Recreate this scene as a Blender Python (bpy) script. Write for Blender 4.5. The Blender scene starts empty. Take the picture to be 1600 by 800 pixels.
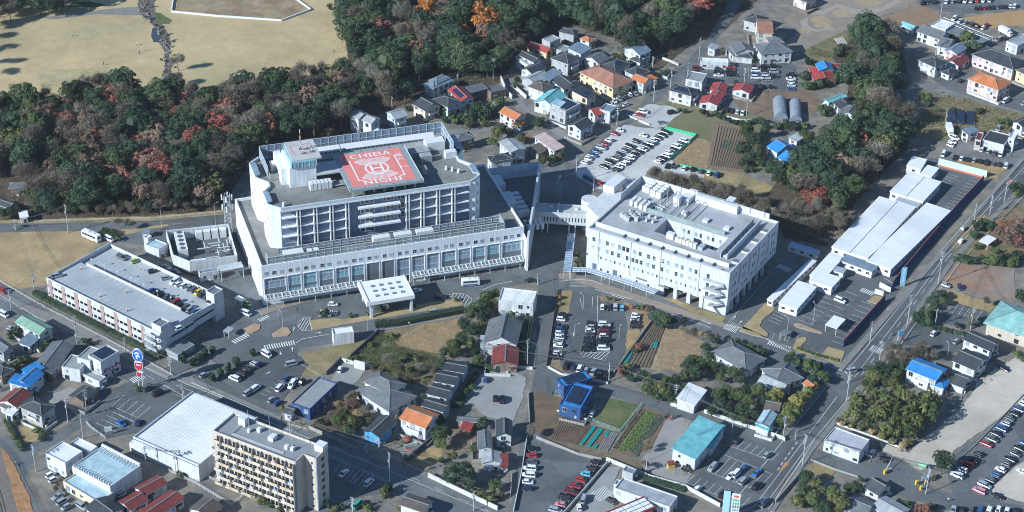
import bpy, bmesh, math, random
from mathutils import Vector, Matrix, noise
S = bpy.context.scene
COL = S.collection
RND = random.Random(11)
rad = math.radians

# ---------------------------------------------------------------- camera,sky,sun,exposure
CAM_H, FPX, PITCH, ROLL = 400.0, 3000.0, rad(32.0), rad(1.25)
FW = Vector((0, math.cos(PITCH), -math.sin(PITCH)))
_rt=Vector((1,0,0));_up=Vector((0,math.sin(PITCH),math.cos(PITCH)))
RT = _rt * math.cos(ROLL) + _up * math.sin(ROLL)
UP = _up * math.cos(ROLL) - _rt * math.sin(ROLL)
cam_d=bpy.data.cameras.new('camera');cam=bpy.data.objects.new('camera',cam_d);COL.objects.link(cam)
cam.matrix_world=Matrix(((RT.x,UP.x,-FW.x,0),(RT.y,UP.y,-FW.y,0),(RT.z,UP.z,-FW.z,CAM_H),(0,0,0,1)))
cam_d.sensor_width=36;cam_d.lens=36*FPX/1600;cam_d.clip_start=1;cam_d.clip_end=9000
S.camera = cam

SUN_EL,SUN_AZ_SHADOW=rad(29.5),rad(32.0)          # shadows run towards this heading (from +x towards +y)
sun_from=Vector((-math.cos(SUN_AZ_SHADOW)*math.cos(SUN_EL),-math.sin(SUN_AZ_SHADOW)*math.cos(SUN_EL),math.sin(SUN_EL)))
w = bpy.data.worlds.new('World'); S.world = w; w.use_nodes = True
nt = w.node_tree; bg = nt.nodes['Background']
sky=nt.nodes.new('ShaderNodeTexSky');sky.sky_type='NISHITA';sky.sun_disc=False
sky.sun_elevation=SUN_EL;sky.sun_rotation=math.atan2(sun_from.x,sun_from.y)
sky.altitude=100;sky.air_density=1.0;sky.dust_density=0.1;sky.ozone_density=5.0
nt.links.new(sky.outputs[0],bg.inputs[0]);bg.inputs[1].default_value=0.078
sd=bpy.data.lights.new('sun','SUN');so=bpy.data.objects.new('sun',sd);COL.objects.link(so)
sd.energy = 4.1; sd.angle = rad(0.5); sd.color = (1.0, 0.965, 0.92)
so.rotation_euler=sun_from.to_track_quat('Z','Y').to_euler();so.location=(0,600,300)
S.view_settings.view_transform='Standard';S.view_settings.look='None'
S.view_settings.exposure = 0.74; S.view_settings.gamma = 1.0
S.view_settings.use_white_balance=True;S.view_settings.white_balance_temperature=5850;S.view_settings.white_balance_tint=3
S.cycles.filter_width=1.0;S.cycles.max_bounces=4;S.cycles.diffuse_bounces=2;S.cycles.glossy_bounces=2
S.cycles.transmission_bounces=2;S.cycles.transparent_max_bounces=4

# ---------------------------------------------------------------- photo point -> place on the ground (or at height h)
def G(x, y, h=0.0):
    d = FW + RT * ((x - 800) / FPX) - UP * ((y - 400) / FPX)
    t = (h - CAM_H) / d.z
    return Vector((d.x * t, d.y * t, h))
def ray(x,y): return FW+RT*((x-800)/FPX)-UP*((y-400)/FPX)
class Tile:                                           # the photo studied in 4x tiles: tile coordinates -> photo coordinates
    def __init__(s,c,r,w=400,h=200,k=4): s.x,s.y,s.k=c*w,r*h,k
    def __call__(s, *p):
        return (s.x + p[0] / s.k, s.y + p[1] / s.k)
    def L(s, seq): return [s(*q) for q in seq]
class Frame:                                          # a building's own axes: x along a->b,y away to its left
    def __init__(s, a, b, h, flip=False):
        A,B=G(*a,h),G(*b,h);s.o=Vector((A.x,A.y,0));u=B-A;u.z=0
        s.len=u.length;s.u=u.normalized();s.v=Vector((-s.u.y,s.u.x,0));s.rz=math.atan2(s.u.y,s.u.x)
    def at(s, px, py, z):
        p = G(px, py, z) - s.o; return (p.dot(s.u), p.dot(s.v))
    def onx(s,px,py,x0):                           # where the sight line meets the plane x=x0 -> (y,z)
        d = ray(px, py); c = Vector((0, 0, CAM_H)) - s.o
        t = (x0 - c.dot(s.u)) / d.dot(s.u); p = c + d * t
        return (p.dot(s.v), p.z)
    def ony(s, px, py, y0):
        d = ray(px, py); c = Vector((0, 0, CAM_H)) - s.o
        t = (y0 - c.dot(s.v)) / d.dot(s.v); p = c + d * t
        return (p.dot(s.u), p.z)
    def mat(s): return Matrix.Translation(s.o) @ Matrix.Rotation(s.rz,4,'Z')

# ---------------------------------------------------------------- materials
MATS = {}
def M(name,col=(.5,.5,.5),rough=.7,var=.14,scale=.5,metal=0.0,kind='',sp=.4,spec=.4,col2=None,bump=0.0,crack=0):
    if name in MATS: return MATS[name]
    m=bpy.data.materials.new(name);m.use_nodes=True;n=m.node_tree.nodes;l=m.node_tree.links
    b=n['Principled BSDF'];b.inputs['Roughness'].default_value=rough;b.inputs['Metallic'].default_value=metal
    b.inputs['Specular IOR Level'].default_value = spec
    tc=n.new('ShaderNodeTexCoord');geo=n.new('ShaderNodeNewGeometry')
    src=geo.outputs['Position'] if kind=='ground' else tc.outputs['Object']
    c = tuple(col) + (1,)
    def noise_(sc, det=4, rg=.6):
        q=n.new('ShaderNodeTexNoise');q.inputs['Scale'].default_value=sc;q.inputs['Detail'].default_value=det
        q.inputs['Roughness'].default_value=rg;l.new(src,q.inputs['Vector']);return q
    def ramp(inp, a, bb, lo, hi):
        r=n.new('ShaderNodeMapRange');r.inputs[1].default_value=a;r.inputs[2].default_value=bb
        r.inputs[3].default_value=lo;r.inputs[4].default_value=hi;l.new(inp,r.inputs[0]);return r.outputs[0]
    def mul(A, Bv):
        x=n.new('ShaderNodeMix');x.data_type='RGBA';x.blend_type='MULTIPLY';x.inputs[0].default_value=1
        if isinstance(A, tuple): x.inputs[6].default_value = A
        else: l.new(A, x.inputs[6])
        cc = n.new('ShaderNodeCombineColor')
        for i in range(3): l.new(Bv, cc.inputs[i])
        l.new(cc.outputs[0], x.inputs[7]); return x.outputs[2]
    base = c
    if col2 is not None:
        q = noise_(scale * .35, 5, .65)
        x=n.new('ShaderNodeMix');x.data_type='RGBA';l.new(ramp(q.outputs[0],.42,.6,0,1),x.inputs[0])
        x.inputs[6].default_value=c;x.inputs[7].default_value=tuple(col2)+(1,);base=x.outputs[2]
    v1 = ramp(noise_(scale, 5).outputs[0], .3, .7, 1 - var, 1 + var)
    base = mul(base, v1)
    v2=ramp(noise_(scale*6,3,.7).outputs[0],.3,.7,1-var*.6,1+var*.6)
    base = mul(base, v2)
    if crack:                                          # patched,cracked,unevenly worn asphalt
        for sc,feat in ((.055,'F1'),(.11,'DISTANCE_TO_EDGE'),(.035,'F1')):
            vo=n.new('ShaderNodeTexVoronoi');vo.feature=feat;vo.inputs['Scale'].default_value=sc;vo.inputs['Randomness'].default_value=1
            wp=n.new('ShaderNodeMix');wp.data_type='VECTOR';wp.inputs[0].default_value=.0;l.new(src,wp.inputs[4]);l.new(wp.outputs[1],vo.inputs['Vector'])
            if feat == 'F1':
                sx=n.new('ShaderNodeSeparateColor');l.new(vo.outputs['Color'],sx.inputs[0]);base=mul(base,ramp(sx.outputs[0],0,1,.86,1.1))
            else: base=mul(base,ramp(vo.outputs['Distance'],0,.018,.72,1.0))
        wv=noise_(1.6,2,.5);base=mul(base,ramp(wv.outputs[0],.62,.74,1.0,.82))
    if kind == 'leaf':
        oi = n.new('ShaderNodeObjectInfo')
        base = mul(base, ramp(oi.outputs['Random'], 0, 1, .7, 1.3))
    if kind in ('seam','seamy','tile'):             # standing seams/tile courses in the roof's own axes
        wv=n.new('ShaderNodeTexWave');wv.wave_type='BANDS';wv.bands_direction='Y' if kind=='seamy' else 'X'
        wv.inputs['Scale'].default_value=sp;l.new(tc.outputs['Object'],wv.inputs['Vector'])
        base = mul(base, ramp(wv.outputs['Fac'], .0, .25, .72, 1.0))
        if kind == 'tile':
            w2=n.new('ShaderNodeTexWave');w2.bands_direction='Y';w2.inputs['Scale'].default_value=sp*.9
            l.new(tc.outputs['Object'],w2.inputs['Vector']);base=mul(base,ramp(w2.outputs['Fac'],0,.3,.75,1.0))
        bp=n.new('ShaderNodeBump');bp.inputs['Strength'].default_value=.5;bp.inputs['Distance'].default_value=.08
        l.new(wv.outputs['Fac'],bp.inputs['Height']);l.new(bp.outputs[0],b.inputs['Normal'])
    if kind=='stain':                               # streaks of dirt running down a rendered wall
        mp=n.new('ShaderNodeMapping');mp.inputs['Scale'].default_value=(1.6,1.6,.12);l.new(tc.outputs['Object'],mp.inputs[0])
        q=n.new('ShaderNodeTexNoise');q.inputs['Scale'].default_value=1.0;q.inputs['Detail'].default_value=5
        l.new(mp.outputs[0],q.inputs['Vector']);base=mul(base,ramp(q.outputs[0],.35,.65,.8,1.05))
    if bump:
        q=noise_(scale*5,4,.7);bp=n.new('ShaderNodeBump');bp.inputs['Strength'].default_value=1
        bp.inputs['Distance'].default_value=bump;l.new(q.outputs[0],bp.inputs['Height']);l.new(bp.outputs[0],b.inputs['Normal'])
    l.new(base, b.inputs['Base Color'])
    MATS[name] = m; return m
WHITE=M('white_render',(.56,.575,.595),.75,.06,.15,kind='stain')
WHITEH=M('white_tile_cladding',(.73,.745,.775),.7,.06,.15,kind='stain')  # hospital white raised in colour to stand in for fill light on its walls
WHITE2 = M('white_panel', (.62, .63, .64), .6, .06, .3)
WROOF=M('white_roof_sheet',(.79,.80,.80),.55,.06,.12,kind='seam',sp=.55,col2=(.68,.69,.69))
ROOFC=M('grey_roof_concrete',(.17,.17,.16),.9,.22,.12,col2=(.22,.215,.20))
ROOFL=M('light_roof_membrane',(.37,.375,.40),.85,.12,.15,col2=(.30,.305,.32))
GLASS = M('dark_window_glass', (.022, .03, .04), .08, .3, .3, spec=.9)
GLASST=M('teal_window_glass',(.20,.37,.43),.08,.35,.25,spec=.9)
GLASSB=M('blue_grey_window_glass',(.24,.31,.39),.1,.3,.25,spec=.9)
GLASSC=M('curtained_window_glass',(.42,.42,.41),.2,.2,.6,spec=.7)
ALU = M('aluminium_frame', (.52, .54, .56), .45, .08, .5)
ALUD = M('dark_bronze_frame', (.10, .10, .11), .5, .1, .5)
STEEL = M('galvanised_steel', (.42, .44, .46), .5, .12, .6)
GREYP = M('dark_grey_panel', (.15, .165, .19), .6, .08, .3)
CONC = M('grey_concrete', (.33, .33, .32), .85, .12, .4)
ASPH=M('asphalt',(.122,.13,.136),.9,.16,.12,kind='ground',col2=(.135,.142,.148),crack=1)
ASPHN=M('fresh_asphalt',(.104,.112,.119),.9,.14,.12,kind='ground',col2=(.112,.12,.128),crack=1)
ASPHL=M('pale_worn_asphalt',(.18,.18,.178),.9,.16,.1,kind='ground',col2=(.215,.21,.20),crack=1)
PAVE = M('pavement', (.20, .195, .185), .9, .12, .3, kind='ground')
PAVEB=M('tan_brick_pavement',(.26,.215,.18),.9,.12,.4,kind='ground')
LINE=M('white_road_paint',(.62,.63,.63),.7,.2,.6,kind='ground')
LINEO=M('orange_road_paint',(.50,.26,.12),.7,.2,.6,kind='ground')
LAWN=M('winter_lawn',(.47,.36,.195),.95,.16,.03,kind='ground',col2=(.385,.31,.17))
DRYG=M('dry_grass',(.32,.235,.115),.95,.28,.12,kind='ground',col2=(.24,.20,.10),bump=.2)
SOIL=M('bare_soil',(.20,.14,.095),.95,.2,.2,kind='ground',col2=(.16,.115,.08))
WEED=M('weedy_ground',(.13,.125,.06),.95,.3,.25,kind='ground',col2=(.20,.155,.085),bump=.2)
GREENG=M('green_grass',(.075,.11,.035),.95,.25,.3,kind='ground',col2=(.13,.135,.06))
GRAVEL=M('pale_gravel',(.50,.49,.48),.95,.10,.1,kind='ground',col2=(.43,.42,.41))
SANDY=M('sandy_gravel',(.50,.45,.38),.95,.12,.1,kind='ground',col2=(.42,.375,.315))
BASE=M('town_ground',(.21,.185,.15),.95,.3,.25,kind='ground',col2=(.15,.145,.135))
FLOORF=M('forest_floor',(.06,.046,.03),.95,.3,.2,kind='ground',col2=(.10,.07,.045))

# ---------------------------------------------------------------- mesh builder and scene helpers
class MB:
    def __init__(s): s.v, s.f, s.m = [], [], []
    def face(s, pts, mi=0):
        i=len(s.v);s.v+=[tuple(p) for p in pts];s.f.append(tuple(range(i,i+len(pts))));s.m.append(mi);return s
    def box(s, x0, x1, y0, y1, z0, z1, mi=0):
        if x0 > x1: x0, x1 = x1, x0
        if y0 > y1: y0, y1 = y1, y0
        i = len(s.v)
        s.v+=[(x0,y0,z0),(x1,y0,z0),(x1,y1,z0),(x0,y1,z0),(x0,y0,z1),(x1,y0,z1),(x1,y1,z1),(x0,y1,z1)]
        for q in ((3,2,1,0),(4,5,6,7),(0,1,5,4),(1,2,6,5),(2,3,7,6),(3,0,4,7)):
            s.f.append(tuple(i + k for k in q)); s.m.append(mi)
        return s
    def prism(s, poly, z0, z1, mi=0, mtop=None):
        a=sum(poly[k-1][0]*p[1]-p[0]*poly[k-1][1] for k,p in enumerate(poly))
        if a < 0: poly = poly[::-1]
        n = len(poly); i = len(s.v)
        zt = z1 if isinstance(z1, (list, tuple)) else [z1] * n
        s.v+=[(p[0],p[1],z0) for p in poly]+[(p[0],p[1],zt[k]) for k,p in enumerate(poly)]
        s.f.append(tuple(i+n+k for k in range(n)));s.m.append(mi if mtop is None else mtop)
        s.f.append(tuple(i+n-1-k for k in range(n)));s.m.append(mi)
        for k in range(n):
            k2=(k+1) % n;s.f.append((i+k,i+k2,i+n+k2,i+n+k));s.m.append(mi)
        return s
    def solid(s,verts,faces,t,mi=0):              # a sheet given its thickness downwards
        i = len(s.v); n = len(verts)
        s.v+=[tuple(p) for p in verts]+[(p[0],p[1],p[2]-t) for p in verts]
        ed = {}
        for f in faces:
            s.f.append(tuple(i + k for k in f)); s.m.append(mi)
            s.f.append(tuple(i+n+k for k in reversed(f)));s.m.append(mi)
            for a, b in zip(f, f[1:] + f[:1]): ed[(a, b)] = 1
        for (a, b) in ed:
            if (b,a) not in ed: s.f.append((i+b,i+a,i+n+a,i+n+b));s.m.append(mi)
        return s
    def tube(s, p, q, r0, r1=None, n=6, mi=0):
        r1=r0 if r1 is None else r1;p,q=Vector(p),Vector(q);d=(q-p)
        if d.length < 1e-6: return s
        d.normalize();a=d.orthogonal().normalized();b=d.cross(a);i=len(s.v)
        for c, r in ((p, r0), (q, r1)):
            for k in range(n):
                t=2*math.pi*k/n;s.v.append(tuple(c+a*(r*math.cos(t))+b*(r*math.sin(t))))
        for k in range(n):
            k2=(k+1) % n;s.f.append((i+k,i+k2,i+n+k2,i+n+k));s.m.append(mi)
        s.f.append(tuple(i+n-1-k for k in range(n)));s.m.append(mi);s.f.append(tuple(i+n+k for k in range(n)));s.m.append(mi)
        return s
    def mesh(s, name, mats, smooth=False):
        me = bpy.data.meshes.new(name); me.from_pydata(s.v, [], s.f)
        for m in (mats if isinstance(mats,(list,tuple)) else [mats]): me.materials.append(m)
        me.polygons.foreach_set('material_index', s.m)
        if smooth: me.polygons.foreach_set('use_smooth',[True]*len(s.f))
        me.update(); return me
    def obj(s,name,mats,parent=None,kind=None,smooth=False,mat=None):
        return link(name,s.mesh(name,mats,smooth),parent,kind,mat)
def link(name, me, parent=None, kind=None, mat=None):
    o = bpy.data.objects.new(name, me); COL.objects.link(o)
    if parent is not None: o.parent = parent
    if mat is not None: o.matrix_local = mat
    if kind: o['kind'] = kind
    return o
LABELS = {}
def tag(o, label, cat, group=None):
    o['label'] = label; o['category'] = cat
    if group: o['group'] = group
    n = len(label.split())
    if not 4 <= n <= 16: print('LABEL LENGTH', n, label)
    if label in LABELS and not group: print('LABEL TWICE', label)
    LABELS[label] = 1; return o
def thing(name, label, cat, loc=(0, 0, 0), rz=0.0, group=None):
    o=bpy.data.objects.new(name,None);COL.objects.link(o);o.location=loc;o.rotation_euler=(0,0,rz)
    o['kind'] = 'thing'; return tag(o, label, cat, group)
def repaint(o,*mats):                                # the copy's own colour over shared mesh data
    for k, m in enumerate(mats):
        if m is None: continue
        o.material_slots[k].link='OBJECT';o.material_slots[k].material=m
ORD=['first','second','third','fourth','fifth','sixth','seventh','eighth','ninth','tenth','eleventh','twelfth',
       'thirteenth','fourteenth','fifteenth','sixteenth','seventeenth','eighteenth','nineteenth']
TENS={20: 'twent',30: 'thirt',40: 'fort',50: 'fift',60: 'sixt',70: 'sevent',80: 'eight',90: 'ninet'}
def ordn(i):                                          # 0 -> first
    n = i + 1
    if n < 20: return ORD[i]
    t, r = n // 10 * 10, n % 10
    return TENS[t] + 'ieth' if r == 0 else TENS[t] + 'y-' + ORD[r - 1]
NATURAL=set('winter_lawn greener_lawn bed_soil dry_grass bare_soil weedy_ground green_grass bank_green sandy_gravel forest_floor stream_bed_soil dry_field dirt_lot straw_patch worn_track tilled_brown ochre_field field_green tall_straw corn_stubble dark_tilth ochre_straw yellow_green_grass plough_soil garden_soil brown_verge russet_weeds russet_bank bare_lot dirt_yard pale_gravel grey_gravel path_gravel'.split())
ZLEV = [0.0]
def flat(name,pts,mat,z=None,h=0.0):              # a ground sheet a few millimetres above the one laid before it
    if z is None: ZLEV[0] += .0017; z = ZLEV[0]
    o = Vector(G(*pts[0])); mb = MB()
    P = [G(*p, h) for p in pts]
    if mat.name in NATURAL:                            # ragged edges where grass and soil meet
        Q = []
        for a, b in zip(P, P[1:] + P[:1]):
            n = max(1, int((b - a).length / 2.2))
            for i in range(n): q=a.lerp(b,i/n);v=noise.noise_vector(q*.35)*(.9 if 0<i else .3);Q.append(Vector((q.x+v.x,q.y+v.y,q.z)))
        P = Q
    a=sum(P[k-1].x*p.y-p.x*P[k-1].y for k,p in enumerate(P))
    if a < 0: P = P[::-1]
    mb.face([(p.x - o.x, p.y - o.y, 0) for p in P])
    ob=mb.obj(name,mat,kind='structure');ob.location=(o.x,o.y,z+h);return ob
def slab(name,pts,mat,side=None,t=.28):           # a raised kerbed area
    o = G(*pts[0]); P = [G(*p) - o for p in pts]; mb = MB()
    mb.prism([(p.x, p.y) for p in P], -.05, t, 1, 0)
    ob=mb.obj(name,[mat,side or CONC],kind='structure');ob.location=(o.x,o.y,0);return ob
def ribbon_pts(pts, wd):
    out_l, out_r = [], []
    for k, p in enumerate(pts):
        d=(pts[min(k+1,len(pts)-1)]-pts[max(k-1,0)]);d.z=0;d.normalize();nrm=Vector((-d.y,d.x,0))
        out_l.append(p + nrm * wd / 2); out_r.append(p - nrm * wd / 2)
    return out_l, out_r
def ribbon(mb,px,wd,z,mi=0,dash=None):           # a painted line or strip along photo points
    pts = [G(*p) for p in px]
    if dash:
        on, off = dash
        for a, b in zip(pts, pts[1:]):
            L = (b - a).length; d = (b - a).normalized(); t = 0
            while t < L:
                l,r=ribbon_pts([a+d*t,a+d*min(t+on,L)],wd)
                mb.face([(q.x,q.y,z) for q in (r[0],r[1],l[1],l[0])],mi);t+=on+off
        return
    l, r = ribbon_pts(pts, wd)
    for k in range(len(pts) - 1):
        mb.face([(q.x,q.y,z) for q in (r[k],r[k+1],l[k+1],l[k])],mi)
T00,T10,T20,T30=(Tile(c,0) for c in range(4));T01,T11,T21,T31=(Tile(c,1) for c in range(4))
T02,T12,T22,T32=(Tile(c,2) for c in range(4));T03,T13,T23,T33=(Tile(c,3) for c in range(4))

# windows: shared meshes, every window an object (frame) with its pane
def _wm(nx, nz, fr=.05, bar=.03):
    f=MB();f.box(-.5,.5,-.07,.0,-.5,-.5+fr);f.box(-.5,.5,-.07,0,.5-fr,.5)
    f.box(-.5,-.5+fr,-.07,0,-.5+fr,.5-fr);f.box(.5-fr,.5,-.07,0,-.5+fr,.5-fr)
    for i in range(1,nx): x=-.5+i/nx;f.box(x-bar/2,x+bar/2,-.06,0,-.5+fr,.5-fr)
    for i in range(1,nz): z=-.5+i/nz;f.box(-.5+fr,.5-fr,-.055,0,z-bar/2,z+bar/2)
    p=MB();p.face([(-.48,-.03,-.48),(.48,-.03,-.48),(.48,-.03,.48),(-.48,-.03,.48)])
    return f.mesh('window_frame', ALU), p.mesh('pane', GLASS)
WM = {}
FACE_RZ={'y0': 0.0,'x0': -math.pi/2,'x1': math.pi/2,'y1': math.pi}
def window(parent,face,pos,w,h,nx=2,nz=1,base=None,glass=None,frame=None,name='window',rz=None):
    k = (nx, nz)
    if k not in WM: WM[k] = _wm(nx, nz)
    f=bpy.data.objects.new(name,WM[k][0]);COL.objects.link(f);f.parent=parent
    m=Matrix.Translation(pos) @ Matrix.Rotation(FACE_RZ[face] if rz is None else rz,4,'Z') @ Matrix.Diagonal((w,1,h,1))
    f.matrix_local = m if base is None else base @ m
    p=bpy.data.objects.new('pane',WM[k][1]);COL.objects.link(p);p.parent=f
    if glass: repaint(p, glass)
    if frame: repaint(f, frame)
    return f

# ---------------------------------------------------------------- the ground
mb=MB();mb.face([(-5000,-300,0),(5000,-300,0),(5000,9000,0),(-5000,9000,0)])
g = mb.obj('ground', BASE, kind='structure')
MARK=MB()                                            # all painted road markings,one sheet
ZM = .165
NL = [0]
def line(px, wd=.15, dash=None):
    NL[0]+=1;ribbon(MARK,px,wd,ZM+.0006*(NL[0] % 9),0,dash)
# woods floor and park
flat('forest_floor',[(-80,175),(60,150),(250,138),(330,150),(480,120),(545,105),(530,60),(560,-60),(1250,-60),(1130,50),(1080,70),(1030,110),(960,60),(900,40),(800,100),(770,150),(700,130),(640,160),(560,190),(690,205),(400,235),(352,318),(350,338),(230,346),(-80,352)],FLOORF)
flat('lawn',[(-80,160),(0,155),(60,160),(140,142),(250,142),(330,150),(420,132),(480,118),(545,105),(540,60),(590,10),(600,-60),(-80,-60)],LAWN)
flat('mown_patch',[(57,112),(184,104),(187,123),(150,135),(65,140)],M('greener_lawn',(.33,.29,.155),.95,.25,.12,kind='ground',col2=(.44,.34,.19)))
flat('garden_bed',[(280,-10),(272,18),(440,32),(484,14),(462,-10)],M('bed_soil',(.22,.155,.10),.95,.25,.15,kind='ground',col2=(.30,.235,.14)))
flat('park_path',[(60,28),(110,22),(170,14),(215,10),(245,14),(240,24),(205,24),(150,22),(90,30)],M('path_gravel',(.20,.195,.18),.9,.15,.3,kind='ground'))
flat('stream_bed',[(226,-20),(214,6),(222,24),(240,40),(244,62),(256,78),(258,100),(252,122),(246,142),(262,142),(268,112),(264,84),(268,66),(258,44),(246,30),(240,10),(252,-20)],M('stream_bed_soil',(.12,.10,.085),.95,.3,.6,kind='ground'))
flat('pond_water',[(238,44),(246,44),(253,55),(252,66),(240,66),(236,56)],M('pond_water',(.05,.065,.065),.15,.15,.3,kind='ground',spec=.6))
flat('grass_bank',T00.L([(960,80),(1000,82),(1075,125),(1060,150),(1000,150)]),GREENG)
flat('grass_bank',T00.L([(440,15),(560,8),(665,30),(600,48),(430,42)]),M('bank_green',(.05,.075,.028),.95,.3,.4,kind='ground'))
# road behind the hospital, left side
flat('dry_verge',[(-60,345),(230,338),(350,328),(352,345),(230,353),(-60,358)],DRYG)
flat('dry_field',[(-60,366),(100,361),(170,362),(262,350),(262,358),(160,380),(96,430),(75,445),(0,456),(-60,470)],M('dry_field',(.37,.275,.145),.95,.2,.1,kind='ground',col2=(.29,.215,.115)))
flat('road',[(-60,349),(60,349),(150,347),(230,345),(352,335),(354,341),(265,350),(160,360),(100,361),(-60,364)],ASPH)
# hospital grounds, forecourt road and the crossing roads
flat('asphalt_yard',[(255,578),(370,478),(240,385),(160,375),(235,358),(352,338),(400,420),(415,470),(560,430),(822,395),(840,255),(900,262),(905,300),(880,420),(920,415),(1140,490),(1230,400),(1260,410),(1175,500),(1335,565),(1330,590),(1290,600),(1200,572),(1100,535),(1000,500),(880,455),(870,595),(850,700),(835,800),(800,850),(790,850),(812,700),(836,580),(838,500),(842,440),(770,452),(720,478),(640,505),(560,530),(470,545),(435,600),(440,655),(300,610)],ASPH)
flat('road',[(-60,405),(0,440),(75,487),(270,590),(300,600),(440,660),(675,750),(785,797),(900,850),(760,850),(700,812),(607,765),(515,714),(385,660),(300,622),(235,610),(150,572),(100,545),(0,487),(-60,455)],ASPH)
flat('road',[(262,590),(200,622),(180,640),(135,662),(95,690),(60,706),(40,745),(60,800),(90,850),(30,850),(0,755),(-30,690),(-10,680),(30,690),(75,690),(125,650),(150,620),(215,590),(235,575)],ASPH)
flat('road',[(1660,180),(1600,246),(1465,400),(1312,578),(1290,600),(1225,683),(1150,775),(1110,850),(1165,850),(1200,800),(1267,700),(1343,602),(1357,590),(1490,402),(1600,285),(1660,225)],ASPHN)
flat('road',[(842,572),(870,585),(930,592),(1000,612),(1080,640),(1150,660),(1240,688),(1222,706),(1140,684),(1070,658),(990,630),(925,610),(862,600),(838,590)],ASPH)
flat('road',[(1268,700),(1330,720),(1420,752),(1500,775),(1600,790),(1660,800),(1660,850),(1560,810),(1470,795),(1400,770),(1320,742),(1255,718)],ASPH)
flat('road',[(893,262),(925,232),(985,180),(1012,150),(1040,130),(1062,108),(1100,66),(1130,20),(1160,-40),(1185,-40),(1150,20),(1112,74),(1070,122),(1010,168),(985,192),(960,215),(930,245),(905,270)],ASPH)
flat('road',[(690,205),(760,195),(800,205),(840,232),(860,245),(905,240),(905,252),(850,258),(820,240),(790,215),(760,205),(690,215)],ASPHL)
flat('lane',[(790,125),(800,160),(850,195),(880,222),(905,240),(915,230),(880,205),(830,175),(808,150),(800,125)],ASPHL)
flat('lane',T20.L([(1160,590),(1190,560),(1350,555),(1480,640),(1600,660),(1600,690),(1300,680),(1150,650),(985,640),(1000,610)]),ASPHL)
flat('road',[(1400,140),(1450,130),(1500,140),(1660,185),(1660,205),(1480,155),(1440,145),(1410,150)],ASPHL)
flat('asphalt_yard',[(1440,112),(1470,100),(1520,105),(1560,145),(1660,150),(1660,190),(1560,165),(1480,140)],ASPH)
flat('dirt_lot',T30.L([(95,120),(200,60),(360,0),(420,-50),(1000,-50),(900,25),(600,140),(240,305),(150,330),(110,260),(200,200)]),M('dirt_lot',(.27,.215,.17),.95,.15,.06,kind='ground',col2=(.22,.185,.155)))
for q in ([(390,75),(480,48),(560,70),(540,105),(430,110)],[(255,115),(330,95),(410,140),(370,175),(290,165)],[(200,190),(240,165),(280,190),(250,215)],[(560,10),(640,-10),(720,20),(640,48)]):
    flat('dry_grass_patch',T30.L(q),M('straw_patch',(.32,.25,.155),.95,.2,.3,kind='ground'))
for q in ([(260,70),(330,70),(430,25),(560,60),(700,50),(800,0),(840,10),(700,75),(560,90),(430,50),(350,90),(260,90)],[(200,130),(250,110),(250,160),(300,185),(400,170),(420,185),(300,200),(220,175)]):
    flat('worn_track',T30.L(q),M('worn_track',(.31,.27,.23),.95,.1,.3,kind='ground'))
flat('brown_field',[(1334,50),(1420,12),(1450,6),(1475,30),(1440,42),(1400,48),(1360,52),(1340,56)],M('tilled_brown',(.26,.165,.10),.95,.12,.3,kind='ground',col2=(.22,.16,.105)))
flat('brown_field',[(1500,28),(1600,15),(1660,15),(1660,55),(1590,40),(1540,45)],M('ochre_field',(.36,.225,.11),.95,.1,.2,kind='ground'))
flat('asphalt_lot',[(1432,0),(1450,-30),(1660,-30),(1660,10),(1590,16),(1500,22),(1440,10)],ASPH)
flat('allotment',[(1255,80),(1320,48),(1360,55),(1330,75),(1300,95),(1270,98)],WEED)
# east car parks and fields
flat('asphalt_lot',T20.L([(1080,420),(1180,402),(1490,398),(1720,375),(1780,420),(1775,570),(1600,560),(1500,530),(1090,500)]),ASPHN)
flat('grass_field',T20.L([(740,670),(985,640),(1300,690),(1600,740),(1620,800),(1560,1080),(1260,1060),(1160,1000),(1150,850),(960,800)]),M('field_green',(.17,.145,.085),.95,.2,.05,kind='ground',col2=(.15,.165,.075)))
flat('bare_field',T20.L([(1370,610),(1500,570),(1860,560),(1960,640),(1900,700),(1600,740),(1440,700)]),SOIL)
flat('tilled_field',[(1115,188),(1150,195),(1190,205),(1160,270),(1105,262),(1112,220)],M('tilled_soil',(.19,.14,.095),.95,.15,.3,kind='ground'))
flat('dry_grass_patch',[(1052,248),(1085,215),(1112,222),(1105,262),(1090,265),(1058,258)],M('tall_straw',(.33,.24,.13),.95,.3,.5,kind='ground',bump=.3))
flat('gravel_lot',T20.L([(730,720),(860,650),(990,665),(1060,700),(960,790),(900,800),(800,770)]),GRAVEL)
flat('gravel_lot',T21.L([(395,255),(430,225),(620,40),(700,-20),(850,0),(955,5),(1150,55),(1000,205),(1050,245),(1290,300),(1240,360),(860,260),(800,340),(660,300),(560,390),(460,340),(400,290)]),GRAVEL)
flat('dry_meadow',[(1090,262),(1160,272),(1230,300),(1240,330),(1180,320),(1110,290)],DRYG)
flat('forest_floor',[(1210,330),(1180,320),(1240,260),(1300,200),(1330,130),(1300,90),(1330,60),(1410,70),(1420,130),(1400,180),(1420,230),(1350,300),(1320,340),(1290,385),(1225,372)],FLOORF)
flat('weedy_plot',[(1425,170),(1480,150),(1600,178),(1660,200),(1600,215),(1500,225),(1440,215)],WEED)
flat('weedy_plot',[(1400,140),(1432,138),(1445,172),(1425,185),(1405,180)],ASPHL)
flat('gravel_lot',T31.L([(1060,180),(1150,60),(1300,80),(1600,110),(1600,200),(1500,250),(1270,195),(1180,190)]),ASPHL)
flat('dry_grass_patch',T31.L([(1160,190),(1300,200),(1490,250),(1430,320),(1370,310),(1200,240)]),DRYG)
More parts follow.
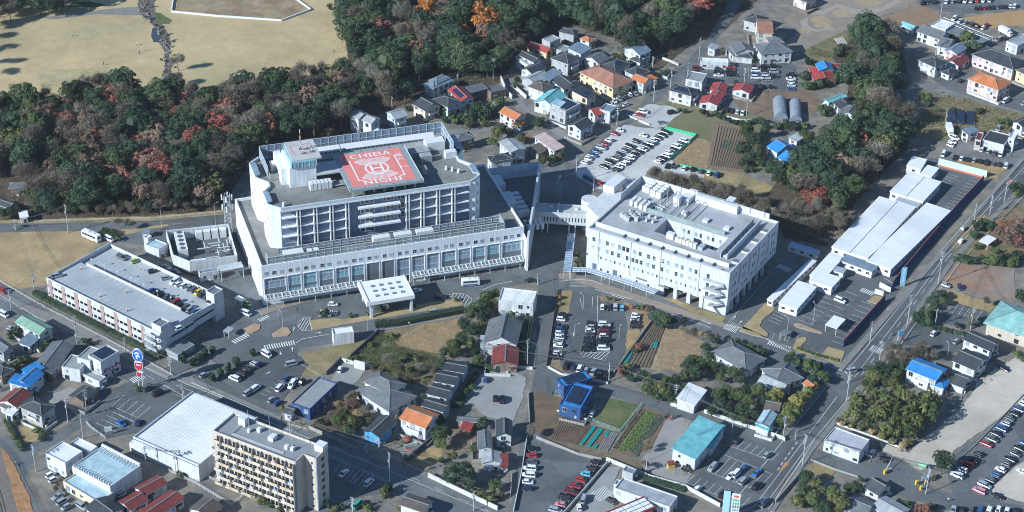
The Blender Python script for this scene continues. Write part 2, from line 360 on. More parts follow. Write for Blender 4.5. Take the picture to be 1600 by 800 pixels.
# the prefab clinic yard
flat('asphalt_yard',[(1242,478),(1300,395),(1355,330),(1440,246),(1470,250),(1545,283),(1420,435),(1318,566),(1240,535),(1175,500),(1225,440)],ASPHN)
# centre car park
flat('asphalt_lot',T22.L([(300,680),(380,225),(540,245),(560,330),(700,345),(720,440),(705,600),(640,720),(600,770),(320,725)]),ASPHN)
flat('planting_strip',T22.L([(285,215),(375,215),(375,250),(350,360),(270,360)]),DRYG)
RUS=M('russet_bed',(.24,.14,.085),.95,.3,.5,kind='ground',col2=(.28,.21,.12))
flat('planting_strip',T22.L([(540,250),(640,258),(745,305),(720,320),(690,290),(560,282)]),RUS)
flat('planting_strip',T22.L([(745,305),(860,360),(885,400),(820,470),(792,455),(815,400),(800,362),(715,350),(720,322)]),RUS)
flat('planting_strip',T22.L([(720,465),(805,465),(765,545),(708,600)]),DRYG)
flat('planting_strip',T22.L([(225,650),(300,650),(320,730),(600,775),(600,800),(330,760),(230,700)]),M('dry_bed',(.22,.17,.11),.95,.3,.5,kind='ground'))
flat('fallow_field',T22.L([(960,450),(1040,460),(1215,540),(1170,640),(1080,720),(880,715),(860,700)]),M('corn_stubble',(.32,.24,.15),.95,.25,.5,kind='ground',col2=(.27,.20,.125)))
flat('vegetable_field',T22.L([(880,405),(960,445),(870,700),(690,690),(640,720),(720,600)]),M('dark_tilth',(.155,.12,.085),.95,.2,.4,kind='ground'))
flat('brick_pavement',[(872,428),(890,426),(1000,462),(1140,508),(1130,512),(995,472),(900,440),(874,436)],PAVEB)
flat('dry_verge',[(1035,465),(1050,466),(1135,497),(1128,506),(1080,488)],DRYG)
flat('overgrown_plot',T12.L([(590,635),(760,475),(1290,390),(1330,480),(1200,700),(1130,760),(1000,800),(880,790),(700,700)]),WEED)
flat('green_weeds',T12.L([(600,640),(720,530),(860,520),(900,600),(1040,640),(900,670),(720,670)]),GREENG)
flat('straw_patch',T12.L([(860,530),(1040,430),(1285,390),(1300,450),(1180,620),(1080,600),(900,570)]),M('ochre_straw',(.36,.24,.12),.95,.25,.4,kind='ground',col2=(.30,.23,.14),bump=.2))
flat('grass_verge',T12.L([(290,610),(480,570),(700,510),(590,635),(520,660),(440,740),(380,760),(170,730),(300,680)]),M('yellow_green_grass',(.20,.17,.075),.95,.25,.2,kind='ground',col2=(.26,.20,.11)))
flat('gravel_yard',T12.L([(470,780),(540,660),(690,700),(640,780),(600,810)]),M('yard_gravel',(.27,.27,.265),.9,.1,.2,kind='ground'))
flat('gravel_lot',[(728,625),(745,585),(800,580),(822,590),(818,622),(800,660),(760,652)],M('grey_gravel',(.30,.295,.29),.95,.08,.15,kind='ground',col2=(.25,.25,.245)))
flat('soil_plot',T23.L([(115,60),(150,40),(310,90),(300,170),(430,210),(500,260),(410,380),(240,350),(110,270)]),M('plough_soil',(.155,.105,.07),.95,.25,.2,kind='ground',col2=(.13,.10,.06)))
flat('grass_plot',T23.L([(620,90),(800,135),(680,300),(500,235)]),GREENG)
flat('vegetable_field',T23.L([(810,145),(960,190),(1000,215),(860,400),(780,460),(620,420),(700,300)]),M('garden_soil',(.165,.115,.075),.95,.2,.3,kind='ground'))
flat('soil_plot',T23.L([(500,262),(670,305),(600,420),(410,385)]),M('garden_soil'))
flat('gravel_lot',T23.L([(960,230),(1020,200),(1150,240),(1000,420),(1150,520),(1080,630),(830,545),(800,480),(880,390)]),M('pale_yard',(.27,.26,.245),.95,.12,.2,kind='ground'))
flat('dry_verge',T23.L([(150,335),(400,380),(640,430),(800,480),(820,550),(560,470),(300,400)]),M('brown_verge',(.16,.125,.085),.95,.3,.4,kind='ground'))
# lower right
flat('asphalt_lot',T23.L([(1420,330),(1660,400),(1700,440),(1480,770),(1440,760),(1080,640)]),ASPHN)
flat('asphalt_lot',T23.L([(120,350),(560,480),(600,500),(280,830),(0,830),(60,560)]),ASPHN)
flat('pavement',T23.L([(600,520),(680,520),(640,610),(640,900),(280,900)]),M('pale_concrete_yard',(.27,.27,.265),.9,.1,.2,kind='ground'))
flat('sandy_lane',[(1600,558),(1660,520),(1660,580),(1600,622),(1560,655),(1490,705),(1470,728),(1440,735),(1380,705),(1375,690),(1420,708),(1440,690),(1500,640),(1530,600),(1560,570)],SANDY)
flat('asphalt_lot',[(1660,580),(1600,625),(1560,660),(1490,712),(1480,740),(1490,775),(1560,785),(1610,730),(1660,690)],ASPH)
flat('sandy_lot',[(1540,770),(1580,735),(1660,680),(1660,790),(1600,785)],SANDY)
flat('asphalt_yard',T33.L([(540,520),(640,420),(780,460),(960,560),(1050,700),(900,740),(760,640),(560,560)]),ASPH)
flat('dry_plot',T33.L([(240,520),(290,490),(420,540),(400,600),(300,580)]),DRYG)
flat('bare_lot',T32.L([(1090,150),(1170,60),(1540,70),(1550,270),(1300,260),(1150,190)]),M('bare_lot',(.25,.21,.18),.95,.15,.12,kind='ground',col2=(.28,.165,.105)))
flat('dry_lawn',T32.L([(1040,240),(1140,210),(1300,265),(1440,310),(1390,350),(1170,300),(1080,300)]),DRYG)
flat('asphalt_lot',T32.L([(1090,370),(1180,295),(1370,350),(1340,420),(1280,460),(1080,420)]),ASPHN)
flat('asphalt_yard',T32.L([(790,530),(900,420),(1230,510),(1200,600),(1110,610),(1000,560),(840,560)]),ASPHN)
flat('sandy_yard',T32.L([(1300,780),(1450,690),(1600,610),(1660,620),(1660,830),(1290,830)]),SANDY)
flat('weedy_plot',[(1480,372),(1520,340),(1600,320),(1660,320),(1660,400),(1600,412),(1495,405)],M('russet_weeds',(.20,.14,.085),.95,.3,.3,kind='ground',col2=(.15,.13,.065)))
# lower left
flat('asphalt_lot',T03.L([(540,240),(690,140),(850,10),(1150,90),(1100,160),(880,300),(650,340)]),ASPHN)
flat('asphalt_lot',T13.L([(-120,-60),(-10,-120),(180,-240),(330,-120),(160,110),(130,140),(-20,90)]),ASPHN)
flat('asphalt_lot',T13.L([(455,470),(820,630),(780,680),(600,720),(480,820),(400,820)]),ASPHN)
flat('dry_yard',T13.L([(1080,400),(1190,400),(1150,470),(1070,540),(930,490)]),DRYG)
flat('dirt_yard',T13.L([(1200,200),(1380,300),(1370,420),(1150,440),(1240,330)]),M('dirt_yard',(.20,.155,.105),.95,.2,.3,kind='ground'))
flat('wild_garden',T13.L([(330,270),(480,150),(620,60),(720,190),(640,290),(450,300)]),FLOORF)
flat('gravel_yard',T03.L([(260,90),(440,20),(540,60),(430,110),(340,130)]),M('pale_yard'))
flat('dry_yard',T03.L([(110,290),(200,240),(290,300),(250,360),(160,370)]),DRYG)
# ballast of the railway, bottom left
flat('railway_ballast',[(-40,662),(8,700),(50,850),(-60,850)],M('rail_ballast',(.17,.145,.125),.95,.2,.5,kind='ground'))
flat('dry_verge',[(0,700),(14,712),(46,775),(62,850),(40,850),(18,760)],M('russet_bank',(.34,.19,.09),.95,.3,.4,kind='ground',bump=.2))
mb = MB()
for dx in (0,4.5):                                    # two pairs of rails on sleepers
    for off in (0, 1.07):
        A,B=G(-32,690),G(12,850);d=(B-A).normalized();nn=Vector((-d.y,d.x,0))
        a, b = A - nn * (dx + off - 2) , B - nn * (dx + off - 2)
        mb.tube((a.x, a.y, .25), (b.x, b.y, .25), .07, n=4)
mb.obj('railway_track',M('rusty_rail',(.16,.12,.10),.5,.2),kind='structure')
# kerbed islands and pavements
slab('traffic_island',T12.L([(335,405),(490,390),(540,400),(700,375),(1100,290),(1280,275),(1300,310),(1100,340),(545,430),(510,440),(350,465)]),M('island_grass',(.33,.255,.135),.95,.2,.2,kind='ground'),CONC)
slab('traffic_island',T12.L([(100,490),(165,447),(200,450),(220,480),(200,500),(110,510)]),M('island_brick',(.36,.255,.16),.95,.15,.3,kind='ground'),CONC)
slab('traffic_island',[(380,515),(397,506),(407,508),(406,515),(395,521),(384,522)],M('island_brick'),CONC)
slab('traffic_island',T22.L([(1420,470),(1480,410),(1580,300),(1640,300),(1640,340),(1565,400),(1548,440),(1600,488),(1592,515),(1500,498)]),M('island_grass'),CONC)
slab('traffic_island',T32.L([(160,425),(185,420),(340,480),(335,490),(250,470),(170,445)]),M('island_brick'),CONC)
slab('traffic_island',T32.L([(150,590),(160,560),(190,515),(235,510),(240,530),(200,570),(330,625),(375,570),(480,600),(450,680),(300,640)]),M('island_grass'),CONC)
slab('traffic_island',T32.L([(620,285),(660,250),(720,260),(680,305)]),M('island_grass'),CONC)
slab('pavement',[(0,452),(40,476),(120,505),(230,562),(272,585),(262,590),(150,540),(60,497),(0,462)],PAVE)
slab('pavement',[(270,590),(330,562),(340,570),(300,590),(440,652),(438,658),(290,600)],PAVE)
slab('pavement',[(1466,396),(1600,240),(1606,244),(1470,402),(1316,580),(1250,560),(1180,520),(1140,508),(1142,502),(1250,552),(1312,570)],PAVE)
slab('pavement',[(1610,285),(1494,406),(1362,592),(1348,612),(1272,704),(1210,800),(1203,800),(1262,706),(1343,604),(1357,588),(1488,402),(1604,280)],PAVE)
slab('pavement',[(1284,600),(1291,602),(1228,684),(1222,682)],PAVE)
slab('pavement',[(404,486),(430,478),(560,446),(562,449),(432,486),(410,494)],PAVEB)
slab('pavement',[(674,436),(760,422),(826,412),(828,416),(762,427),(676,440)],PAVEB)
# painted markings
for seg in ([(1600,262),(1476,402),(1335,590)],[(1600,250),(1468,402),(1320,584)],[(1490,408),(1350,605)]): line(seg,.18)
line([(1600, 268), (1482, 402), (1345, 588)], .18, (4, 5))
line([(1470, 430), (1420, 500)], .3, (1.5, 1.2))
for seg in ([(1344,610),(1262,706),(1200,797)],[(1340,606),(1256,706),(1190,797)],[(1292,604),(1226,686),(1150,780)],[(1308,620),(1180,790)]): line(seg,.18)
for a in range(6): line([T33(180-a*22,365+a*32),T33(170-a*22,380+a*32)],.35)
for seg in ([(60,492),(270,597)],[(275,602),(440,668),(600,733),(780,808)],[(255,602),(420,690)],[(20,470),(75,500)]): line(seg,.18)
line([(0,466),(70,503),(265,606)],.15,(4,5));line([(410,655),(640,745),(800,815)],.15,(4,6))
def zebra(a,b,width,n,mbx=MARK):                   # crossing bars laid between a and b
    A,B=G(*a),G(*b);d=B-A;L=d.length;d.normalize();nn=Vector((-d.y,d.x,0))
    for k in range(n):
        c = A + d * (L * (k + .5) / n); hw = L / n * .27
        mbx.face([(q.x,q.y,ZM+.006) for q in (c-d*hw-nn*width/2,c+d*hw-nn*width/2,c+d*hw+nn*width/2,c-d*hw+nn*width/2)])
zebra(T12(50,575),T12(245,542),3,13);zebra((364,536),(388,523),2.5,7);zebra((405,502),(420,494),2,5);zebra(T22(1330,440),T22(1410,468),4,8)
zebra(T32(0,540),T32(140,585),3,10);zebra(T32(580,210),T32(660,240),3,7);zebra(T32(640,575),T32(715,600),4,6)
zebra(T02(820,785),T02(900,750),3.5,7);zebra(T12(395,350),T12(510,360),3,8)
zebra(T32(60, 60), T32(140, 95), 3, 6)
def hatch(poly,n,ang=0):                             # outline with slanting bars
    line(poly+[poly[0]],.18);k=len(poly);c=(sum(p[0] for p in poly)/k,sum(p[1] for p in poly)/k)
    xs = [p[0] for p in poly]; x0, x1 = min(xs), max(xs)
    for i in range(1, n):
        x = x0 + (x1 - x0) * i / n; hit = []
        for a, b in zip(poly, poly[1:] + poly[:1]):
            fa,fb=a[0]+(a[1]-c[1])*ang-x,b[0]+(b[1]-c[1])*ang-x
            if fa*fb<0: t=fa/(fa-fb);hit.append((a[0]+(b[0]-a[0])*t,a[1]+(b[1]-a[1])*t))
        if len(hit) == 2: line(hit, .24)
hatch(T12.L([(262,420),(300,388),(350,378),(335,405),(350,468),(290,468),(265,445)]),5,.6)
hatch(T12.L([(1195,248),(1240,235),(1310,240),(1350,270),(1340,295),(1305,312),(1280,275)]),7,.6)
hatch(T22.L([(425, 610), (610, 600), (580, 655), (440, 628)]), 7, 1.2)
for seg in (T12.L([(1410,215),(1500,180),(1600,160)]),T22.L([(300,160),(400,148),(500,155),(560,180)]),T22.L([(620,245),(700,270)]),T22.L([(1000,365),(1240,450)]),T22.L([(520,210),(740,270)]),T12.L([(250,545),(290,520),(460,490)])): line(seg,.25)
for k in range(4): line(T22.L([(360,170+8*k),(450+10*k,165+10*k)]),.15)
line(T22.L([(1350,420),(1620,110)]),.15);line(T22.L([(1420,470),(1500,390)]),.2)
def arrow(c,tip):                                     # a straight road arrow
    A,B=G(*c),G(*tip);d=(B-A);L=d.length;d.normalize();nn=Vector((-d.y,d.x,0))
    q=lambda t,s: tuple((A+d*t+nn*s).to_tuple()[:2])+(ZM+.0075,)
    MARK.face([q(0,-.12),q(L*.6,-.12),q(L*.6,.12),q(0,.12)]);MARK.face([q(L*.6,-.45),q(L,0),q(L*.6,.45)])
for c,tp in ((T12(235,470),T12(240,445)),(T12(370,485),T12(412,478)),(T12(150,595),T12(155,620)),(T12(230,600),T12(225,570)),(T22(1380,400),T22(1400,375)),(T22(1415,430),T22(1440,405)),
              (T22(385,505),T22(385,480)),(T22(1190,405),T22(1250,430)),(T12(1415,275),T12(1390,290)),(T12(60,740),T12(90,725)),(T32(750,330),T32(740,375)),(T02(1250,310),T02(1285,325)),(T02(1000,185),T02(960,160))): arrow(c,tp)
def stalls(a,b,n,depth,both=False,close=True):    # bay lines along a->b,each pointing `depth` px vector away
    for i in range(n + 1):
        x=a[0]+(b[0]-a[0])*i/n;y=a[1]+(b[1]-a[1])*i/n
        line([(x, y), (x + depth[0], y + depth[1])], .13)
    if close: line([a, b], .13)
stalls(T23(1225,550),T23(1530,668),7,(24,-26));stalls(T23(1320,442),T23(1625,565),7,(0.1,0),close=True)
stalls(T23(1360,390),T23(1620,480),6,(12,-12));stalls(T23(1090,620),T23(1440,760),8,(12,-12))
stalls(T03(700,140),T03(862,212),4,(20,-17));stalls(T03(600,245),T03(700,175),3,(32,14),close=False)
stalls(T03(700,175),T03(835,238),3,(.1,0));stalls(T13(480,560),T13(640,640),6,(15,-18),close=False)
stalls(T32(190,400),T32(330,250),6,(22,8),close=False);stalls(T32(480,560),T32(660,310),9,(-20,-7),close=False)
stalls(T32(340,400),T32(480,220),6,(20,8),close=False);stalls(T32(0,400),T32(60,330),4,(18,8),close=False);stalls(T32(20,530),T32(170,540),3,(6,-12),close=False)
stalls(T31(1170,510),T31(1340,330),10,(-17,-5),close=False);stalls(T31(1080,330),T31(1130,290),3,(14,5),close=False);stalls(T31(1010,440),T31(1110,340),5,(8,3),close=False)
stalls(T32(1150,360),T32(1300,400),4,(9,-13),close=False);stalls(T32(720,140),T32(770,170),3,(10,4),close=False)
stalls(T20(1560,400),T20(1565,560),9,(17,0),close=True);stalls(T20(1260,480),T20(1410,485),6,(0,-16));stalls(T20(1480,490),T20(1600,495),5,(0,-18))
stalls(T12(420,760),T12(250,660),1,(.1,0));stalls(T13(30,60),T13(140,-20),4,(9,4),close=False)
line(T22.L([(535,250),(535,410),(525,600)]),.15);line(T22.L([(425,265),(440,330)]),.15);line(T22.L([(505,255),(500,320)]),.15)
line(T22.L([(215, 690), (300, 740), (600, 790)]), .2)
hatch(T23.L([(485, 690), (580, 640), (630, 690), (545, 735)]), 9, .8)
MARK.obj('road_markings', LINE, kind='structure')
MO=MB();ribbon(MO,[(1600,300-8),(1484,414),(1340,606),(1200,790)],.14,ZM)
ribbon(MO,T33.L([(80,545),(120,490)]),1.0,ZM);ribbon(MO,T33.L([(95,520),(125,500)]),1.0,ZM+.004)
ribbon(MO, T31.L([(1490, 350), (1525, 325)]), 1.2, ZM)
MO.obj('orange_road_markings', LINEO, kind='structure')

# ---------------------------------------------------------------- the hospital with the rooftop helipad
F = Frame((408, 416), (819, 354), 17.4); W, D, HP = F.len, 51.5, 17.4
hosp=thing('hospital_building','large white hospital with salmon helipad on its roof beside the dark wood','hospital',F.o,F.rz)
p = lambda mb, name, mats, kind=None: mb.obj(name, mats, hosp, kind)
mb=MB();mb.prism([(0,0),(W,0),(W,D),(0,D)],0,HP-1.1,0,1)          # podium and its parapet
for a in ((0,W,0,.5),(0,W,D-.5,D),(0,.5,.5,D-.5),(W-.5,W,.5,D-.5)): mb.box(a[0],a[1],a[2],a[3],HP-1.1,HP)
p(mb, 'podium_wall', [WHITEH, ROOFC])
mb = MB()
for k in range(6): mb.box(-.12,0,.5,D-.5,1.5+k*2.5,1.62+k*2.5)     # pipes and joints on the flank
for k in range(9): mb.tube((-.2,4+k*5.2,1),(-.2,4+k*5.2,HP-1),.1,n=5)
p(mb, 'downpipe', WHITE2)
# glazed bays of the front
E7=[(105,370),(400,560),(595,755),(790,965),(1000,1160),(1195,1350),(1385,1540)]
bays=[(400+a/8,400+b/8) for a,b in E7]+[(560+a/8,560+b/8) for a,b in [(295,447),(480,637),(670,825),(857,1008),(1043,1215)]]+[(716,735),(739,757.5),(761,780),(784.6,814.5)]
Z1 = 11.6
for k, (a, b) in enumerate(bays):
    ya=441-(a-413)*.150;xa=F.ony(a,ya,0)[0];xb=F.ony(b,441-(b-413)*.150,0)[0]
    wd, cx = xb - xa, (xa + xb) / 2
    mb=MB();mb.box(xa-.12,xb+.12,-.35,0,Z1,Z1+.25);mb.box(xa-.25,xa,-.35,0,.3,Z1);mb.box(xb,xb+.25,-.35,0,.3,Z1)
    p(mb, 'bay_surround', WHITEH)
    if k in (6, 7):
        mb = MB()
        for i in range(8): mb.box(xa+.02,xb-.02,-.1,0,.3+i*1.41,1.66+i*1.41)
        p(mb, 'louvre_panel', GREYP)
    elif k in (8, 9, 10):
        window(hosp,'y0',(cx,0,10.9),wd,1.3,4,1,glass=GREYP,name='bay_window')
        for i in range(3): window(hosp,'y0',(cx,0,2.2+i*3.2),wd,3.1,4,1,glass=GLASSB if i else GLASS,name='bay_window')
    else:
        g1 = GLASST if k % 3 else GLASSB
        window(hosp,'y0',(cx,0,10.9),wd,1.3,3,1,glass=(GREYP if k in (0,4,11) else GLASST),name='bay_window')
        window(hosp,'y0',(cx,0,8.7),wd,3.0,4 if wd>5 else 3,2,glass=g1,name='bay_window')
        lo = 5.0 if k not in (1, 2, 13) else 5.9
        mb=MB();mb.box(xa,xb,-.12,0,lo,7.1);p(mb,'spandrel_panel',GREYP)
        window(hosp,'y0',(cx,0,(lo+1.2)/2+.4),wd,lo-1.0,4,2,glass=(GLASST if k in (11,12) else g1),name='bay_window')
# the row of small square windows above
SQ=[400+q/8 for q in (130,227,320,430,517,625,713,828,915,1032,1120,1225,1308,1415,1500)]+[560+q/8 for q in (325,410,515,600,703,787,890,973,1087,1168,1280,1362,1462,1545)]
SQ += [768.0, 777.0, 789.5, 799.5, 810.5]
for i, x in enumerate(SQ):
    xx = F.ony(x, 430.5 - (x - 416) * .152, 0)[0]
    window(hosp,'y0',(xx,0,13.75),1.5,1.55,2,2 if i % 3 else 1,glass=(GLASSC if i % 7==2 else GLASS if i % 4 in (1,3) else GLASSB))
for k in range(14):
    window(hosp,'x0',(0,3.5+k*3.4,13.7),1.2,1.2,1,1,glass=GLASSB)
# glazed walkway canopy along the foot of the front, in two runs
def run(x0, x1):
    f, gl = MB(), MB(); y1 = -2.9
    gl.face([(x0,-.3,4.5),(x0,y1,3.75),(x1,y1,3.75),(x1,-.3,4.5)][::-1])
    f.box(x0,x1,y1-.25,y1,3.5,3.95);f.box(x0,x1,-.4,-.2,4.3,4.75)
    n = int((x1 - x0) / 1.5)
    for i in range(n + 1):
        x = x0 + (x1 - x0) * i / n; wd = .22 if i % 2 else .5
        f.solid([(x-wd/2,y1,3.98),(x+wd/2,y1,3.98),(x+wd/2,-.3,4.73),(x-wd/2,-.3,4.73)],[(0,1,2,3)],.2)
        if i % 4==0: f.tube((x,y1+.3,0),(x,y1+.3,3.7),.1,n=6)
    f.box(x0, x1, -2.6, -2.4, 4.15, 4.42)
    p(f,'canopy_frame',WHITE2);p(gl,'canopy_glass',M('canopy_glass',(.14,.18,.20),.2,.3,.4,spec=.7))
run(F.ony(417,476,-2)[0],F.ony(566,444,-2)[0]);run(F.ony(646,441,-2)[0],F.ony(818,402,-2)[0])
# entrance porch: a big sloped white roof on four legs
a, b = F.at(568, 487 - 46 + 3, 8.0), F.at(635, 428, 8.0)
c4=[F.at(x,y,7.6) for x,y in ((579,472),(646,461),(631,429),(560,442))]
x0,x1,y0,y1=(c4[0][0]+c4[3][0])/2,(c4[1][0]+c4[2][0])/2,(c4[0][1]+c4[1][1])/2,(c4[2][1]+c4[3][1])/2
mb=MB();mb.prism([(x0,y0),(x1,y0),(x1,y1),(x0,y1)],6.7,7.6);mb.box(x0-.9,x0,y0-.3,y1,5.9,7.9);mb.box(x0,x1+.25,y0-.35,y0,6.2,7.75);mb.box(x1,x1+.25,y0,y1,6.2,7.75)
p(mb, 'porch_roof', M('porch_white', (.74, .745, .75), .6, .05, .3))
for i in range(4):
    for j in range(3):
        cx,cy=x0+(x1-x0)*(.22+.19*i),y0+(y1-y0)*(.22+.24*j)
        mb=MB();mb.prism([(cx-.5,cy-.5),(cx+.5,cy-.5),(cx+.5,cy+.5),(cx-.5,cy+.5)],7.6,8.1,0,1);p(mb,'porch_skylight',[GREYP,GLASSB])
for x in (x0 + 1, x1 - .8):
    for y in (y0 + .8, y1 - 1.5):
        mb=MB();mb.box(x-.5,x+.5,y-.5,y+.5,0,6.7);p(mb,'porch_column',WHITE2)
mb=MB();mb.box(x0+3,x1-3,y0+3,y0+3.2,3.4,6.4);p(mb,'porch_soffit_panel',GREYP)
# tower: two eight-sided ward wings, joined
HT = 35.0
front=[(10.4,9.6),(84,9.6),(86.4,11.3),(88.9,13.6),(88.9,22),(84.8,27.4),(84.8,30.2),(88.4,34.5),(88.4,46),(84.5,50.6),(9.8,50.6),(5.8,47),(5.8,35),(9.6,30.2),(9.6,27.6),(6.2,23.6),(6.2,13.8)]
mb=MB();mb.prism([(q[0],max(q[1],11.6) if 10<q[0]<85 else q[1]) for q in front],HP-1.1,HT-.9,0,1);p(mb,'tower_wall',[WHITEH,ROOFC])
def parapet(poly, z0, z1, t, name, mat, parent, bev=0):
    m=MB();n=len(poly);cx=sum(q[0] for q in poly)/n;cy=sum(q[1] for q in poly)/n
    P = [Vector((q[0], q[1], 0)) for q in poly]; inn = []
    ar=sum(P[k-1].x*P[k].y-P[k].x*P[k-1].y for k in range(n));sg=1 if ar>0 else -1
    for k in range(n):
        d1=(P[k]-P[k-1]).normalized();d2=(P[(k+1) % n]-P[k]).normalized()
        n1=Vector((-d1.y,d1.x,0))*sg;n2=Vector((-d2.y,d2.x,0))*sg;bi=n1+n2
        bi=bi/max(bi.length_squared,.3)*2;inn.append(P[k]+bi*t)
    for k in range(n):
        k2 = (k + 1) % n; A, B, C, E = P[k], P[k2], inn[k2], inn[k]
        q = lambda v, z: (v.x, v.y, z)
        m.face([q(A,z1),q(B,z1),q(C,z1-bev),q(E,z1-bev)][::sg]);m.face([q(A,z0),q(B,z0),q(B,z1),q(A,z1)][::sg]);m.face([q(E,z0),q(E,z1-bev),q(C,z1-bev),q(C,z0)][::sg])
    return m.obj(name, mat, parent)
parapet([(q[0],q[1]+(.05 if q[1]<12 else 0)) for q in front],HT-.9,HT+.25,.55,'tower_parapet',M('pale_blue_coping',(.50,.56,.60),.6,.06,.3),hosp)
mb=MB();mb.box(10.6,83.8,9.5,11.55,HT-1.6,HT-.95);p(mb,'tower_eaves',WHITEH)
# the recessed front of the tower: slabs, fins, balconies, windows
ROWS = [HP + .6 + 4.05 * i for i in range(4)]
fins=[F.ony(x,y,9.7)[0] for x,y in ((467.5,350),(493.5,347),(518.7,343),(543.3,339),(637.5,326),(660.5,322),(685,318),(709,315))]
for x in fins:
    for dx in (-.75, .35):
        mb=MB();mb.box(x+dx,x+dx+.4,9.75,11.6,HP-1,HT-1.6);p(mb,'facade_fin',WHITEH)
for i, z in enumerate(ROWS):
    mid0, mid1 = fins[3] + .8, fins[4] - .8
    if i:
        for a, b in ((10.7, mid0), (mid1, 83.6)):
            mb=MB();mb.box(a,b,9.9,11.6,z-.15,z+.2);p(mb,'balcony_slab',WHITEH)
        mb=MB();mb.box(fins[3]+4.2,fins[4]-3,9.2,11.6,z-.35,z+.35);p(mb,'balcony_slab',WHITEH)
    xs = [10.8] + fins + [83.8]
    for k in range(len(xs) - 1):
        a, b = xs[k], xs[k + 1]
        if k == 4: continue
        n = 2
        for j in range(n):
            x = a + (b - a) * (.3 if j == 0 else .75)
            window(hosp,'y0',(x,11.6,z+1.75),1.0,1.9,1,2,glass=(GLASSC if (k*5+j*3+i) % 5==1 else GLASSB if (k+j+i) % 3 else GLASS),frame=M('blue_grey_frame',(.46,.52,.60),.5,.05))
        mb=MB();mb.box(a+.9,b-.9,11.35,11.6,z+.15,z+.75);p(mb,'balcony_equipment',M('grey_units',(.34,.35,.36),.6,.2,2.0))
    m0 = fins[3] + 5.2
    for (a,b,nn) in ((m0,m0+5.6,3),(m0+8.8,m0+13.4,3),(m0+14.4,m0+19,3)):
        if i == 0 and a > m0 + 5: continue
        window(hosp,'y0',((a+b)/2,11.3,z+2.05),b-a,2.6,nn,2,frame=WHITE2,name='lounge_window')
    for x in (fins[3]+2,fins[4]-2.2): window(hosp,'y0',(x,11.6,z+1.75),1.0,1.9,1,2,glass=GLASSB)
RECESS_SHADE = M('tower_recess_shade', (.16, .20, .29), .7, .08, .3)  # dark blue paints in the shade between the fins
mb=MB();mb.box(10.5,84.0,11.5,11.58,HP-1,HT-1.6);p(mb,'recess_shade',RECESS_SHADE)
for side,xx in (('left',10.3),('right',84.2)):     # narrow windows on the splayed corners
    for z in ROWS:
        A,B=((6.2,13.8),(10.4,9.6)) if side=='left' else ((86.4,11.3),(88.9,13.6))
        ang=math.atan2(B[1]-A[1],B[0]-A[0]);nx,ny=math.sin(ang),-math.cos(ang)
        if side=='right': window(hosp,'y0',((A[0]+B[0])/2+nx*.02,(A[1]+B[1])/2+ny*.02,z+1.7),.8,1.5,1,1,rz=ang,glass=GLASSB)
for z in ROWS:
    for y,x in ((16,6.2),(20.5,6.2),(38,5.8),(43,5.8)): window(hosp,'x0',(x,y,z+1.7),.9,1.5,1,1,glass=GLASS)
# chamfered light-wells of the parapet corners
for q in ([(6.2,14.3),(6.2,23.2),(8.3,22.6),(8.3,15.2)],[(5.8,35.5),(5.8,46.5),(8.0,45.4),(8.0,36.4)],[(88.9,14.2),(88.9,21.8),(86.6,21),(86.6,15)],[(88.4,35.0),(88.4,45.6),(86.2,44.8),(86.2,35.8)]):
    mb=MB();mb.prism(q,HT+.2,HT+.75,0,1);p(mb,'corner_skylight',[WHITE,GLASSB])
# glass screens: podium roof and tower back
def screen(x0, x1, y, z0, z1, step, axis='x', mull=.16, gl=GLASSB):
    f, q = MB(), MB()
    n = max(1, int(abs(x1 - x0) / step))
    for i in range(n + 1):
        t = x0 + (x1 - x0) * i / n
        (f.box(t-mull/2,t+mull/2,y-.12,y+.12,z0,z1) if axis=='x' else f.box(y-.12,y+.12,t-mull/2,t+mull/2,z0,z1))
    for z in (z0 + .1, (z0 + z1) / 2, z1 - .1):
        (f.box(x0,x1,y-.1,y+.1,z-.1,z+.1) if axis=='x' else f.box(y-.1,y+.1,x0,x1,z-.1,z+.1))
    q.face([(x0,y,z0),(x1,y,z0),(x1,y,z1),(x0,y,z1)] if axis=='x' else [(y,x0,z0),(y,x1,z0),(y,x1,z1),(y,x0,z1)])
    p(f, 'screen_frame', ALU); p(q, 'screen_glass', gl)
SCRG=M('screen_glass',(.17,.22,.24),.15,.35,.35,spec=.8,col2=(.24,.28,.28))
xl = F.at(417, 411, 17.4)[0]; xr = F.at(783, 353, 17.4)[0]
screen(2.8,95,1.0,HP-.2,HP+2.7,3.0,gl=SCRG);screen(1.0,4.6,2.8,HP-.2,HP+2.7,1.8,'y',gl=SCRG);screen(1.0,7.0,95,HP-.2,HP+2.7,2.0,'y',gl=SCRG)
screen(8, 95, 7.4, HP - .6, HP + 2.0, 3.0, gl=GLASSB)
mb=MB()                                              # roof garden planters and pipes behind the glass
for k in range(58):
    x=4+RND.random()*89;s_=.3+RND.random()*.6;mb.box(x,x+s_*2,2.6+RND.random()*3,5.0,HP-1.1,HP-.4+s_)
p(mb,'terrace_planters',M('planter_mix',(.16,.20,.17),.9,.5,1.2),'stuff')
for x in (43.5, 52.0, 60.5):
    mb=MB();mb.box(x,x+6.6,2.0,4.6,HP-1,HP+3.3);p(mb,'air_handler',WHITE2)
mb=MB();mb.box(9.5,17,3.2,6.6,HP-1,HP+1.4);p(mb,'plant_shed',WHITE2)
for x in (18.5,21): mb=MB();mb.box(x,x+1.8,3.4,5.6,HP-1,HP+1.2);p(mb,'air_handler',WHITE2)
mb=MB();mb.box(95.6,100.8,1.5,6.5,HP-1.1,HP-.95);p(mb,'roof_hatch',GREYP)
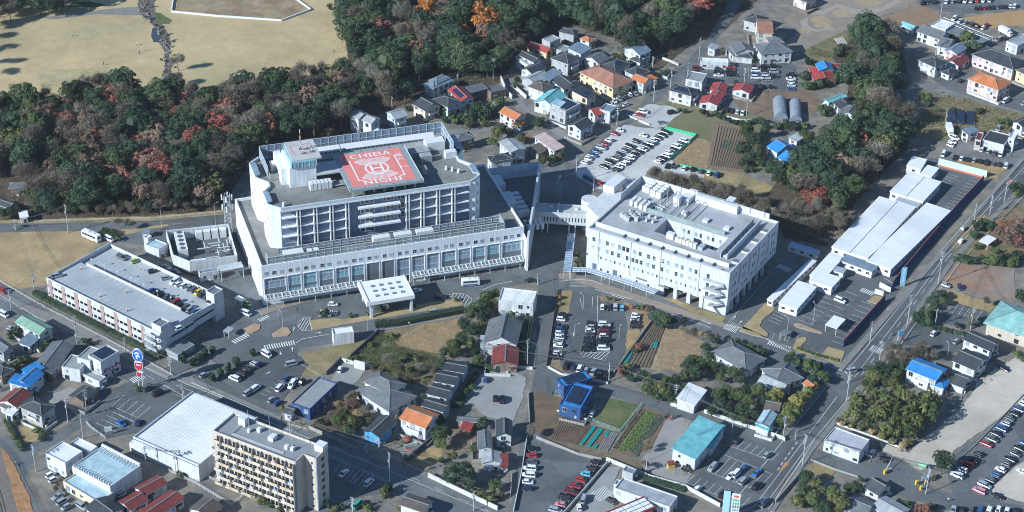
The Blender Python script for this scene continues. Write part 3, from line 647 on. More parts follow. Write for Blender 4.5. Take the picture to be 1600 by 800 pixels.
screen(10.6,84,50.0,HT,HT+5.2,3.0,mull=.3,gl=GLASSB);screen(33,50,84,HT,HT+5.2,3.0,'y',mull=.3,gl=GLASSB);screen(34,50,10.6,HT,HT+4.6,3,'y',gl=GLASSB)
for a,b in ((28,41),(42,79)):                      # long white plant sheds on the back wing
    mb=MB();mb.box(a,b,43.5,45.9,HT-.9,HT+2.3);mb.solid([(a-.3,43.2,HT+2.6),(b+.3,43.2,HT+2.6),(b+.3,46.4,HT+3.3),(a-.3,46.4,HT+3.3)],[(0,1,2,3)],.25);p(mb,'plant_shed',WHITE2)
    for k in range(int((b-a)/1.6)): mb=MB();mb.box(a+.5+k*1.6,a+1.5+k*1.6,43.4,43.5,HT+1.5,HT+2.2);p(mb,'louvre',GREYP)
# lift tower with the slab roof and lookout windows
c0, c1 = F.at(452, 262, 43), F.at(493.5, 255.5, 43)
cx0, cx1, cy0 = c0[0], c1[0], c0[1]
cy1 = cy0 + 15
mb=MB();mb.box(cx0,cx1,cy0,cy1,HT-.9,42.6);mb.box(cx0-2.6,cx0,cy0+3,cy1+3,HT-.9,41);p(mb,'lift_tower_wall',WHITEH)
mb=MB();mb.box(cx0+.8,cx1+.3,cy0-.6,cy1,42.6,45);p(mb,'lookout_glass',GLASST)
for i in range(8): mb=MB();x=cx0+.8+i*(cx1-cx0-.6)/7;mb.box(x-.07,x+.07,cy0-.7,cy0-.6,42.6,45);p(mb,'lookout_mullion',ALU)
l4=[F.at(x,y,45.5) for x,y in ((457.5,251.5),(502.5,245.5),(488.5,216.5),(442,223))]
lx0,lx1,ly0,ly1=(l4[0][0]+l4[3][0])/2,(l4[1][0]+l4[2][0])/2,(l4[0][1]+l4[1][1])/2,(l4[2][1]+l4[3][1])/2
mb=MB();mb.box(lx0,lx1,ly0,ly1,45,45.5);p(mb,'lift_tower_roof',M('slab_grey',(.44,.44,.43),.8,.1,.3))
mcx, mcy = (lx0 + lx1) / 2, (ly0 + ly1) / 2
RED = M('signal_red', (.55, .06, .04), .5, .1)
mb = MB()
for a,b,c,d in ((-4,4,-3.6,-3.5),(-4,4,3.9,4),(-4,-3.9,-3.5,3.9),(3.9,4,-3.5,3.9)): mb.box(mcx+a,mcx+b,mcy+c,mcy+d,45.5,45.56)
p(mb, 'roof_marking', RED)
for x,y,h in ((-.6,.6,8.5),(1.4,.2,3.2),(-.4,-3,2.4),(3,-2.6,1.2)):
    for k in range(6): mb=MB();mb.tube((mcx+x,mcy+y,45.5+h*k/6),(mcx+x,mcy+y,45.5+h*(k+1)/6),.16,n=6);p(mb,'mast_section',WHITE2 if k % 2 else RED)
    mb=MB();mb.box(mcx+x-.7,mcx+x+.7,mcy+y-.5,mcy+y+.5,45.56,45.9);p(mb,'mast_base',GREYP)
# helipad deck
HD = 39.0
h4=[F.at(x,y,HD) for x,y in ((550,292.5),(650,279.5),(626,232),(527,241.5))]
hx0,hx1,hy0,hy1=(h4[0][0]+h4[3][0])/2,(h4[1][0]+h4[2][0])/2,(h4[0][1]+h4[1][1])/2,(h4[2][1]+h4[3][1])/2
mb=MB();mb.box(hx0-1.6,hx1+2.4,hy0-2.0,hy1+1.4,HD-1.0,HD-.06);p(mb,'helipad_deck',M('deck_steel',(.25,.30,.31),.7,.12,.4))
PINK = M('salmon_deck_paint', (.66, .215, .185), .75, .07, .2)
mb=MB();mb.box(hx0,hx1,hy0,hy1,HD-.06,HD);p(mb,'helipad_surface',PINK)
PW = M('helipad_white_paint', (.76, .74, .73), .7, .06)
HM=MB();hw=hx1-hx0;hh=hy1-hy0;hcx,hcy=(hx0+hx1)/2,(hy0+hy1)/2;ZH=HD+.012
def hbar(x0,x1,y0,y1,z=ZH): HM.face([(hx0+x0*hw,hy0+y0*hh,z),(hx0+x1*hw,hy0+y0*hh,z),(hx0+x1*hw,hy0+y1*hh,z),(hx0+x0*hw,hy0+y1*hh,z)])
hbar(.13,.15,.15,.80);hbar(.85,.87,.15,.80);hbar(.15,.22,.15,.17);hbar(.78,.85,.15,.17)
for a in range(40):                                    # ring round the H
    t0,t1=2*math.pi*a/40,2*math.pi*(a+1)/40;r0,r1=.162*hw,.19*hw;c=Vector((hx0+.5*hw,hy0+.475*hh,0))
    HM.face([(c.x+r*math.cos(t),c.y+r*math.sin(t)*1.0,ZH) for r,t in ((r0,t0),(r1,t0),(r1,t1),(r0,t1))])
hbar(.40,.435,.36,.59);hbar(.565,.60,.36,.59);hbar(.435,.565,.458,.492)
for sgn,cy in ((1,.14),(-1,.81)):                  # the two fans of fine arcs
    for k in range(8):
        r = .055 + .0; prev = None
        for a in range(25):
            x=.2+.6*a/24;yy=cy+sgn*(.02+.018*k)+sgn*.075*math.cos((x-.5)*math.pi/.62)*(k/7.0+.15)
            wx=.002+.011*max(0,math.cos((x-.5)*math.pi/.62))
            if prev and abs(x-.5)<.13+.17*(1-abs(k-3.5)/7): HM.face([(hx0+prev[0]*hw,hy0+(prev[1]-.006)*hh,ZH+.004),(hx0+x*hw,hy0+(yy-.006)*hh,ZH+.004),(hx0+x*hw,hy0+(yy+.006)*hh,ZH+.004),(hx0+prev[0]*hw,hy0+(prev[1]+.006)*hh,ZH+.004)])
            prev = (x, yy)
HM.obj('helipad_marking', PW, hosp)
def text(txt, parent, mat, size, m, name='lettering', sx=1.0, ext=.0):
    cu=bpy.data.curves.new(name,'FONT');cu.body=txt;cu.size=size;cu.align_x='CENTER';cu.align_y='CENTER';cu.extrude=ext;cu.resolution_u=3
    tmp=bpy.data.objects.new('lettering_outline',cu);COL.objects.link(tmp);bpy.context.view_layer.update()
    me=bpy.data.meshes.new_from_object(tmp.evaluated_get(bpy.context.evaluated_depsgraph_get()));bpy.data.objects.remove(tmp)
    me.materials.clear();me.materials.append(mat);o=link(name,me,parent)
    o.matrix_local = m @ Matrix.Diagonal((sx, 1, 1, 1)); return o
def serif(word,x0,x1,y0,y1,z):                    # broad serif capitals painted on the deck
    n=len(word);wd={'I': .55};tot=sum(wd.get(c,1) for c in word);x=x0;u=(x1-x0)/tot
    def R_(a,b,c,d): HM2.face([(a,c,z),(b,c,z),(b,d,z),(a,d,z)])
    for c in word:
        L=wd.get(c,1)*u;g=L*.08;a,b=x+g,x+L-g;w_=u*.17;hgt=y1-y0;s_=hgt*.12;m_=(a+b)/2
        if c in 'HN':
            R_(a, a + w_, y0, y1); R_(b - w_, b, y0, y1)
            if c=='H': R_(a+w_,b-w_,y0+hgt*.44,y0+hgt*.56)
            else: HM2.face([(a+w_,y1,z+.003),(a,y1,z+.003),(b-w_,y0,z+.003),(b,y0,z+.003)])
        elif c=='I': R_(m_-w_/2,m_+w_/2,y0,y1);R_(a,m_-w_/2,y0,y0+s_);R_(m_+w_/2,b,y0,y0+s_);R_(a,m_-w_/2,y1-s_,y1);R_(m_+w_/2,b,y1-s_,y1)
        elif c == 'A':
            HM2.face([(a,y0,z),(a+w_,y0,z),(m_+w_*.3,y1,z),(m_-w_*.4,y1,z)]);HM2.face([(b-w_,y0,z+.003),(b,y0,z+.003),(m_+w_*.4,y1,z+.003),(m_-w_*.3,y1,z+.003)]);R_(a+w_*1.3,b-w_*1.3,y0+hgt*.3,y0+hgt*.42)
        else:
            pts={'C': [(30,1),(150,1),(210,1),(330,1)],}.get(c)
            if c == 'C':
                for k in range(14):
                    t0,t1=rad(45+k*270/14),rad(45+(k+1)*270/14);ro=((b-a)/2,hgt/2);ri=((b-a)/2-w_,hgt/2-s_);cy=(y0+y1)/2
                    HM2.face([(m_+ri[0]*math.cos(t0),cy+ri[1]*math.sin(t0),z),(m_+ro[0]*math.cos(t0),cy+ro[1]*math.sin(t0),z),(m_+ro[0]*math.cos(t1),cy+ro[1]*math.sin(t1),z),(m_+ri[0]*math.cos(t1),cy+ri[1]*math.sin(t1),z)])
            elif c == 'B':
                R_(a, a + w_, y0, y1)
                for yy in (y0,y0+hgt*.44,y1-s_): R_(a+w_,b-w_,yy,yy+s_)
                R_(b-w_,b,y0+s_*.6,y0+hgt*.46);R_(b-w_*1.2,b-w_*.2,y0+hgt*.54,y1-s_*.6)
            elif c == 'S':
                for yy in (y0,y0+hgt*.44,y1-s_): R_(a+w_*.5,b-w_*.5,yy,yy+s_)
                R_(a,a+w_,y0+hgt*.5,y1-s_*.4);R_(b-w_,b,y0+s_*.4,y0+hgt*.5);R_(a,a+w_,y0+s_*.3,y0+hgt*.25);R_(b-w_,b,y1-hgt*.25,y1-s_*.3)
        x += L
HM2 = MB()
serif('CHIBA',hx0+.17*hw,hx0+.83*hw,hy0+.84*hh,hy0+.955*hh,ZH+.01)
serif('NISHI',hx0+.19*hw,hx0+.81*hw,hy0+.03*hh,hy0+.145*hh,ZH+.01)
HM2.obj('helipad_lettering', PW, hosp)
for k,ch in enumerate(('最','大','','5.7t')):       # load limit down the right edge
    if ch: text(ch,hosp,PW,2.6 if len(ch)==1 else 1.8,Matrix.Translation((hx0+.925*hw,hy0+(.77-.12*k)*hh,ZH+.01)),'load_limit_lettering',1.1)
for i in range(7):                                     # deck columns
    for y in (hy0 + 1, (hy0 + hy1) / 2, hy1 - 1):
        mb=MB();x=hx0+.5+i*(hw-1)/6;mb.box(x-.35,x+.35,y-.35,y+.35,HT-.9,HD-1);p(mb,'deck_column',CONC)
mb=MB();mb.box(cx1+.2,hx0-1.65,cy0-1,hy1-3,HD-.6,HD-.1);p(mb,'helipad_ramp',M('ramp_grey',(.42,.43,.44),.8,.08,.4))
for k in range(12): mb=MB();mb.box(hx0-1.5+(k % 6)*(hw+3)/5-.15,hx0-1.2+(k % 6)*(hw+3)/5,hy0-1.7 if k<6 else hy1+1,hy0-1.4 if k<6 else hy1+1.3,HD-.06,HD+.25);p(mb,'deck_light',GREYP)
mb=MB();mb.box(hx1+2.2,hx1+2.4,hy0-2,hy1+1.4,HD-.06,HD+.12);p(mb,'deck_edge',WHITE2)
# rooftop machinery of the tower
for i in range(6): mb=MB();mb.box(24+i*1.45,25.2+i*1.45,20.5,23.5,HT-.7,HT+2.2);p(mb,'chiller_unit',M('chiller_white',(.62,.63,.63),.6,.15,2.5))
for i in range(5): mb=MB();mb.tube((33+i*.2,21+i*.8,HT),(hx0+3,21+i*.8,HT),.22,n=6);p(mb,'roof_duct',STEEL)
for x,y,a,b,h in ((12.5,38,3,3,3.2),(67,34.5,8,5,1.6),(70,30,4.5,3,2.0),(80,30.2,4.5,2.6,2.2),(74.5,38,7.5,4.5,3.0),(68,20.5,2,3.2,1.8)):
    mb=MB();mb.box(x,x+a,y,y+b,HT-.7,HT+h);p(mb,'plant_unit',WHITE2 if h>2 else M('unit_grey',(.3,.31,.32),.7,.2))
mb=MB();mb.box(11,25,32.5,32.8,HT-.6,HT+2.0);mb.box(11,11.3,32.8,49,HT-.6,HT+2.0);p(mb,'plant_screen_wall',M('screen_grey',(.30,.31,.30),.8,.15))
for x,y in ((75,16.5),(80,15.5)): mb=MB();mb.tube((x,y,HT-.7),(x,y,HT+8),.07,n=5);p(mb,'antenna_mast',STEEL)
for x,y in ((12,12.6),(82,19),(78,22.5),(80,21)): mb=MB();mb.tube((x,y,HT-.8),(x,y,HT+.8),.6,.5,8);p(mb,'roof_vent',WHITE2)
# low east wing behind its slanting wall
e4 = F.at(844, 254, 15); e5 = F.at(825, 372, 15)
ew=[(W+.02,1.2),(e5[0],e5[1]),(e4[0],e4[1]),(W+.02,e4[1]+1.5)]
mb=MB();mb.prism(ew,0,9.0,0,1);p(mb,'east_wing_wall',[WHITE,M('east_roof',(.13,.135,.14),.9,.15)])
A,B=Vector((e5[0],e5[1],0)),Vector((e4[0],e4[1],0));d=(B-A).normalized();n_=Vector((-d.y,d.x,0))
mb=MB();mb.prism([tuple((q).to_tuple()[:2]) for q in (A-n_*.3,B-n_*.3,B+n_*.5,A+n_*.5)],0.02,15);p(mb,'slanting_wall',WHITE)
mb=MB();mb.prism([(W+.03,1.1),(W+.03,.55),(A.x-.32,A.y+.1),(A.x-.32,A.y+.8)],0,14.5);p(mb,'end_wall',WHITEH)
screen(W+1,e4[0]-.5,e4[1]+1.0,9,15,3.5,gl=M('pale_panel',(.55,.60,.66),.6,.1))
for i in range(4):
    for j in range(2): mb=MB();mb.tube((W+5+i*2,10+j*3.5,9),(W+5+i*2,10+j*3.5,11.4),.7,n=8);p(mb,'tank',WHITE2)
for i in range(5): mb=MB();mb.box(W+4,W+9.5,20+i*3.6,22.4+i*3.6,9,11.2);p(mb,'chiller_unit',M('chiller_white'))
for y in (22,36): mb=MB();mb.box(W+.1,W+4.0,y,y+8,9,HP-1.5);p(mb,'stair_block',WHITE)

# ---------------------------------------------------------------- footbridge between the hospital and the white annex
FB = Frame((834, 345.5), (917, 350), 5.5)
q = lambda mb, n, m: mb.obj(n, m, bridge)
bridge=thing('footbridge','white enclosed footbridge on thin legs crossing the shaded street','footbridge',FB.o,FB.rz)
bl = FB.len; bd = 7.0
mb=MB();mb.box(0,bl,0,bd,4.6,9.4);mb.box(0,bl,0,.25,9.4,10);mb.box(0,bl,bd-.25,bd,9.4,10);q(mb,'bridge_wall',WHITE)
mb=MB();mb.box(0.1,bl-.1,.25,bd-.25,9.4,9.46);q(mb,'bridge_roof',M('bridge_roof',(.42,.42,.42),.8,.1))
mb=MB();mb.box(bl*.43,bl*.46,-.05,bd,9.46,10.6);q(mb,'bridge_roof_joint',WHITE)
for i in range(5): window(bridge,'y0',(4.2+i*1.25,0,7.0),.45,2.1,1,1)
for i in range(8): window(bridge,'y0',(11.6+i*1.25,0,7.0),.45,2.1,1,1)
for x in (3.4,5.6,14.2,16.6): mb=MB();mb.box(x-.22,x+.22,.5,.9,0,4.6);mb.box(x-.22,x+.22,bd-1,bd-.6,0,4.6);q(mb,'leg',WHITE2)
for x,y in ((6,4.5),(16,3.5),(20,5)): mb=MB();mb.box(x,x+1.4,y,y+1,9.46,10.1);q(mb,'roof_unit',WHITE2)

# ---------------------------------------------------------------- the white annex with the inner courtyard
HA = 19.0
FA = Frame((1140.5, 427), (1217, 346), HA)
ann=thing('annex_building','white square hospital annex with an inner courtyard and rooftop machinery','hospital',FA.o,FA.rz)
AW = FA.len; AD = FA.at(921, 353.7, HA)[1]
q = lambda mb, n, m, kind=None: mb.obj(n, m, ann, kind)
GZ = 4.6
notch_y = 0
cy0, cy1_, cx0, cx1 = 12.5, AD - 27, 14.5, 24.5       # courtyard
cyd=[FA.at(x,y,HA-1) for x,y in ((1087,391),(1121,362),(1040,335),(1017,349))]
mb = MB()
z0, z1 = GZ, HA
for a in ((0,AW,0,12),(0,AW,AD-22,AD),(0,13,12,AD-22),(24,AW,12,AD-22)):
    mb.prism([(a[0],a[2]),(a[1],a[2]),(a[1],a[3]),(a[0],a[3])],z0,z1-1.0,0,1)
q(mb, 'wall', [WHITE, ROOFL])
mb=MB();mb.prism([(13,12),(24,12),(24,AD-22),(13,AD-22)],z0,z0+3,0,1);q(mb,'courtyard_floor',[WHITE,ROOFC])
mb=MB();mb.box(0,9,28,AD,0,GZ);mb.box(9,AW-3,22,AD,0,GZ);mb.box(6,9,12,28,0,GZ);mb.box(0,3.5,.3,9.5,0,GZ);q(mb,'ground_floor_wall',WHITE)
parapet([(0,0),(AW,0),(AW,AD),(0,AD)],HA-1,HA,.5,'parapet',WHITE,ann)
mb=MB()                                              # long raised coping strips over the west range,with little dark gaps
mb.box(.7,1.6,4,AD-1,HA-1,HA-.25);mb.box(4.4,4.8,2.5,AD-1,HA-1,HA+1.0);q(mb,'roof_upstand',WHITE)
for k in range(8): mb=MB();mb.box(1.8,4.2,8+k*5.4,8.4+k*5.4,HA-1,HA-.2);q(mb,'roof_rib',GREYP)
# columns of the open ground floor
for y in (10.7,16,21.6,27.2): mb=MB();mb.box(.01,1.5,y-.75,y+.75,0,GZ);q(mb,'ground_floor_column',WHITE)
for x in range(6): mb=MB();xx=5+x*5.6;mb.box(xx-.5,xx+.5,.01,1,0,GZ);q(mb,'ground_floor_column',WHITE)
# windows on the long west face (x=0): pairs
r = lambda px, py: FA.onx(900 + px / 8, 350 + py / 8, 0)
top=[(225,145),(292,165),(395,202),(462,222),(548,245),(600,262),(650,280),(735,318),(805,338),(910,370),(978,398),(1085,430),(1155,455),(1260,490),(1330,512),(1430,548),(1503,572)]
for x,y in top: yy,z=r(x,y);window(ann,'x0',(0,yy,15.0),1.25,1.95,2,2,frame=ALUD if x in (548,600,650) else None,glass=(GLASSC if x % 5==2 else GLASS if (x // 7) % 3 else GLASSB))
for x,y in [(213,255),(288,272),(390,305),(455,335),(535,360),(640,395),(712,420),(762,438),(815,455),(900,485),(970,510),(1075,542),(1145,568),(1252,602),(1322,625),(1425,660),(1497,683)]:
    yy,z=r(x,y);window(ann,'x0',(0,yy,11.3),1.25,1.95,2,2,glass=(GLASSC if x % 4==1 else GLASS if (x // 5) % 3 else GLASSB))
for x in range(25): window(ann,'x0',(0,11.5+x*1.9+(x // 3)*.35,7.6),.62,1.4,1,1,glass=GLASSB if x % 3 else GLASS)
for yy,z in ((50.5,2.4),(53.5,2.4),(45,2.3),(38,2.3),(33,2.3)): window(ann,'x0',(0,yy,z),.8,1.2,1,1)
for yy in (56.5,47.5): mb=MB();mb.box(-.16,0,yy-.8,yy+.8,0,4.2);q(mb,'doorway_recess',M('blue_door',(.10,.13,.22),.6,.1))
for yy in (36,26.5): mb=MB();mb.box(-.14,.0,yy-2.2,yy+2.2,3.6,4.3);q(mb,'louvre',GREYP)
for yy in (12.2,28.5,41.2,55): mb=MB();mb.tube((-.1,yy,4),(-.1,yy,HA),.1,n=5);q(mb,'downpipe',STEEL)
# escape stair at the near corner
for k, z in enumerate((13.6, 9.7, 5.8)):
    mb=MB();mb.box(-1.5,0,1.8,9.8,z-.2,z);q(mb,'stair_landing',STEEL)
    mb = MB()
    for i in range(9): mb.tube((-1.45,1.8+i,z),(-1.45,1.8+i,z+1.1),.04,n=4)
    mb.box(-1.5,-1.42,1.8,9.8,z+1.05,z+1.12);q(mb,'handrail',STEEL)
    window(ann,'x0',(0,8.6,z+1.1),1.3,2.2,2,1,name='escape_door_window')
    zz = z - 3.9 if k < 2 else .1
    mb=MB();mb.solid([(-2.7,1.9,z),(-1.55,1.9,z),(-1.55,5.6,z-1.9),(-2.7,5.6,z-1.9)],[(3,2,1,0)],.25);mb.solid([(-1.5,5.6,z-1.9),(-.4,5.6,z-1.9),(-.4,2,zz),(-1.5,2,zz)],[(3,2,1,0)],.25);mb.box(-2.7,-.3,5.6,6.8,z-2.1,z-1.9);q(mb,'stair_flight',M('stair_steel',(.30,.31,.33),.6,.15))
# east face (y=0): bays with slots drawn as flat blue-grey strips between
for b in range(5):
    x0 = 1.0 + b * (AW - 1) / 5; xw = (AW - 1) / 5
    if b: mb=MB();mb.box(x0-1.1,x0+.7,-.03,.0,9.2,HA-1.2);q(mb,'slot_strip',M('slot_blue',(.30,.33,.40),.7,.1))
    if b: mb=MB();mb.prism([(x0-1.3,.6),(x0+.9,.6),(x0+.9,3.2),(x0-1.3,3.2)],HA-.95,HA-.1,0,1);q(mb,'roof_notch',[WHITE,GREYP])
    for z, hh in ((15.2, 2.2), (11.3, 2.0), (7.4, 1.3)):
        for dx in (.36,.58): window(ann,'y0',(x0+xw*dx,0,z),.75,hh,1,1,glass=GLASS)
        if z<9: window(ann,'y0',(x0+xw*.8,0,z),.7,hh,1,1,glass=GLASS)
# courtyard windows on the far inner wall (x=24 facing -x) and wall y=AD-22
for i in range(7):
    yy = 15 + i * 2.6 + (i % 2) * .6
    for z in (15.2,11.4): window(ann,'x0',(24-.001,yy,z),1.0,1.9,2,1,glass=GLASSB if (i+int(z)) % 2 else GLASS)
# terrace with glass rail along the east range
mb=MB();mb.box(9.5,AW-5,5.6,6.0,HA-1,HA+1.3);q(mb,'terrace_wall',WHITE)
scr = MB(); g_ = MB()
for i in range(22): y=AW*0+9.6+i*(AW-15)/21;scr.box(y-.07,y+.07,8.2,8.4,HA-1,HA+1.4)
scr.box(9.6,AW-5.4,8.2,8.4,HA+1.3,HA+1.45);g_.face([(9.6,8.3,HA-1),(AW-5.4,8.3,HA-1),(AW-5.4,8.3,HA+1.3),(9.6,8.3,HA+1.3)])
q(scr, 'rail_frame', ALU); q(g_, 'rail_glass', GLASST)
for i in range(7): mb=MB();xx=10.5+i*3.6;mb.box(xx,xx+2.2,6.6,7.8,HA-1,HA-.2);q(mb,'planter',WHITE)
# roof machinery
CH = M('chiller_white')
for i in range(5):
    for j in range(2): mb=MB();mb.box(25+j*4.4,28.6+j*4.4,AD-9.5+i*0,AD-8,HA-.8,HA+.1);q(mb,'unit_plinth',CONC) if i==0 else None
def unit(px, py, a, b, h, name='plant_unit', mat=WHITE2, z=HA - 1):
    x,y=FA.at(px,py,z);m_=MB();m_.box(x-a/2,x+a/2,y-b/2,y+b/2,z,z+h);return q(m_,name,mat)
for k in range(3): unit(1010+k*4.4,299.5-k*3.6,1.5,3.2,2.4,'chiller_unit',CH)
for j in range(2):
    for k in range(4): unit(1020+k*4.4+j*9,306-k*3.7+j*3.2,1.35,2.2,2.7,'chiller_unit',CH)
for k in range(4): unit(990+k*7.2,317.5+k*2.9,4.6,1.25,2.3,'chiller_unit',CH)
for j in range(2):
    for k in range(4): unit(1003+k*9-j*4,312+k*3.4+j*3,.25,5.5,.9,'cable_tray',STEEL)
for k in range(7): unit(972+k*4.6,338+(k % 3)*3.4,1.6,1.4,1.8,'pump_unit',STEEL)
for k in range(9): unit(985+k*5,332+k*1.2+(k % 2)*8,.9,.9,1.4,'vent_pipe',STEEL)
unit(1058,320,2.6,2.6,3.8);unit(1077,311,9,3.5,2.2);unit(1121,323,3.0,18,3.2,'plant_shed',WHITE2);unit(1142,315,4,3,1.2)
for k in range(6): unit(1058+k*5.6,377+k*2.0,1.7,1.3,1.9,'chiller_unit',M('cream_unit',(.62,.60,.52),.6,.15))
unit(1048,372,2,3,2.4);unit(1096,388,3,2,1.2,'roof_hatch',M('blue_grey_hatch',(.40,.45,.52),.6,.1))
for k in range(3): unit(1070 + k * 33, 334 + k * 12, 2.2, 2.2, 1.0)
mb = MB()
for k in range(6): mb.box(25.2,AW-1.2,AD-30+k*3.2,AD-29.7+k*3.2,HA+.4,HA+.6)
mb.box(25,25.2,14,AD-12,HA-1,HA+.7);q(mb,'pipe_rack',M('pipe_green',(.24,.30,.30),.6,.2))
parts = [(1, 9)]
mb=MB();mb.box(26,AW,AD-.4,AD,HA,HA+2.2);mb.box(AW-.4,AW,4,AD-.4,HA,HA+2.2);q(mb,'plant_screen_wall',WHITE)
for k in range(9): mb=MB();y=6+k*6;mb.box(AW-.6,AW-.4,y,y+.3,HA,HA+2.6);q(mb,'screen_post',STEEL)
for x,y in ((1041.5,328),(1003,350)): xx,yy=FA.at(x,y,HA-1);mb=MB();mb.tube((xx,yy,HA-1),(xx,yy,HA+9),.09,n=5);q(mb,'antenna_mast',STEEL)
# northern service block of the annex, with curved corner
nb=thing('service_block','white service block with a rounded corner at the north end of the annex','building',FA.o,FA.rz)
s4=[FA.at(x,y,14) for x,y in ((917,322),(945,348),(979,306),(955,290))]
mb=MB();mb.prism([s4[1],s4[2],s4[3],s4[0]],0,14);mb.obj('wall',WHITE,nb)
t4=[FA.at(x,y,17) for x,y in ((942.5,289),(959.5,292.5),(979,277),(965,272))]
mb = MB(); mb.prism(t4, 14.01, 17); mb.obj('upper_block', WHITE2, nb)
mb=MB();xx,yy=FA.at(921,309,14);mb.tube((xx,yy,0),(xx,yy,13.6),3.2,n=16);mb.obj('rounded_corner',WHITE,nb)
u4=[FA.at(x,y,12) for x,y in ((973,297),(982,303),(997,293),(980,290))]
mb = MB(); mb.prism(u4, 0, 14.6); mb.obj('shed', WHITE2, nb)
scr = MB(); a_, b_ = FA.at(945, 345, 16), FA.at(979, 305, 16)
for i in range(13):
    x=a_[0]+(b_[0]-a_[0])*i/12;y=a_[1]+(b_[1]-a_[1])*i/12;scr.box(x-.08,x+.08,y-.08,y+.08,13,17)
scr.obj('screen_post', ALU, nb)
mb=MB();mb.face([(a_[0],a_[1],13),(b_[0],b_[1],13),(b_[0],b_[1],16.8),(a_[0],a_[1],16.8)]);mb.obj('glass_screen',GLASST,nb)
# glazed walkway in front of the annex
cw=thing('covered_walkway','long glazed walkway roof on thin white posts along the annex front','walkway',G(890,423))
P=[G(x,y,3.2)-cw.location for x,y in [T22.L([(360,85)])[0],T22(470,85),T22(620,130),T22(760,175),T22(900,228)]]
mb, gl = MB(), MB()
for a, b in zip(P, P[1:]):
    d=(b-a);n=max(1,int(d.length/1.6));nn=Vector((-d.y,d.x,0)).normalized()*1.5
    for i in range(n):
        c,e=a+d*(i/n),a+d*((i+1)/n);gl.face([tuple(c-nn),tuple(e-nn),tuple(e+nn),tuple(c+nn)])
        mb.tube(c - nn, c + nn, .12, n=4)
        if i % 4 == 0:
            for s_ in (-1,1): mb.tube(c+nn*s_,(c+nn*s_)-Vector((0,0,3.2)),.08,n=5)
    for s_ in (-1, 0, 1): mb.tube(a + nn * s_, b + nn * s_, .1, n=4)
mb.obj('walkway_frame',WHITE2,cw);gl.obj('walkway_glass',GLASSB,cw)
cw2=thing('covered_walkway','short blue-framed walkway in shade beside the central street','walkway',G(886,425))
mb,gl=MB(),MB();a,b=G(886,424,3.5)-cw2.location,G(893,365,3.5)-cw2.location
d = b - a; nn = Vector((-d.y, d.x, 0)).normalized() * 1.4
for i in range(17):
    c = a + d * (i / 16); mb.tube(c - nn, c + nn, .12, n=4)
    if i % 4 == 0:
        for s_ in (-1,1): mb.tube(c+nn*s_,c+nn*s_-Vector((0,0,3.5)),.08,n=5)
for s_ in (-1, 1): mb.tube(a + nn * s_, b + nn * s_, .1, n=4)
gl.face([tuple(a-nn),tuple(b-nn),tuple(b+nn),tuple(a+nn)]);mb.obj('walkway_frame',M('blue_white',(.5,.56,.66),.6,.08),cw2);gl.obj('walkway_glass',GLASSB,cw2)

# ---------------------------------------------------------------- houses
def paint(name,c=None,v=.06): return M(name,c,.8,v,.3,kind='stain')
WALLC={'w': WHITE,'c': paint('cream_wall',(.62,.55,.42)),'g': paint('grey_wall',(.40,.41,.42)),'b': paint('brown_wall',(.20,.15,.12)),'k': paint('charcoal_wall',(.08,.085,.09)),
         'p': paint('pale_pink_wall',(.62,.50,.48)),'y': paint('yellow_cream_wall',(.66,.55,.34)),'u': paint('blue_wall',(.06,.16,.45)),'l': paint('pale_blue_wall',(.46,.53,.62)),'t': paint('timber_wall',(.23,.17,.12)),
         'n': paint('navy_wall',(.035,.08,.22)),'v': paint('sky_blue_wall',(.10,.32,.58)),'m': paint('beige_wall',(.52,.46,.38))}
def roofm(n,c,k='tile',sp=1.3,rough=.55): return M('roof_'+n,c,rough,.24,.35,kind=k,sp=sp)
ROOF={'d': roofm('dark_slate',(.055,.062,.072)),'g': roofm('grey_tile',(.15,.16,.175)),'l': roofm('light_grey',(.36,.38,.40),'seam'),'r': roofm('red_metal',(.36,.06,.055),'seam'),'o': roofm('orange',(.55,.19,.07)),
        't': roofm('terracotta',(.36,.17,.115)),'B': roofm('deep_blue',(.03,.10,.24),'seam'),'b': roofm('bright_blue',(.045,.23,.56),'seam'),'c': roofm('teal',(.20,.50,.53),'seam',1.0),'w': WROOF,'p': roofm('faded_pink',(.48,.37,.35),'seam'),'n': roofm('brown',(.115,.095,.085)),
        'e': roofm('green_metal',(.23,.37,.27),'seam'),'s': roofm('steel_blue',(.20,.26,.33),'seam'),'a': M('roof_flat_grey',(.27,.275,.28),.85,.12,.3),'k': roofm('blue_black',(.045,.05,.062),'seam'),'m': roofm('dark_red',(.20,.045,.04),'seam'),'x': roofm('pale_cyan',(.42,.56,.62),'seam')}
TRIM = M('roof_trim', (.45, .46, .47), .6, .08)
RIDGE = M('ridge_cap', (.21, .215, .22), .7, .15)
CHW = M('chiller_white', (.62, .63, .63), .6, .15, 2.5)
SOLAR = M('solar_panel', (.018, .028, .06), .12, .2, .5, spec=.9)
DOORM = M('door_brown', (.13, .08, .055), .6, .15)
RAILM = M('balcony_white', (.62, .62, .62), .6, .06)
def rect(L, N, R, h, z0=0.0):
    l, n, r = G(*L, h), G(*N, h), G(*R, h); a, b = r - n, l - n
    if a.length>=b.length: u=a.normalized();v=Vector((-u.y,u.x,0));W,D=a.length,max(2.0,b.dot(v))
    else:
        v=b.normalized();u=Vector((v.y,-v.x,0));D,W=b.length,max(2.0,a.dot(u))
    return Vector((n.x, n.y, 0)), math.atan2(u.y, u.x), W, D
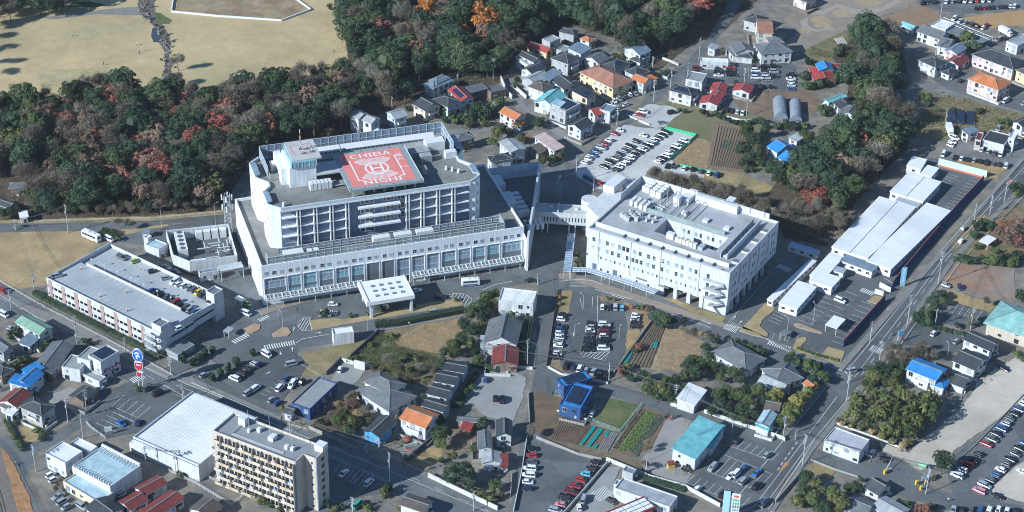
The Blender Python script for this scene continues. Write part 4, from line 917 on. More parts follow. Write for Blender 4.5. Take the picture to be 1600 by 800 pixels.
def block(root,rinv,L,N,R,h,roof='gL',wc='w',rc='g',z0=0.0,pitch=.42,win=1.0,over=.45,balcony=False,door=True,solar=0,seed=0):
    rn=random.Random(seed*7+int(N[0]*13+N[1]*7));o,rz,W,D=rect(L,N,R,h)
    m = rinv @ (Matrix.Translation(o) @ Matrix.Rotation(rz, 4, 'Z'))
    wm=WALLC[wc] if isinstance(wc,str) else wc;rm=ROOF[rc] if isinstance(rc,str) else rc
    mb = MB(); mb.box(0, W, 0, D, z0, h); e = over
    rb, rg = MB(), MB()
    if roof == 'flat':
        for a in ((0,W,0,.25),(0,W,D-.25,D),(0,.25,.25,D-.25),(W-.25,W,.25,D-.25)): mb.box(a[0],a[1],a[2],a[3],h,h+.45)
        rb.box(.25, W - .25, .25, D - .25, h + .02, h + .08)
    elif roof in ('gL', 'gR'):
        if roof=='gL':                               # ridge runs away from the viewer,along local y
            rise=W/2*pitch;rb.solid([(-e,-e,h-e*pitch+.2),(-e,D+e,h-e*pitch+.2),(W/2,D+e,h+rise+.2),(W/2,-e,h+rise+.2),(W+e,-e,h-e*pitch+.2),(W+e,D+e,h-e*pitch+.2)],[(0,3,2,1),(3,4,5,2)],.2)
            for y in (0,D): q=[(0,y,h),(W,y,h),(W/2,y,h+rise)];mb.face(q if y==0 else q[::-1])
            rg.box(W/2-.18,W/2+.18,-e,D+e,h+rise+.08,h+rise+.32)
        else:
            rise=D/2*pitch;rb.solid([(-e,-e,h-e*pitch+.2),(W+e,-e,h-e*pitch+.2),(W+e,D/2,h+rise+.2),(-e,D/2,h+rise+.2),(W+e,D+e,h-e*pitch+.2),(-e,D+e,h-e*pitch+.2)],[(0,1,2,3),(3,2,4,5)],.2)
            for x in (0,W): q=[(x,0,h),(x,D,h),(x,D/2,h+rise)];mb.face(q[::-1] if x==0 else q)
            rg.box(-e,W+e,D/2-.18,D/2+.18,h+rise+.08,h+rise+.32)
    elif roof == 'hip':
        s = min(W, D) / 2; rise = s * pitch
        if W >= D: a, b = (s, D / 2), (W - s, D / 2)
        else: a, b = (W / 2, s), (W / 2, D - s)
        if abs(W - D) < .6: b = (a[0] + .3, a[1] + .0)
        ze=h-e*pitch+.2;V=[(-e,-e,ze),(W+e,-e,ze),(W+e,D+e,ze),(-e,D+e,ze),(a[0],a[1],h+rise+.2),(b[0],b[1],h+rise+.2)]
        fs=[(0,1,5,4),(1,2,5),(2,3,4,5),(3,0,4)] if W>=D else [(0,1,4),(1,2,5,4),(2,3,5),(3,0,4,5)]
        rb.solid(V, fs, .2)
        for k,t in ((0,4),(1,5 if W>=D else 4),(2,5),(3,4 if W>=D else 5),(4,5)): rg.tube((V[k][0],V[k][1],V[k][2]+.05),(V[t][0],V[t][1],V[t][2]+.05),.14,n=4)
    elif roof in ('sL','sR'):                         # single pitch rising away along L or R
        p2 = .13
        z=[h+.2,h+.2,h+D*p2+.2,h+D*p2+.2] if roof=='sL' else [h+.2,h+W*p2+.2,h+W*p2+.2,h+.2]
        rb.solid([(-e,-e,z[0]),(W+e,-e,z[1]),(W+e,D+e,z[2]),(-e,D+e,z[3])],[(0,1,2,3)],.22)
        mb=MB();mb.prism([(0,0),(W,0),(W,D),(0,D)],z0,[q-.22 for q in z])
    mb.obj('wall',wm,root,mat=m);ro=rb.obj('roof',[rm],root,mat=m)
    if rg.v: rg.obj('ridge_cap', RIDGE, root, mat=m)
    if roof in ('gL','gR','hip'):                    # gutters along the eaves that show
        zg = h - e * pitch + .06
        for a in (((-e-.06,-e+.02,-e,D+e),) if roof=='gL' else ((-e,W+e,-e-.06,-e+.02),) if roof=='gR' else ((-e-.06,-e+.02,-e,D+e),(-e+.03,W+e,-e-.06,-e+.02))): d=MB();d.box(a[0],a[1],a[2],a[3],zg-.1,zg+.05);d.obj('gutter',TRIM,root,mat=m)
    if win: d=MB();x=W*rn.uniform(.1,.9);d.box(x,x+.85,-.75,-.35,.1,.8);d.obj('air_conditioner',CHW,root,mat=m)
    H_ = h - z0; nf = max(1, round(H_ / 2.8))
    if win:
        for f in range(nf):
            zc = z0 + H_ * (f + .5) / nf
            for face, L_ in (('x0', D), ('y0', W)):
                n = max(1, int(L_ / 3.0))
                for i in range(n):
                    if rn.random() > .85 * win: continue
                    t=(i+.5+rn.uniform(-.12,.12))*L_/n;big=rn.random()<.4
                    ww,hh=(1.75,min(1.95,H_/nf-.5)) if big else (rn.choice((.8,1.3,1.6)),1.05)
                    ps=(0,t,zc-(.1 if big else -.1)) if face=='x0' else (t,0,zc-(.1 if big else -.1))
                    window(root,face,ps,min(ww,L_/n*.85),hh,2 if ww>1 else 1,1,base=m,glass=rn.choice((GLASS,GLASS,GLASSB,GLASSC)),frame=rn.choice((None,ALUD)))
    if door and z0 == 0:
        x=W*rn.uniform(.2,.8);d=MB();d.box(x-.5,x+.5,-.09,0,.15,2.2);d.obj('door',DOORM,root,mat=m)
        d=MB();d.box(x-.9,x+.9,-1.0,0,2.45,2.58);d.obj('porch_roof',rm,root,mat=m)
    if balcony and nf > 1:
        bl=min(W,D if balcony=='x' else W)*.62;zb=z0+H_/2;d=MB()
        if balcony=='x': y0=D*.2;d.box(-1.1,0,y0,y0+bl,zb-.15,zb);d.box(-1.1,-1.0,y0,y0+bl,zb,zb+1.0);d.box(-1.0,0,y0,y0+.1,zb,zb+1);d.box(-1.0,0,y0+bl-.1,y0+bl,zb,zb+1)
        else: x0=W*.2;d.box(x0,x0+bl,-1.1,0,zb-.15,zb);d.box(x0,x0+bl,-1.1,-1.0,zb,zb+1);d.box(x0,x0+.1,-1,0,zb,zb+1);d.box(x0+bl-.1,x0+bl,-1,0,zb,zb+1)
        d.obj('balcony', RAILM, root, mat=m)
    if solar:
        ny = 2 if roof != 'flat' else 3
        for i in range(solar):
            for j in range(ny):
                d = MB()
                if roof in ('gL', 'sR', 'hip') and roof != 'flat':
                    if roof=='hip' and W>=D: fx=(.34+.32*i/solar,.34+.32*(i+.92)/solar);fy=(.12+.17*j,.12+.17*(j+.92));zf=lambda x,y: h+y*pitch+.26
                    else: fy=(.15+.7*i/solar,.15+.7*(i+.93)/solar);fx=(.10+.17*j,.10+.17*(j+.93));zf=lambda x,y: h+(x*pitch if roof != 'sR' else x*.13)+.26
                elif roof=='flat': fx=(.15+.7*i/solar,.15+.7*(i+.95)/solar);fy=(.15+.7*j/ny,.15+.7*(j+.95)/ny);zf=lambda x,y: h+.4+y*.06
                else: fx=(.15+.7*i/solar,.15+.7*(i+.93)/solar);fy=(.10+.17*j,.10+.17*(j+.93));zf=lambda x,y: h+(y*pitch if roof=='gR' else y*.13)+.26
                c=[(W*a,D*b) for a,b in ((fx[0],fy[0]),(fx[1],fy[0]),(fx[1],fy[1]),(fx[0],fy[1]))]
                d.solid([(x,y,zf(x,y)) for x,y in c],[(0,1,2,3)],.05);d.obj('solar_panel',SOLAR,root,mat=m)
    return m, W, D
NH = [0]; FOOT = []
def house(label, *blocks, name='house', cat='house', group=None):
    NH[0]+=1;L,N,R,h=blocks[0][:4];o,rz,W,D=rect(L,N,R,h)
    FOOT.append((o,rz,W,D,label,cat));root=thing(name,label,cat,o,rz,group);rm=Matrix.Translation(o) @ Matrix.Rotation(rz,4,'Z');ri=rm.inverted()
    for k, b in enumerate(blocks):
        kw = dict(b[5]) if len(b) > 5 else {}
        block(root,ri,b[0],b[1],b[2],b[3],b[4],seed=NH[0]*10+k,**kw)
    return root
def B(t,l,n,r,h,roof='gL',**kw): return (t(*l),t(*n),t(*r),h,roof,kw)
X = lambda a, b: (a, b)
P1=lambda x,y: (x,y)                               # plain photo coordinates
b_ = True
# cluster north of the car park (tile column 2, row 0)
house('dark hip-roofed house with grey walls at the edge of the wood',B(T20,(296,196),(385,216),(440,198),5.6,'hip',wc='g',rc='d'))
house('white flat-topped house behind the red-roofed yellow house',B(T20,(180,250),(238,270),(303,243),5.8,'flat',wc='g',rc='l'))
house('red-roofed yellow house at the wood edge',B(T20,(95,290),(215,327),(242,298),4.2,'gL',wc='y',rc='r',pitch=.5))
house('small orange-roofed hut with white walls below the dark hip-roofed house',B(T20,(428,240),(482,262),(512,242),4.2,'hip',wc='w',rc='o'))
house('white house with grey roof and long white dormer at the terrace west end',B(T20,(25,372),(120,415),(178,378),4.0,'sL',wc='w',rc='l'),B(T20,(42,340),(138,388),(172,366),6.4,'gL',wc='w',rc='d'))
house('dark gabled house below the white dormer house',B(T20,(70,428),(128,462),(210,425),5.0,'gR',wc='w',rc='d'))
house('long grey two-roofed house with pale west end',B(T20,(78,485),(150,530),(242,486),4.8,'gR',wc='g',rc='l'),B(T20,(190,480),(240,500),(312,455),5.4,'sL',wc='k',rc='s'))
house('tall grey-walled house with dark hip roof and balcony',B(T20,(248,362),(350,398),(422,358),6.4,'hip',wc='g',rc='d',balcony='y'))
house('white box house with blue-grey roof behind the tall grey-walled one',B(T20,(352,312),(430,338),(492,302),6.4,'sL',wc='w',rc='s'))
house('small flat grey house between the red roof and the white box',B(T20,(278,312),(330,328),(372,298),4.5,'flat',wc='g',rc='a'))
house('grey gabled house west of the house with roof skylights',B(T20,(460,362),(540,395),(602,362),5.0,'gR',wc='w',rc='g'))
house('dark hip-roofed house with solar panels and white walls',B(T20,(560,408),(645,442),(738,396),4.6,'hip',wc='w',rc='d',solar=3))
house('white house with steel-blue roofs beside the wood',B(T20,(705,305),(800,345),(872,318),5.6,'gR',wc='w',rc='s',balcony='y'),B(T20,(745,365),(800,390),(850,362),3.0,'hip',wc='w',rc='d'))
house('long yellow apartment house under a terracotta hip roof',B(T20,(428,450),(632,552),(745,498),5.8,'hip',wc='y',rc='t',balcony='x'),name='apartment_house')
house('grey hip-roofed house north of the orange gable',B(T20,(705,442),(775,472),(850,440),5.2,'hip',wc='l',rc='d'))
house('white house with bright orange gable roof by the street',B(T20,(748,492),(822,522),(868,494),5.2,'gL',wc='w',rc='o'),B(T20,(838,490),(880,505),(908,488),3.0,'sL',wc='w',rc='o'))
house('brown hip-roofed house west of the teal roof',B(T20,(105,538),(195,572),(272,540),5.8,'hip',wc='w',rc='n',balcony='y'))
house('white house with crossing dark gables',B(T20,(250,500),(325,556),(420,536),4.8,'gL',wc='w',rc='d'),B(T20,(330,520),(380,550),(425,535),4.4,'gR',wc='w',rc='k'))
house('house with a big pale teal gable roof',B(T20,(155,624),(262,668),(342,602),5.0,'gR',wc='w',rc='c',pitch=.5))
house('cream house with dark blue solar roof',B(T20,(375,578),(470,615),(538,592),6.2,'sL',wc='c',rc='k',solar=4))
house('tall grey house with roof terrace and solar panels',B(T20,(250,655),(335,702),(430,650),6.2,'flat',wc='g',rc='a',solar=4,balcony='y'),B(T20,(255,650),(300,668),(330,640),7.0,'sL',wc='w',rc='x'))
house('small red-roofed white house beside the street bend',B(T20,(480,685),(520,718),(562,690),4.8,'gR',wc='w',rc='r'))
house('white flat-roofed house with balcony at the street bend',B(T20,(550,685),(612,705),(652,665),5.6,'flat',wc='w',rc='s',balcony='y'))
house('dark gabled house below the red-roofed house at the bend',B(T20,(360,775),(430,812),(505,770),5.2,'gR',wc='w',rc='d'))
house('white house under a bright orange hip roof by the lane',B(T20,(-75,700),(20,748),(70,712),5.2,'gL',wc='w',rc='o'),B(T20,(10,775),(50,790),(82,752),3.0,'sL',wc='w',rc='o'))
house('large white house with dark slate hip roof east of the crossing',B(T20,(985,562),(1120,598),(1195,568),5.6,'hip',wc='w',rc='d',solar=3,balcony='y'))
house('white box house with flat grey roof behind the slate hip roof',B(T20,(1088,495),(1188,516),(1218,464),5.8,'flat',wc='w',rc='a'))
house('red-roofed cottage at the back of the three red roofs',B(T20,(1240,560),(1325,575),(1348,532),3.2,'gR',wc='w',rc='r',pitch=.3))
house('red-roofed cottage in the middle of the three red roofs',B(T20,(1232,602),(1305,618),(1332,585),3.2,'gR',wc='w',rc='r',pitch=.3))
house('red-roofed cottage at the front of the three red roofs',B(T20,(1174,640),(1282,658),(1312,622),3.2,'gR',wc='w',rc='r',pitch=.3))
house('lone red-roofed white cottage beside the bare field',B(T20,(1380,562),(1482,582),(1502,542),3.2,'gR',wc='w',rc='r',pitch=.3))
house('traditional grey-tiled house with several gables beside the cherry tree',B(T20,(1395,350),(1500,362),(1520,340),3.2,'hip',wc='w',rc='d'),B(T20,(1378,290),(1400,330),(1512,320),5.0,'gL',wc='w',rc='g'),B(T20,(1338,300),(1385,345),(1412,330),3.4,'gL',wc='w',rc='g'))
house('small white storage shed beside the street',B(T20,(1228,300),(1268,312),(1292,288),3.4,'sL',wc='w',rc='l'),name='shed',cat='shed')
house('long low white roof along the north edge of the car park',B(T20,(1180,390),(1352,398),(1358,372),3.4,'flat',wc='w',rc='w'),name='shed',cat='shed')
house('tall tan-roofed building with cream walls beside the dirt lot',B(P1,(1182,30),(1185,51),(1207,52),8.4,'gR',wc='c',rc='t',pitch=.25))
house('grey hip-roofed house behind the traditional roof, left of the tan one',B(T20,(1450,125),(1545,150),(1600,110),5.2,'hip',wc='g',rc='d'))
house('white two-storey apartments with grey hip roof and open porches',B(P1,(1183,68),(1190,84),(1237,80),5.8,'hip',wc='w',rc='g'),B(P1,(1201,58),(1203,67),(1224,66),8.0,'hip',wc='w',rc='g'),name='apartment_house')
# houses between the wood and the hospital
house('large house with layered blue-grey hip roofs beside the wood',B(T10,(1045,528),(1110,552),(1232,500),5.0,'hip',wc='w',rc='s'),B(T10,(1085,500),(1130,520),(1210,485),6.0,'hip',wc='w',rc='s'))
house('cream house with dark cross gables facing the lane',B(T10,(985,652),(1058,690),(1148,655),5.6,'gL',wc='c',rc='d',balcony='y'),B(T10,(985,655),(1035,680),(1070,655),5.2,'gL',wc='c',rc='g'))
house('dark-roofed house between the cream house and the solar roof',B(T10,(1105,622),(1200,668),(1275,632),5.4,'hip',wc='l',rc='d'))
house('white house with solar roof edged in red',B(T10,(1205,562),(1278,632),(1345,602),5.0,'gL',wc='w',rc='r',solar=5))
house('long flat dark-grey workshop below the wood',B(T10,(1282,548),(1330,592),(1458,558),4.2,'flat',wc='k',rc='g',win=.3))
house('flat dark-grey shed east of the long workshop',B(T10,(1430,545),(1470,585),(1565,562),3.8,'flat',wc='b',rc='g',win=.3))
house('tall narrow white house with grey gable roof, westmost by the hospital wood',B(T10,(598,712),(640,742),(702,715),7.4,'gL',wc='w',rc='l'))
house('second narrow white house with grey gable roof by the hospital wood',B(T10,(684,740),(720,770),(772,742),6.8,'gL',wc='w',rc='l'))
house('third narrow house with pale grey gable and blue walls by the hospital wood',B(T10,(820,702),(870,742),(932,715),6.0,'gR',wc='l',rc='l',balcony='y'))
house('grey hip-roofed brick house right behind the hospital',B(P1,(697,216),(716,221),(741,214),5.6,'hip',wc='b',rc='g'))
house('dark blue hip-roofed house beside the east wing',B(P1,(750,246),(768,252),(798,247),5.4,'hip',wc='w',rc='k'))
house('white house with a curved pale grey roof beside the east wing',B(P1,(781,222),(798,238),(820,232),6.4,'gL',wc='w',rc='l',pitch=.22))
house('house with a broad faded pink roof by the lane',B(P1,(836,214),(866,236),(881,232),5.0,'sR',wc='w',rc='p'),B(P1,(833,230),(842,241),(860,233),3.0,'sR',wc='b',rc='n'),)
house('small pale blue shed roof just behind the rooftop screen',B(P1,(586,205),(588,212),(604,209),4.5,'gL',wc='w',rc='x'),name='shed',cat='shed')
house('dark flat house west of the lane in shade',B(P1,(690,250-30),(712,230),(735,222),3.0,'flat',wc='k',rc='g'))
# north-east corner (tile column 3, row 0)
house('red-roofed old house with bright blue gable on top',B(T30,(258,430),(290,500),(415,480),3.0,'gL',wc='b',rc='r',pitch=.25),B(T30,(302,400),(325,440),(405,428),4.6,'gL',wc='b',rc='b'))
house('small bright blue roof beside the dark red lean-to',B(T30,(450,420),(462,440),(570,410),3.6,'gR',wc='b',rc='b'),B(T30,(398,398),(410,420),(450,415),3.2,'gR',wc='b',rc='m'))
house('old farmhouse with teal, dark and grey gables by the wood',B(T30,(362,622),(380,640),(490,602),3.4,'gR',wc='w',rc='c'),B(T30,(422,640),(440,668),(530,655),5.0,'gL',wc='w',rc='d'),B(T30,(440,710),(560,738),(568,690),3.2,'gR',wc='w',rc='g'))
house('tiny blue-roofed hut below the old farmhouse',B(T30,(412,785),(470,792),(474,765),2.6,'sL',wc='w',rc='b'),name='shed',cat='shed')
house('large grey gabled workshop beside the lattice canopy',B(T30,(935,195),(1075,245),(1118,205),5.0,'gL',wc='w',rc='g'),name='workshop',cat='workshop')
house('white flat-roofed block behind the grey workshop',B(T30,(1030,155),(1110,190),(1168,150),4.6,'flat',wc='w',rc='w'))
house('small grey gabled house left of the orange-trimmed one',B(T30,(1075,270),(1125,300),(1168,250),4.6,'gL',wc='w',rc='g'))
house('grey house with orange trim beside the red roofs',B(T30,(1128,300),(1180,338),(1238,300),4.6,'gR',wc='p',rc='s'))
house('dark red double-gabled cottage beside the pink apartments',B(T30,(1120,378),(1190,412),(1258,372),3.0,'gR',wc='w',rc='m'),B(T30,(1150,372),(1180,388),(1220,360),3.2,'gL',wc='w',rc='m'))
house('white house with dark hip roof beside the grove',B(T30,(945,375),(1048,420),(1135,392),5.6,'hip',wc='w',rc='d',balcony='x'),B(T30,(1090,445),(1132,468),(1190,440),3.0,'hip',wc='w',rc='k'))
house('long pale pink apartments with dark hip roof',B(T30,(1280,338),(1530,432),(1620,385),6.0,'hip',wc='p',rc='k',balcony='x'),name='apartment_house')
house('pale pink apartment house under an orange hip roof',B(T30,(1252,492),(1440,562),(1532,522),6.0,'hip',wc='p',rc='o',balcony='x'),name='apartment_house')
house('yellow house with brown roof at the right edge',B(T30,(1545,440),(1640,478),(1740,440),5.6,'hip',wc='y',rc='n'))
house('white flat-roofed shop behind the big dark yard',B(T30,(1490,262),(1560,290),(1660,242),4.6,'flat',wc='w',rc='l'))
house('dark carport roof under the trees beside the grove',B(T30,(805,490),(850,505),(885,470),2.6,'sL',wc='k',rc='k',win=0,door=False),name='carport',cat='carport')
house('small teal-roofed hut beside the allotments',B(T30,(830,152),(902,180),(932,165),3.0,'gL',wc='w',rc='c'),name='shed',cat='shed')
house('grey-brown brick house at the top edge beside the dirt lot',B(T30,(150,-10),(240,12),(300,-18),4.6,'hip',wc='p',rc='n'))
house('white house with pale blue roof beside the wood road',B(T31,(1205,22),(1252,40),(1312,18),4.2,'sL',wc='w',rc='s'))
house('black-roofed white shop with maroon end and tall annex',B(T31,(1335,85),(1475,112),(1520,50),4.4,'flat',wc='w',rc='k'),B(T31,(1300,60),(1330,82),(1348,35),4.8,'flat',wc='p',rc='m'),B(T31,(1505,60),(1540,72),(1565,35),6.4,'flat',wc='w',rc='w'),name='shop',cat='shop')
house('house with bright blue stepped roofs among the trees',B(T31,(12,112),(58,152),(158,118),5.0,'gL',wc='w',rc='b'),B(T31,(60,185),(110,210),(205,175),3.2,'gL',wc='w',rc='b'))
house('small white rendered house beside the blue-roofed one',B(T31,(140,60),(180,85),(230,60),4.4,'sR',wc='w',rc='l'))
house('small rust-red tin roof below the grove',B(T31,(295,70),(340,85),(385,58),3.0,'sL',wc='b',rc='o'),name='shed',cat='shed')
house('narrow dark gable beside the tall grove trees',B(T31,(500,70),(525,110),(568,100),4.5,'gL',wc='w',rc='d'))
house('house at the right edge with grey roof beside the weedy plot',B(T30,(1540,760),(1590,790),(1660,760),5.0,'gR',wc='w',rc='d'))
# centre
house('white boxy clinic with flat roof beside the central street',B(P1,(781,450),(779,470),(833,476),6.2,'flat',wc='w',rc='w',win=.5),name='clinic',cat='clinic')
house('grey gabled house with long lean-to west of the central street',B(P1,(766,500),(757,534),(806,540),4.6,'gL',wc='w',rc='g',pitch=.5),B(P1,(753,528),(752,543),(796,544),3.2,'sL',wc='w',rc='l'))
house('russet-roofed house with porch below the grey lean-to',B(P1,(772,543),(770,568),(808,566),3.6,'gL',wc='b',rc='m',pitch=.3))
house('black-roofed white house, topmost of the stepped black roofs',B(P1,(699.5,562.7),(694,577),(724,582),4.6,'gR',wc='w',rc='k',pitch=.25))
house('black-roofed white house, second from top of the stepped black roofs',B(P1,(691,579.6),(679.6,595),(709,600.6),4.6,'gR',wc='w',rc='k',pitch=.25))
house('black-roofed white house, third from top of the stepped black roofs',B(P1,(677.5,599),(668,614.6),(696.5,621.8),4.6,'gR',wc='w',rc='d',pitch=.25))
house('black-roofed white house, lowest of the stepped black roofs',B(P1,(669,621),(660.6,633.6),(692,643),4.6,'gR',wc='g',rc='d',pitch=.25))
house('large traditional house with grey stepped hip roofs in a wild garden',B(P1,(558,610),(608,642),(647,618),3.6,'hip',wc='w',rc='g'),B(P1,(570,596),(610,616),(636,602),5.6,'hip',wc='w',rc='g'))
house('small white flat-roofed box building by the crossing',B(P1,(517,515),(521,524),(553,520),4.6,'flat',wc='w',rc='w',win=0,door=False),name='utility_building',cat='utility building')
rb=house('blue-walled restaurant with flat grey roof beside the main road',B(P1,(454,632),(484,641),(527,600),4.4,'flat',wc='n',rc='a',win=.8),B(P1,(447,641),(455,647),(463,638),3.2,'gL',wc='w',rc='k'),name='restaurant',cat='restaurant')
house('blue gabled shop with white window and dark roof beside the road',B(T13,(680,292),(772,330),(875,235),4.0,'gR',wc='v',rc='d',pitch=.35),name='shop',cat='shop')
house('white house with orange gable roof and dark back slope',B(T13,(905,215),(1058,272),(1140,192),5.8,'gL',wc='w',rc='o',balcony='x',pitch=.38))
house('grey-roofed shed with a red lower roof beside the gravel lot',B(T13,(1238,205),(1262,225),(1375,235),3.4,'gR',wc='b',rc='g',pitch=.25),B(T13,(1285,275),(1335,290),(1360,240),3.0,'sL',wc='b',rc='r',win=0))
house('long grey-roofed terrace house with two roof levels beside the central street',B(T13,(1390,300),(1395,400),(1470,395),4.2,'gL',wc='w',rc='g',pitch=.3),B(T13,(1405,430),(1420,490),(1530,490),3.4,'gL',wc='w',rc='l',pitch=.3),B(T13,(1530,450),(1535,505),(1572,508),3.0,'sL',wc='w',rc='m'))
house('white-walled dark gable at the central street, right of the terrace',B(T13,(1505,230),(1505,320),(1595,322),4.8,'gL',wc='w',rc='d',pitch=.5))
house('brown-roofed house at the bottom edge beside the main road',B(T13,(905,752),(1048,800),(1112,740),4.0,'gL',wc='w',rc='n',pitch=.25))
# bottom left
house('white house with pale green gable roof beside the shaded lot',B(T02,(103,412),(245,490),(310,440),5.0,'gL',wc='w',rc='e',pitch=.35),B(T02,(130,540),(185,565),(248,510),3.0,'sL',wc='w',rc='s'))
house('long dark-roofed barn behind the solar-roofed white building',B(T02,(212,690),(325,730),(455,560),3.8,'gR',wc='b',rc='g',pitch=.3),name='barn',cat='barn')
house('house with vivid blue gable roof left of the barn',B(T02,(85,785),(185,812),(265,740),4.6,'gR',wc='w',rc='b',pitch=.4),B(T02,(140,720),(190,745),(270,700),5.2,'sL',wc='w',rc='b'))
house('grey-roofed house at the left edge, upper of two',B(T02,(-60,545),(20,600),(78,565),4.5,'gL',wc='g',rc='g'))
house('dark-roofed house at the left edge, lower of two',B(T02,(-50,700),(10,745),(55,690),4.2,'hip',wc='b',rc='d'))
sb=house('white building with rooftop solar panels and red sign strip',B(T02,(538,632),(628,668),(745,600),8.0,'flat',wc='w',rc='a',solar=5),B(T02,(488,632),(560,662),(640,590),7.0,'flat',wc='w',rc='a',win=.4),B(T02,(408,668),(498,718),(560,640),5.0,'flat',wc='w',rc='a',win=.4),B(T02,(500,735),(620,790),(660,760),2.8,'flat',wc='w',rc='a',win=.6),name='commercial_building',cat='commercial building')
house('white house with dark red gable at the left edge',B(T03,(0,108),(100,140),(190,65),4.2,'gR',wc='w',rc='m'),B(T03,(0,130),(60,160),(100,115),3.0,'hip',wc='w',rc='n'))
house('navy hip-roofed house with veranda beside the railway lane',B(T03,(130,140),(258,195),(345,140),5.4,'hip',wc='g',rc='k',balcony='x'))
house('white house top left above the dark red gable, blue-grey lean-to roof',B(T03,(60,0),(170,20),(260,-20),4.5,'sL',wc='w',rc='b'))
house('brown brick shed with dark gable beside the parking lot',B(T03,(440,72),(520,105),(598,45),2.8,'gR',wc='b',rc='d',pitch=.3))
house('white rendered house with flat white roof at the railway corner',B(T03,(282,435),(408,500),(525,430),6.0,'flat',wc='w',rc='w',win=.5),B(T03,(440,375),(560,432),(620,400),4.6,'flat',wc='w',rc='w',win=.3))
house('small white hut beside the navy hip-roofed house',B(T03,(42,175),(75,195),(110,160),2.8,'sL',wc='w',rc='w'),name='shed',cat='shed')
store=house('white store with blue-white roof behind serrated parapets',B(T03,(450,520),(688,648),(890,520),5.6,'flat',wc='w',rc='x',win=0,door=False),B(T03,(395,612),(615,745),(700,680),3.2,'flat',wc='c',rc='x',win=.6),name='store',cat='store')
house('house with dark red gable roof, topmost of the three red roofs at the bottom',B(T03,(820,660),(903,692),(1040,620),3.6,'gR',wc='w',rc='m',pitch=.3))
house('house with dark red gable roof, leftmost of the three red roofs at the bottom',B(T03,(732,745),(818,786),(922,724),3.2,'gR',wc='w',rc='m',pitch=.3))
house('house with dark red gable roof, rightmost of the three red roofs at the bottom',B(T03,(872,797),(955,845),(1145,714),3.6,'gR',wc='w',rc='m',pitch=.3))
house('dark blue gable at the bottom edge beside the store',B(T03,(540,775),(640,850),(750,770),3.6,'gL',wc='w',rc='k',pitch=.3))
house('grey-brown gable at the bottom edge below the warehouse',B(T03,(1190,780),(1300,830),(1390,765),3.6,'gR',wc='w',rc='n',pitch=.3))
# bottom middle and right
house('blue-walled house, front one, with solar panels on its roof',B(T23,(305,120),(428,165),(510,20),4.6,'flat',wc='n',rc='b',solar=7,win=.7),cat='house')
house('blue-walled house, rear one, with dark glazed roof panels',B(P1,(861,596),(881,606),(925,592),4.4,'flat',wc='n',rc='b',solar=3,win=.5))
house('white flat-roofed garage beside the middle lane',B(T23,(1042,92),(1138,135),(1210,42),3.6,'sL',wc='w',rc='w',win=.2,door=False),name='garage',cat='garage')
house('long workshop with a big teal roof beside the vegetable plots',B(T23,(1002,420),(1145,468),(1310,268),5.2,'sL',wc='w',rc='c',win=.6),B(T23,(1232,380),(1245,400),(1322,285),3.4,'sR',wc='w',rc='c',win=0,door=False),name='workshop',cat='workshop')
house('small pale blue and grey house beside the white garden wall',B(T23,(1532,240),(1600,268),(1650,190),3.6,'gR',wc='w',rc='x'),B(T23,(1530,268),(1600,290),(1625,250),2.8,'sL',wc='w',rc='c',win=.3))
house('large grey-tiled house behind the fallow field, left one',B(T22,(1250,600),(1460,715),(1580,640),3.6,'hip',wc='w',rc='g'))
house('large grey-tiled house behind the fallow field, right one',B(T22,(1505,720),(1650,800),(1815,760),3.6,'hip',wc='w',rc='g'))
house('pale grey-roofed house below the right grey-tiled one',B(T32,(-60,790),(80,850),(150,800),3.2,'gL',wc='w',rc='l'))
house('small grey garden house beside the two grey-tiled houses',B(P1,(1198,632),(1215,645),(1222,628),2.8,'gL',wc='b',rc='n'),name='shed',cat='shed')
house('small orange tin roof beside the clipped trees at the main road',B(P1,(1256,599),(1266,606),(1274,600),3.2,'gL',wc='w',rc='o'),name='shed',cat='shed')
house('white house with bright blue roof beside the bamboo',B(T32,(870,705),(1048,775),(1105,705),5.8,'gL',wc='w',rc='b',balcony='x',pitch=.3),B(T32,(1030,800),(1095,825),(1135,775),3.4,'hip',wc='w',rc='b'))
house('white warehouse-like house with long dark gable roof',B(T32,(1225,520),(1385,590),(1455,545),5.0,'gL',wc='w',rc='k',pitch=.3))
house('white gabled house with navy roof in front of the dark gable',B(T32,(1158,655),(1290,710),(1370,640),5.4,'gL',wc='w',rc='k',pitch=.35),B(T32,(1150,790),(1220,820),(1270,760),3,'gL',wc='w',rc='d'))
house('big hall with pale teal hip roof and green terrace at the right edge',B(T32,(1372,410),(1700,520),(1800,400),5.6,'hip',wc='m',rc=roofm('pale_green_tile',(.24,.45,.42)),win=.6,over=1.2),name='hall',cat='hall')
house('white flat-roofed shop with lavender-grey roof by the main road',B(T33,(352,350),(572,432),(628,350),4.6,'flat',wc='w',rc=M('lavender_roof',(.42,.41,.46),.8,.1,.3),win=.4),name='shop',cat='shop')
house('small white house with dark cross gable behind the barrier arm',B(T33,(605,650),(690,690),(768,635),3.2,'gL',wc='w',rc='d',pitch=.5))
house('blue-grey gable at the bottom edge among shrubs',B(T33,(490,760),(600,830),(672,750),3.4,'gL',wc='w',rc='g',pitch=.35))
house('pale grey gable at the bottom edge right of the blue-grey one',B(T33,(655,770),(800,850),(875,780),3.4,'gL',wc='w',rc='l',pitch=.3))

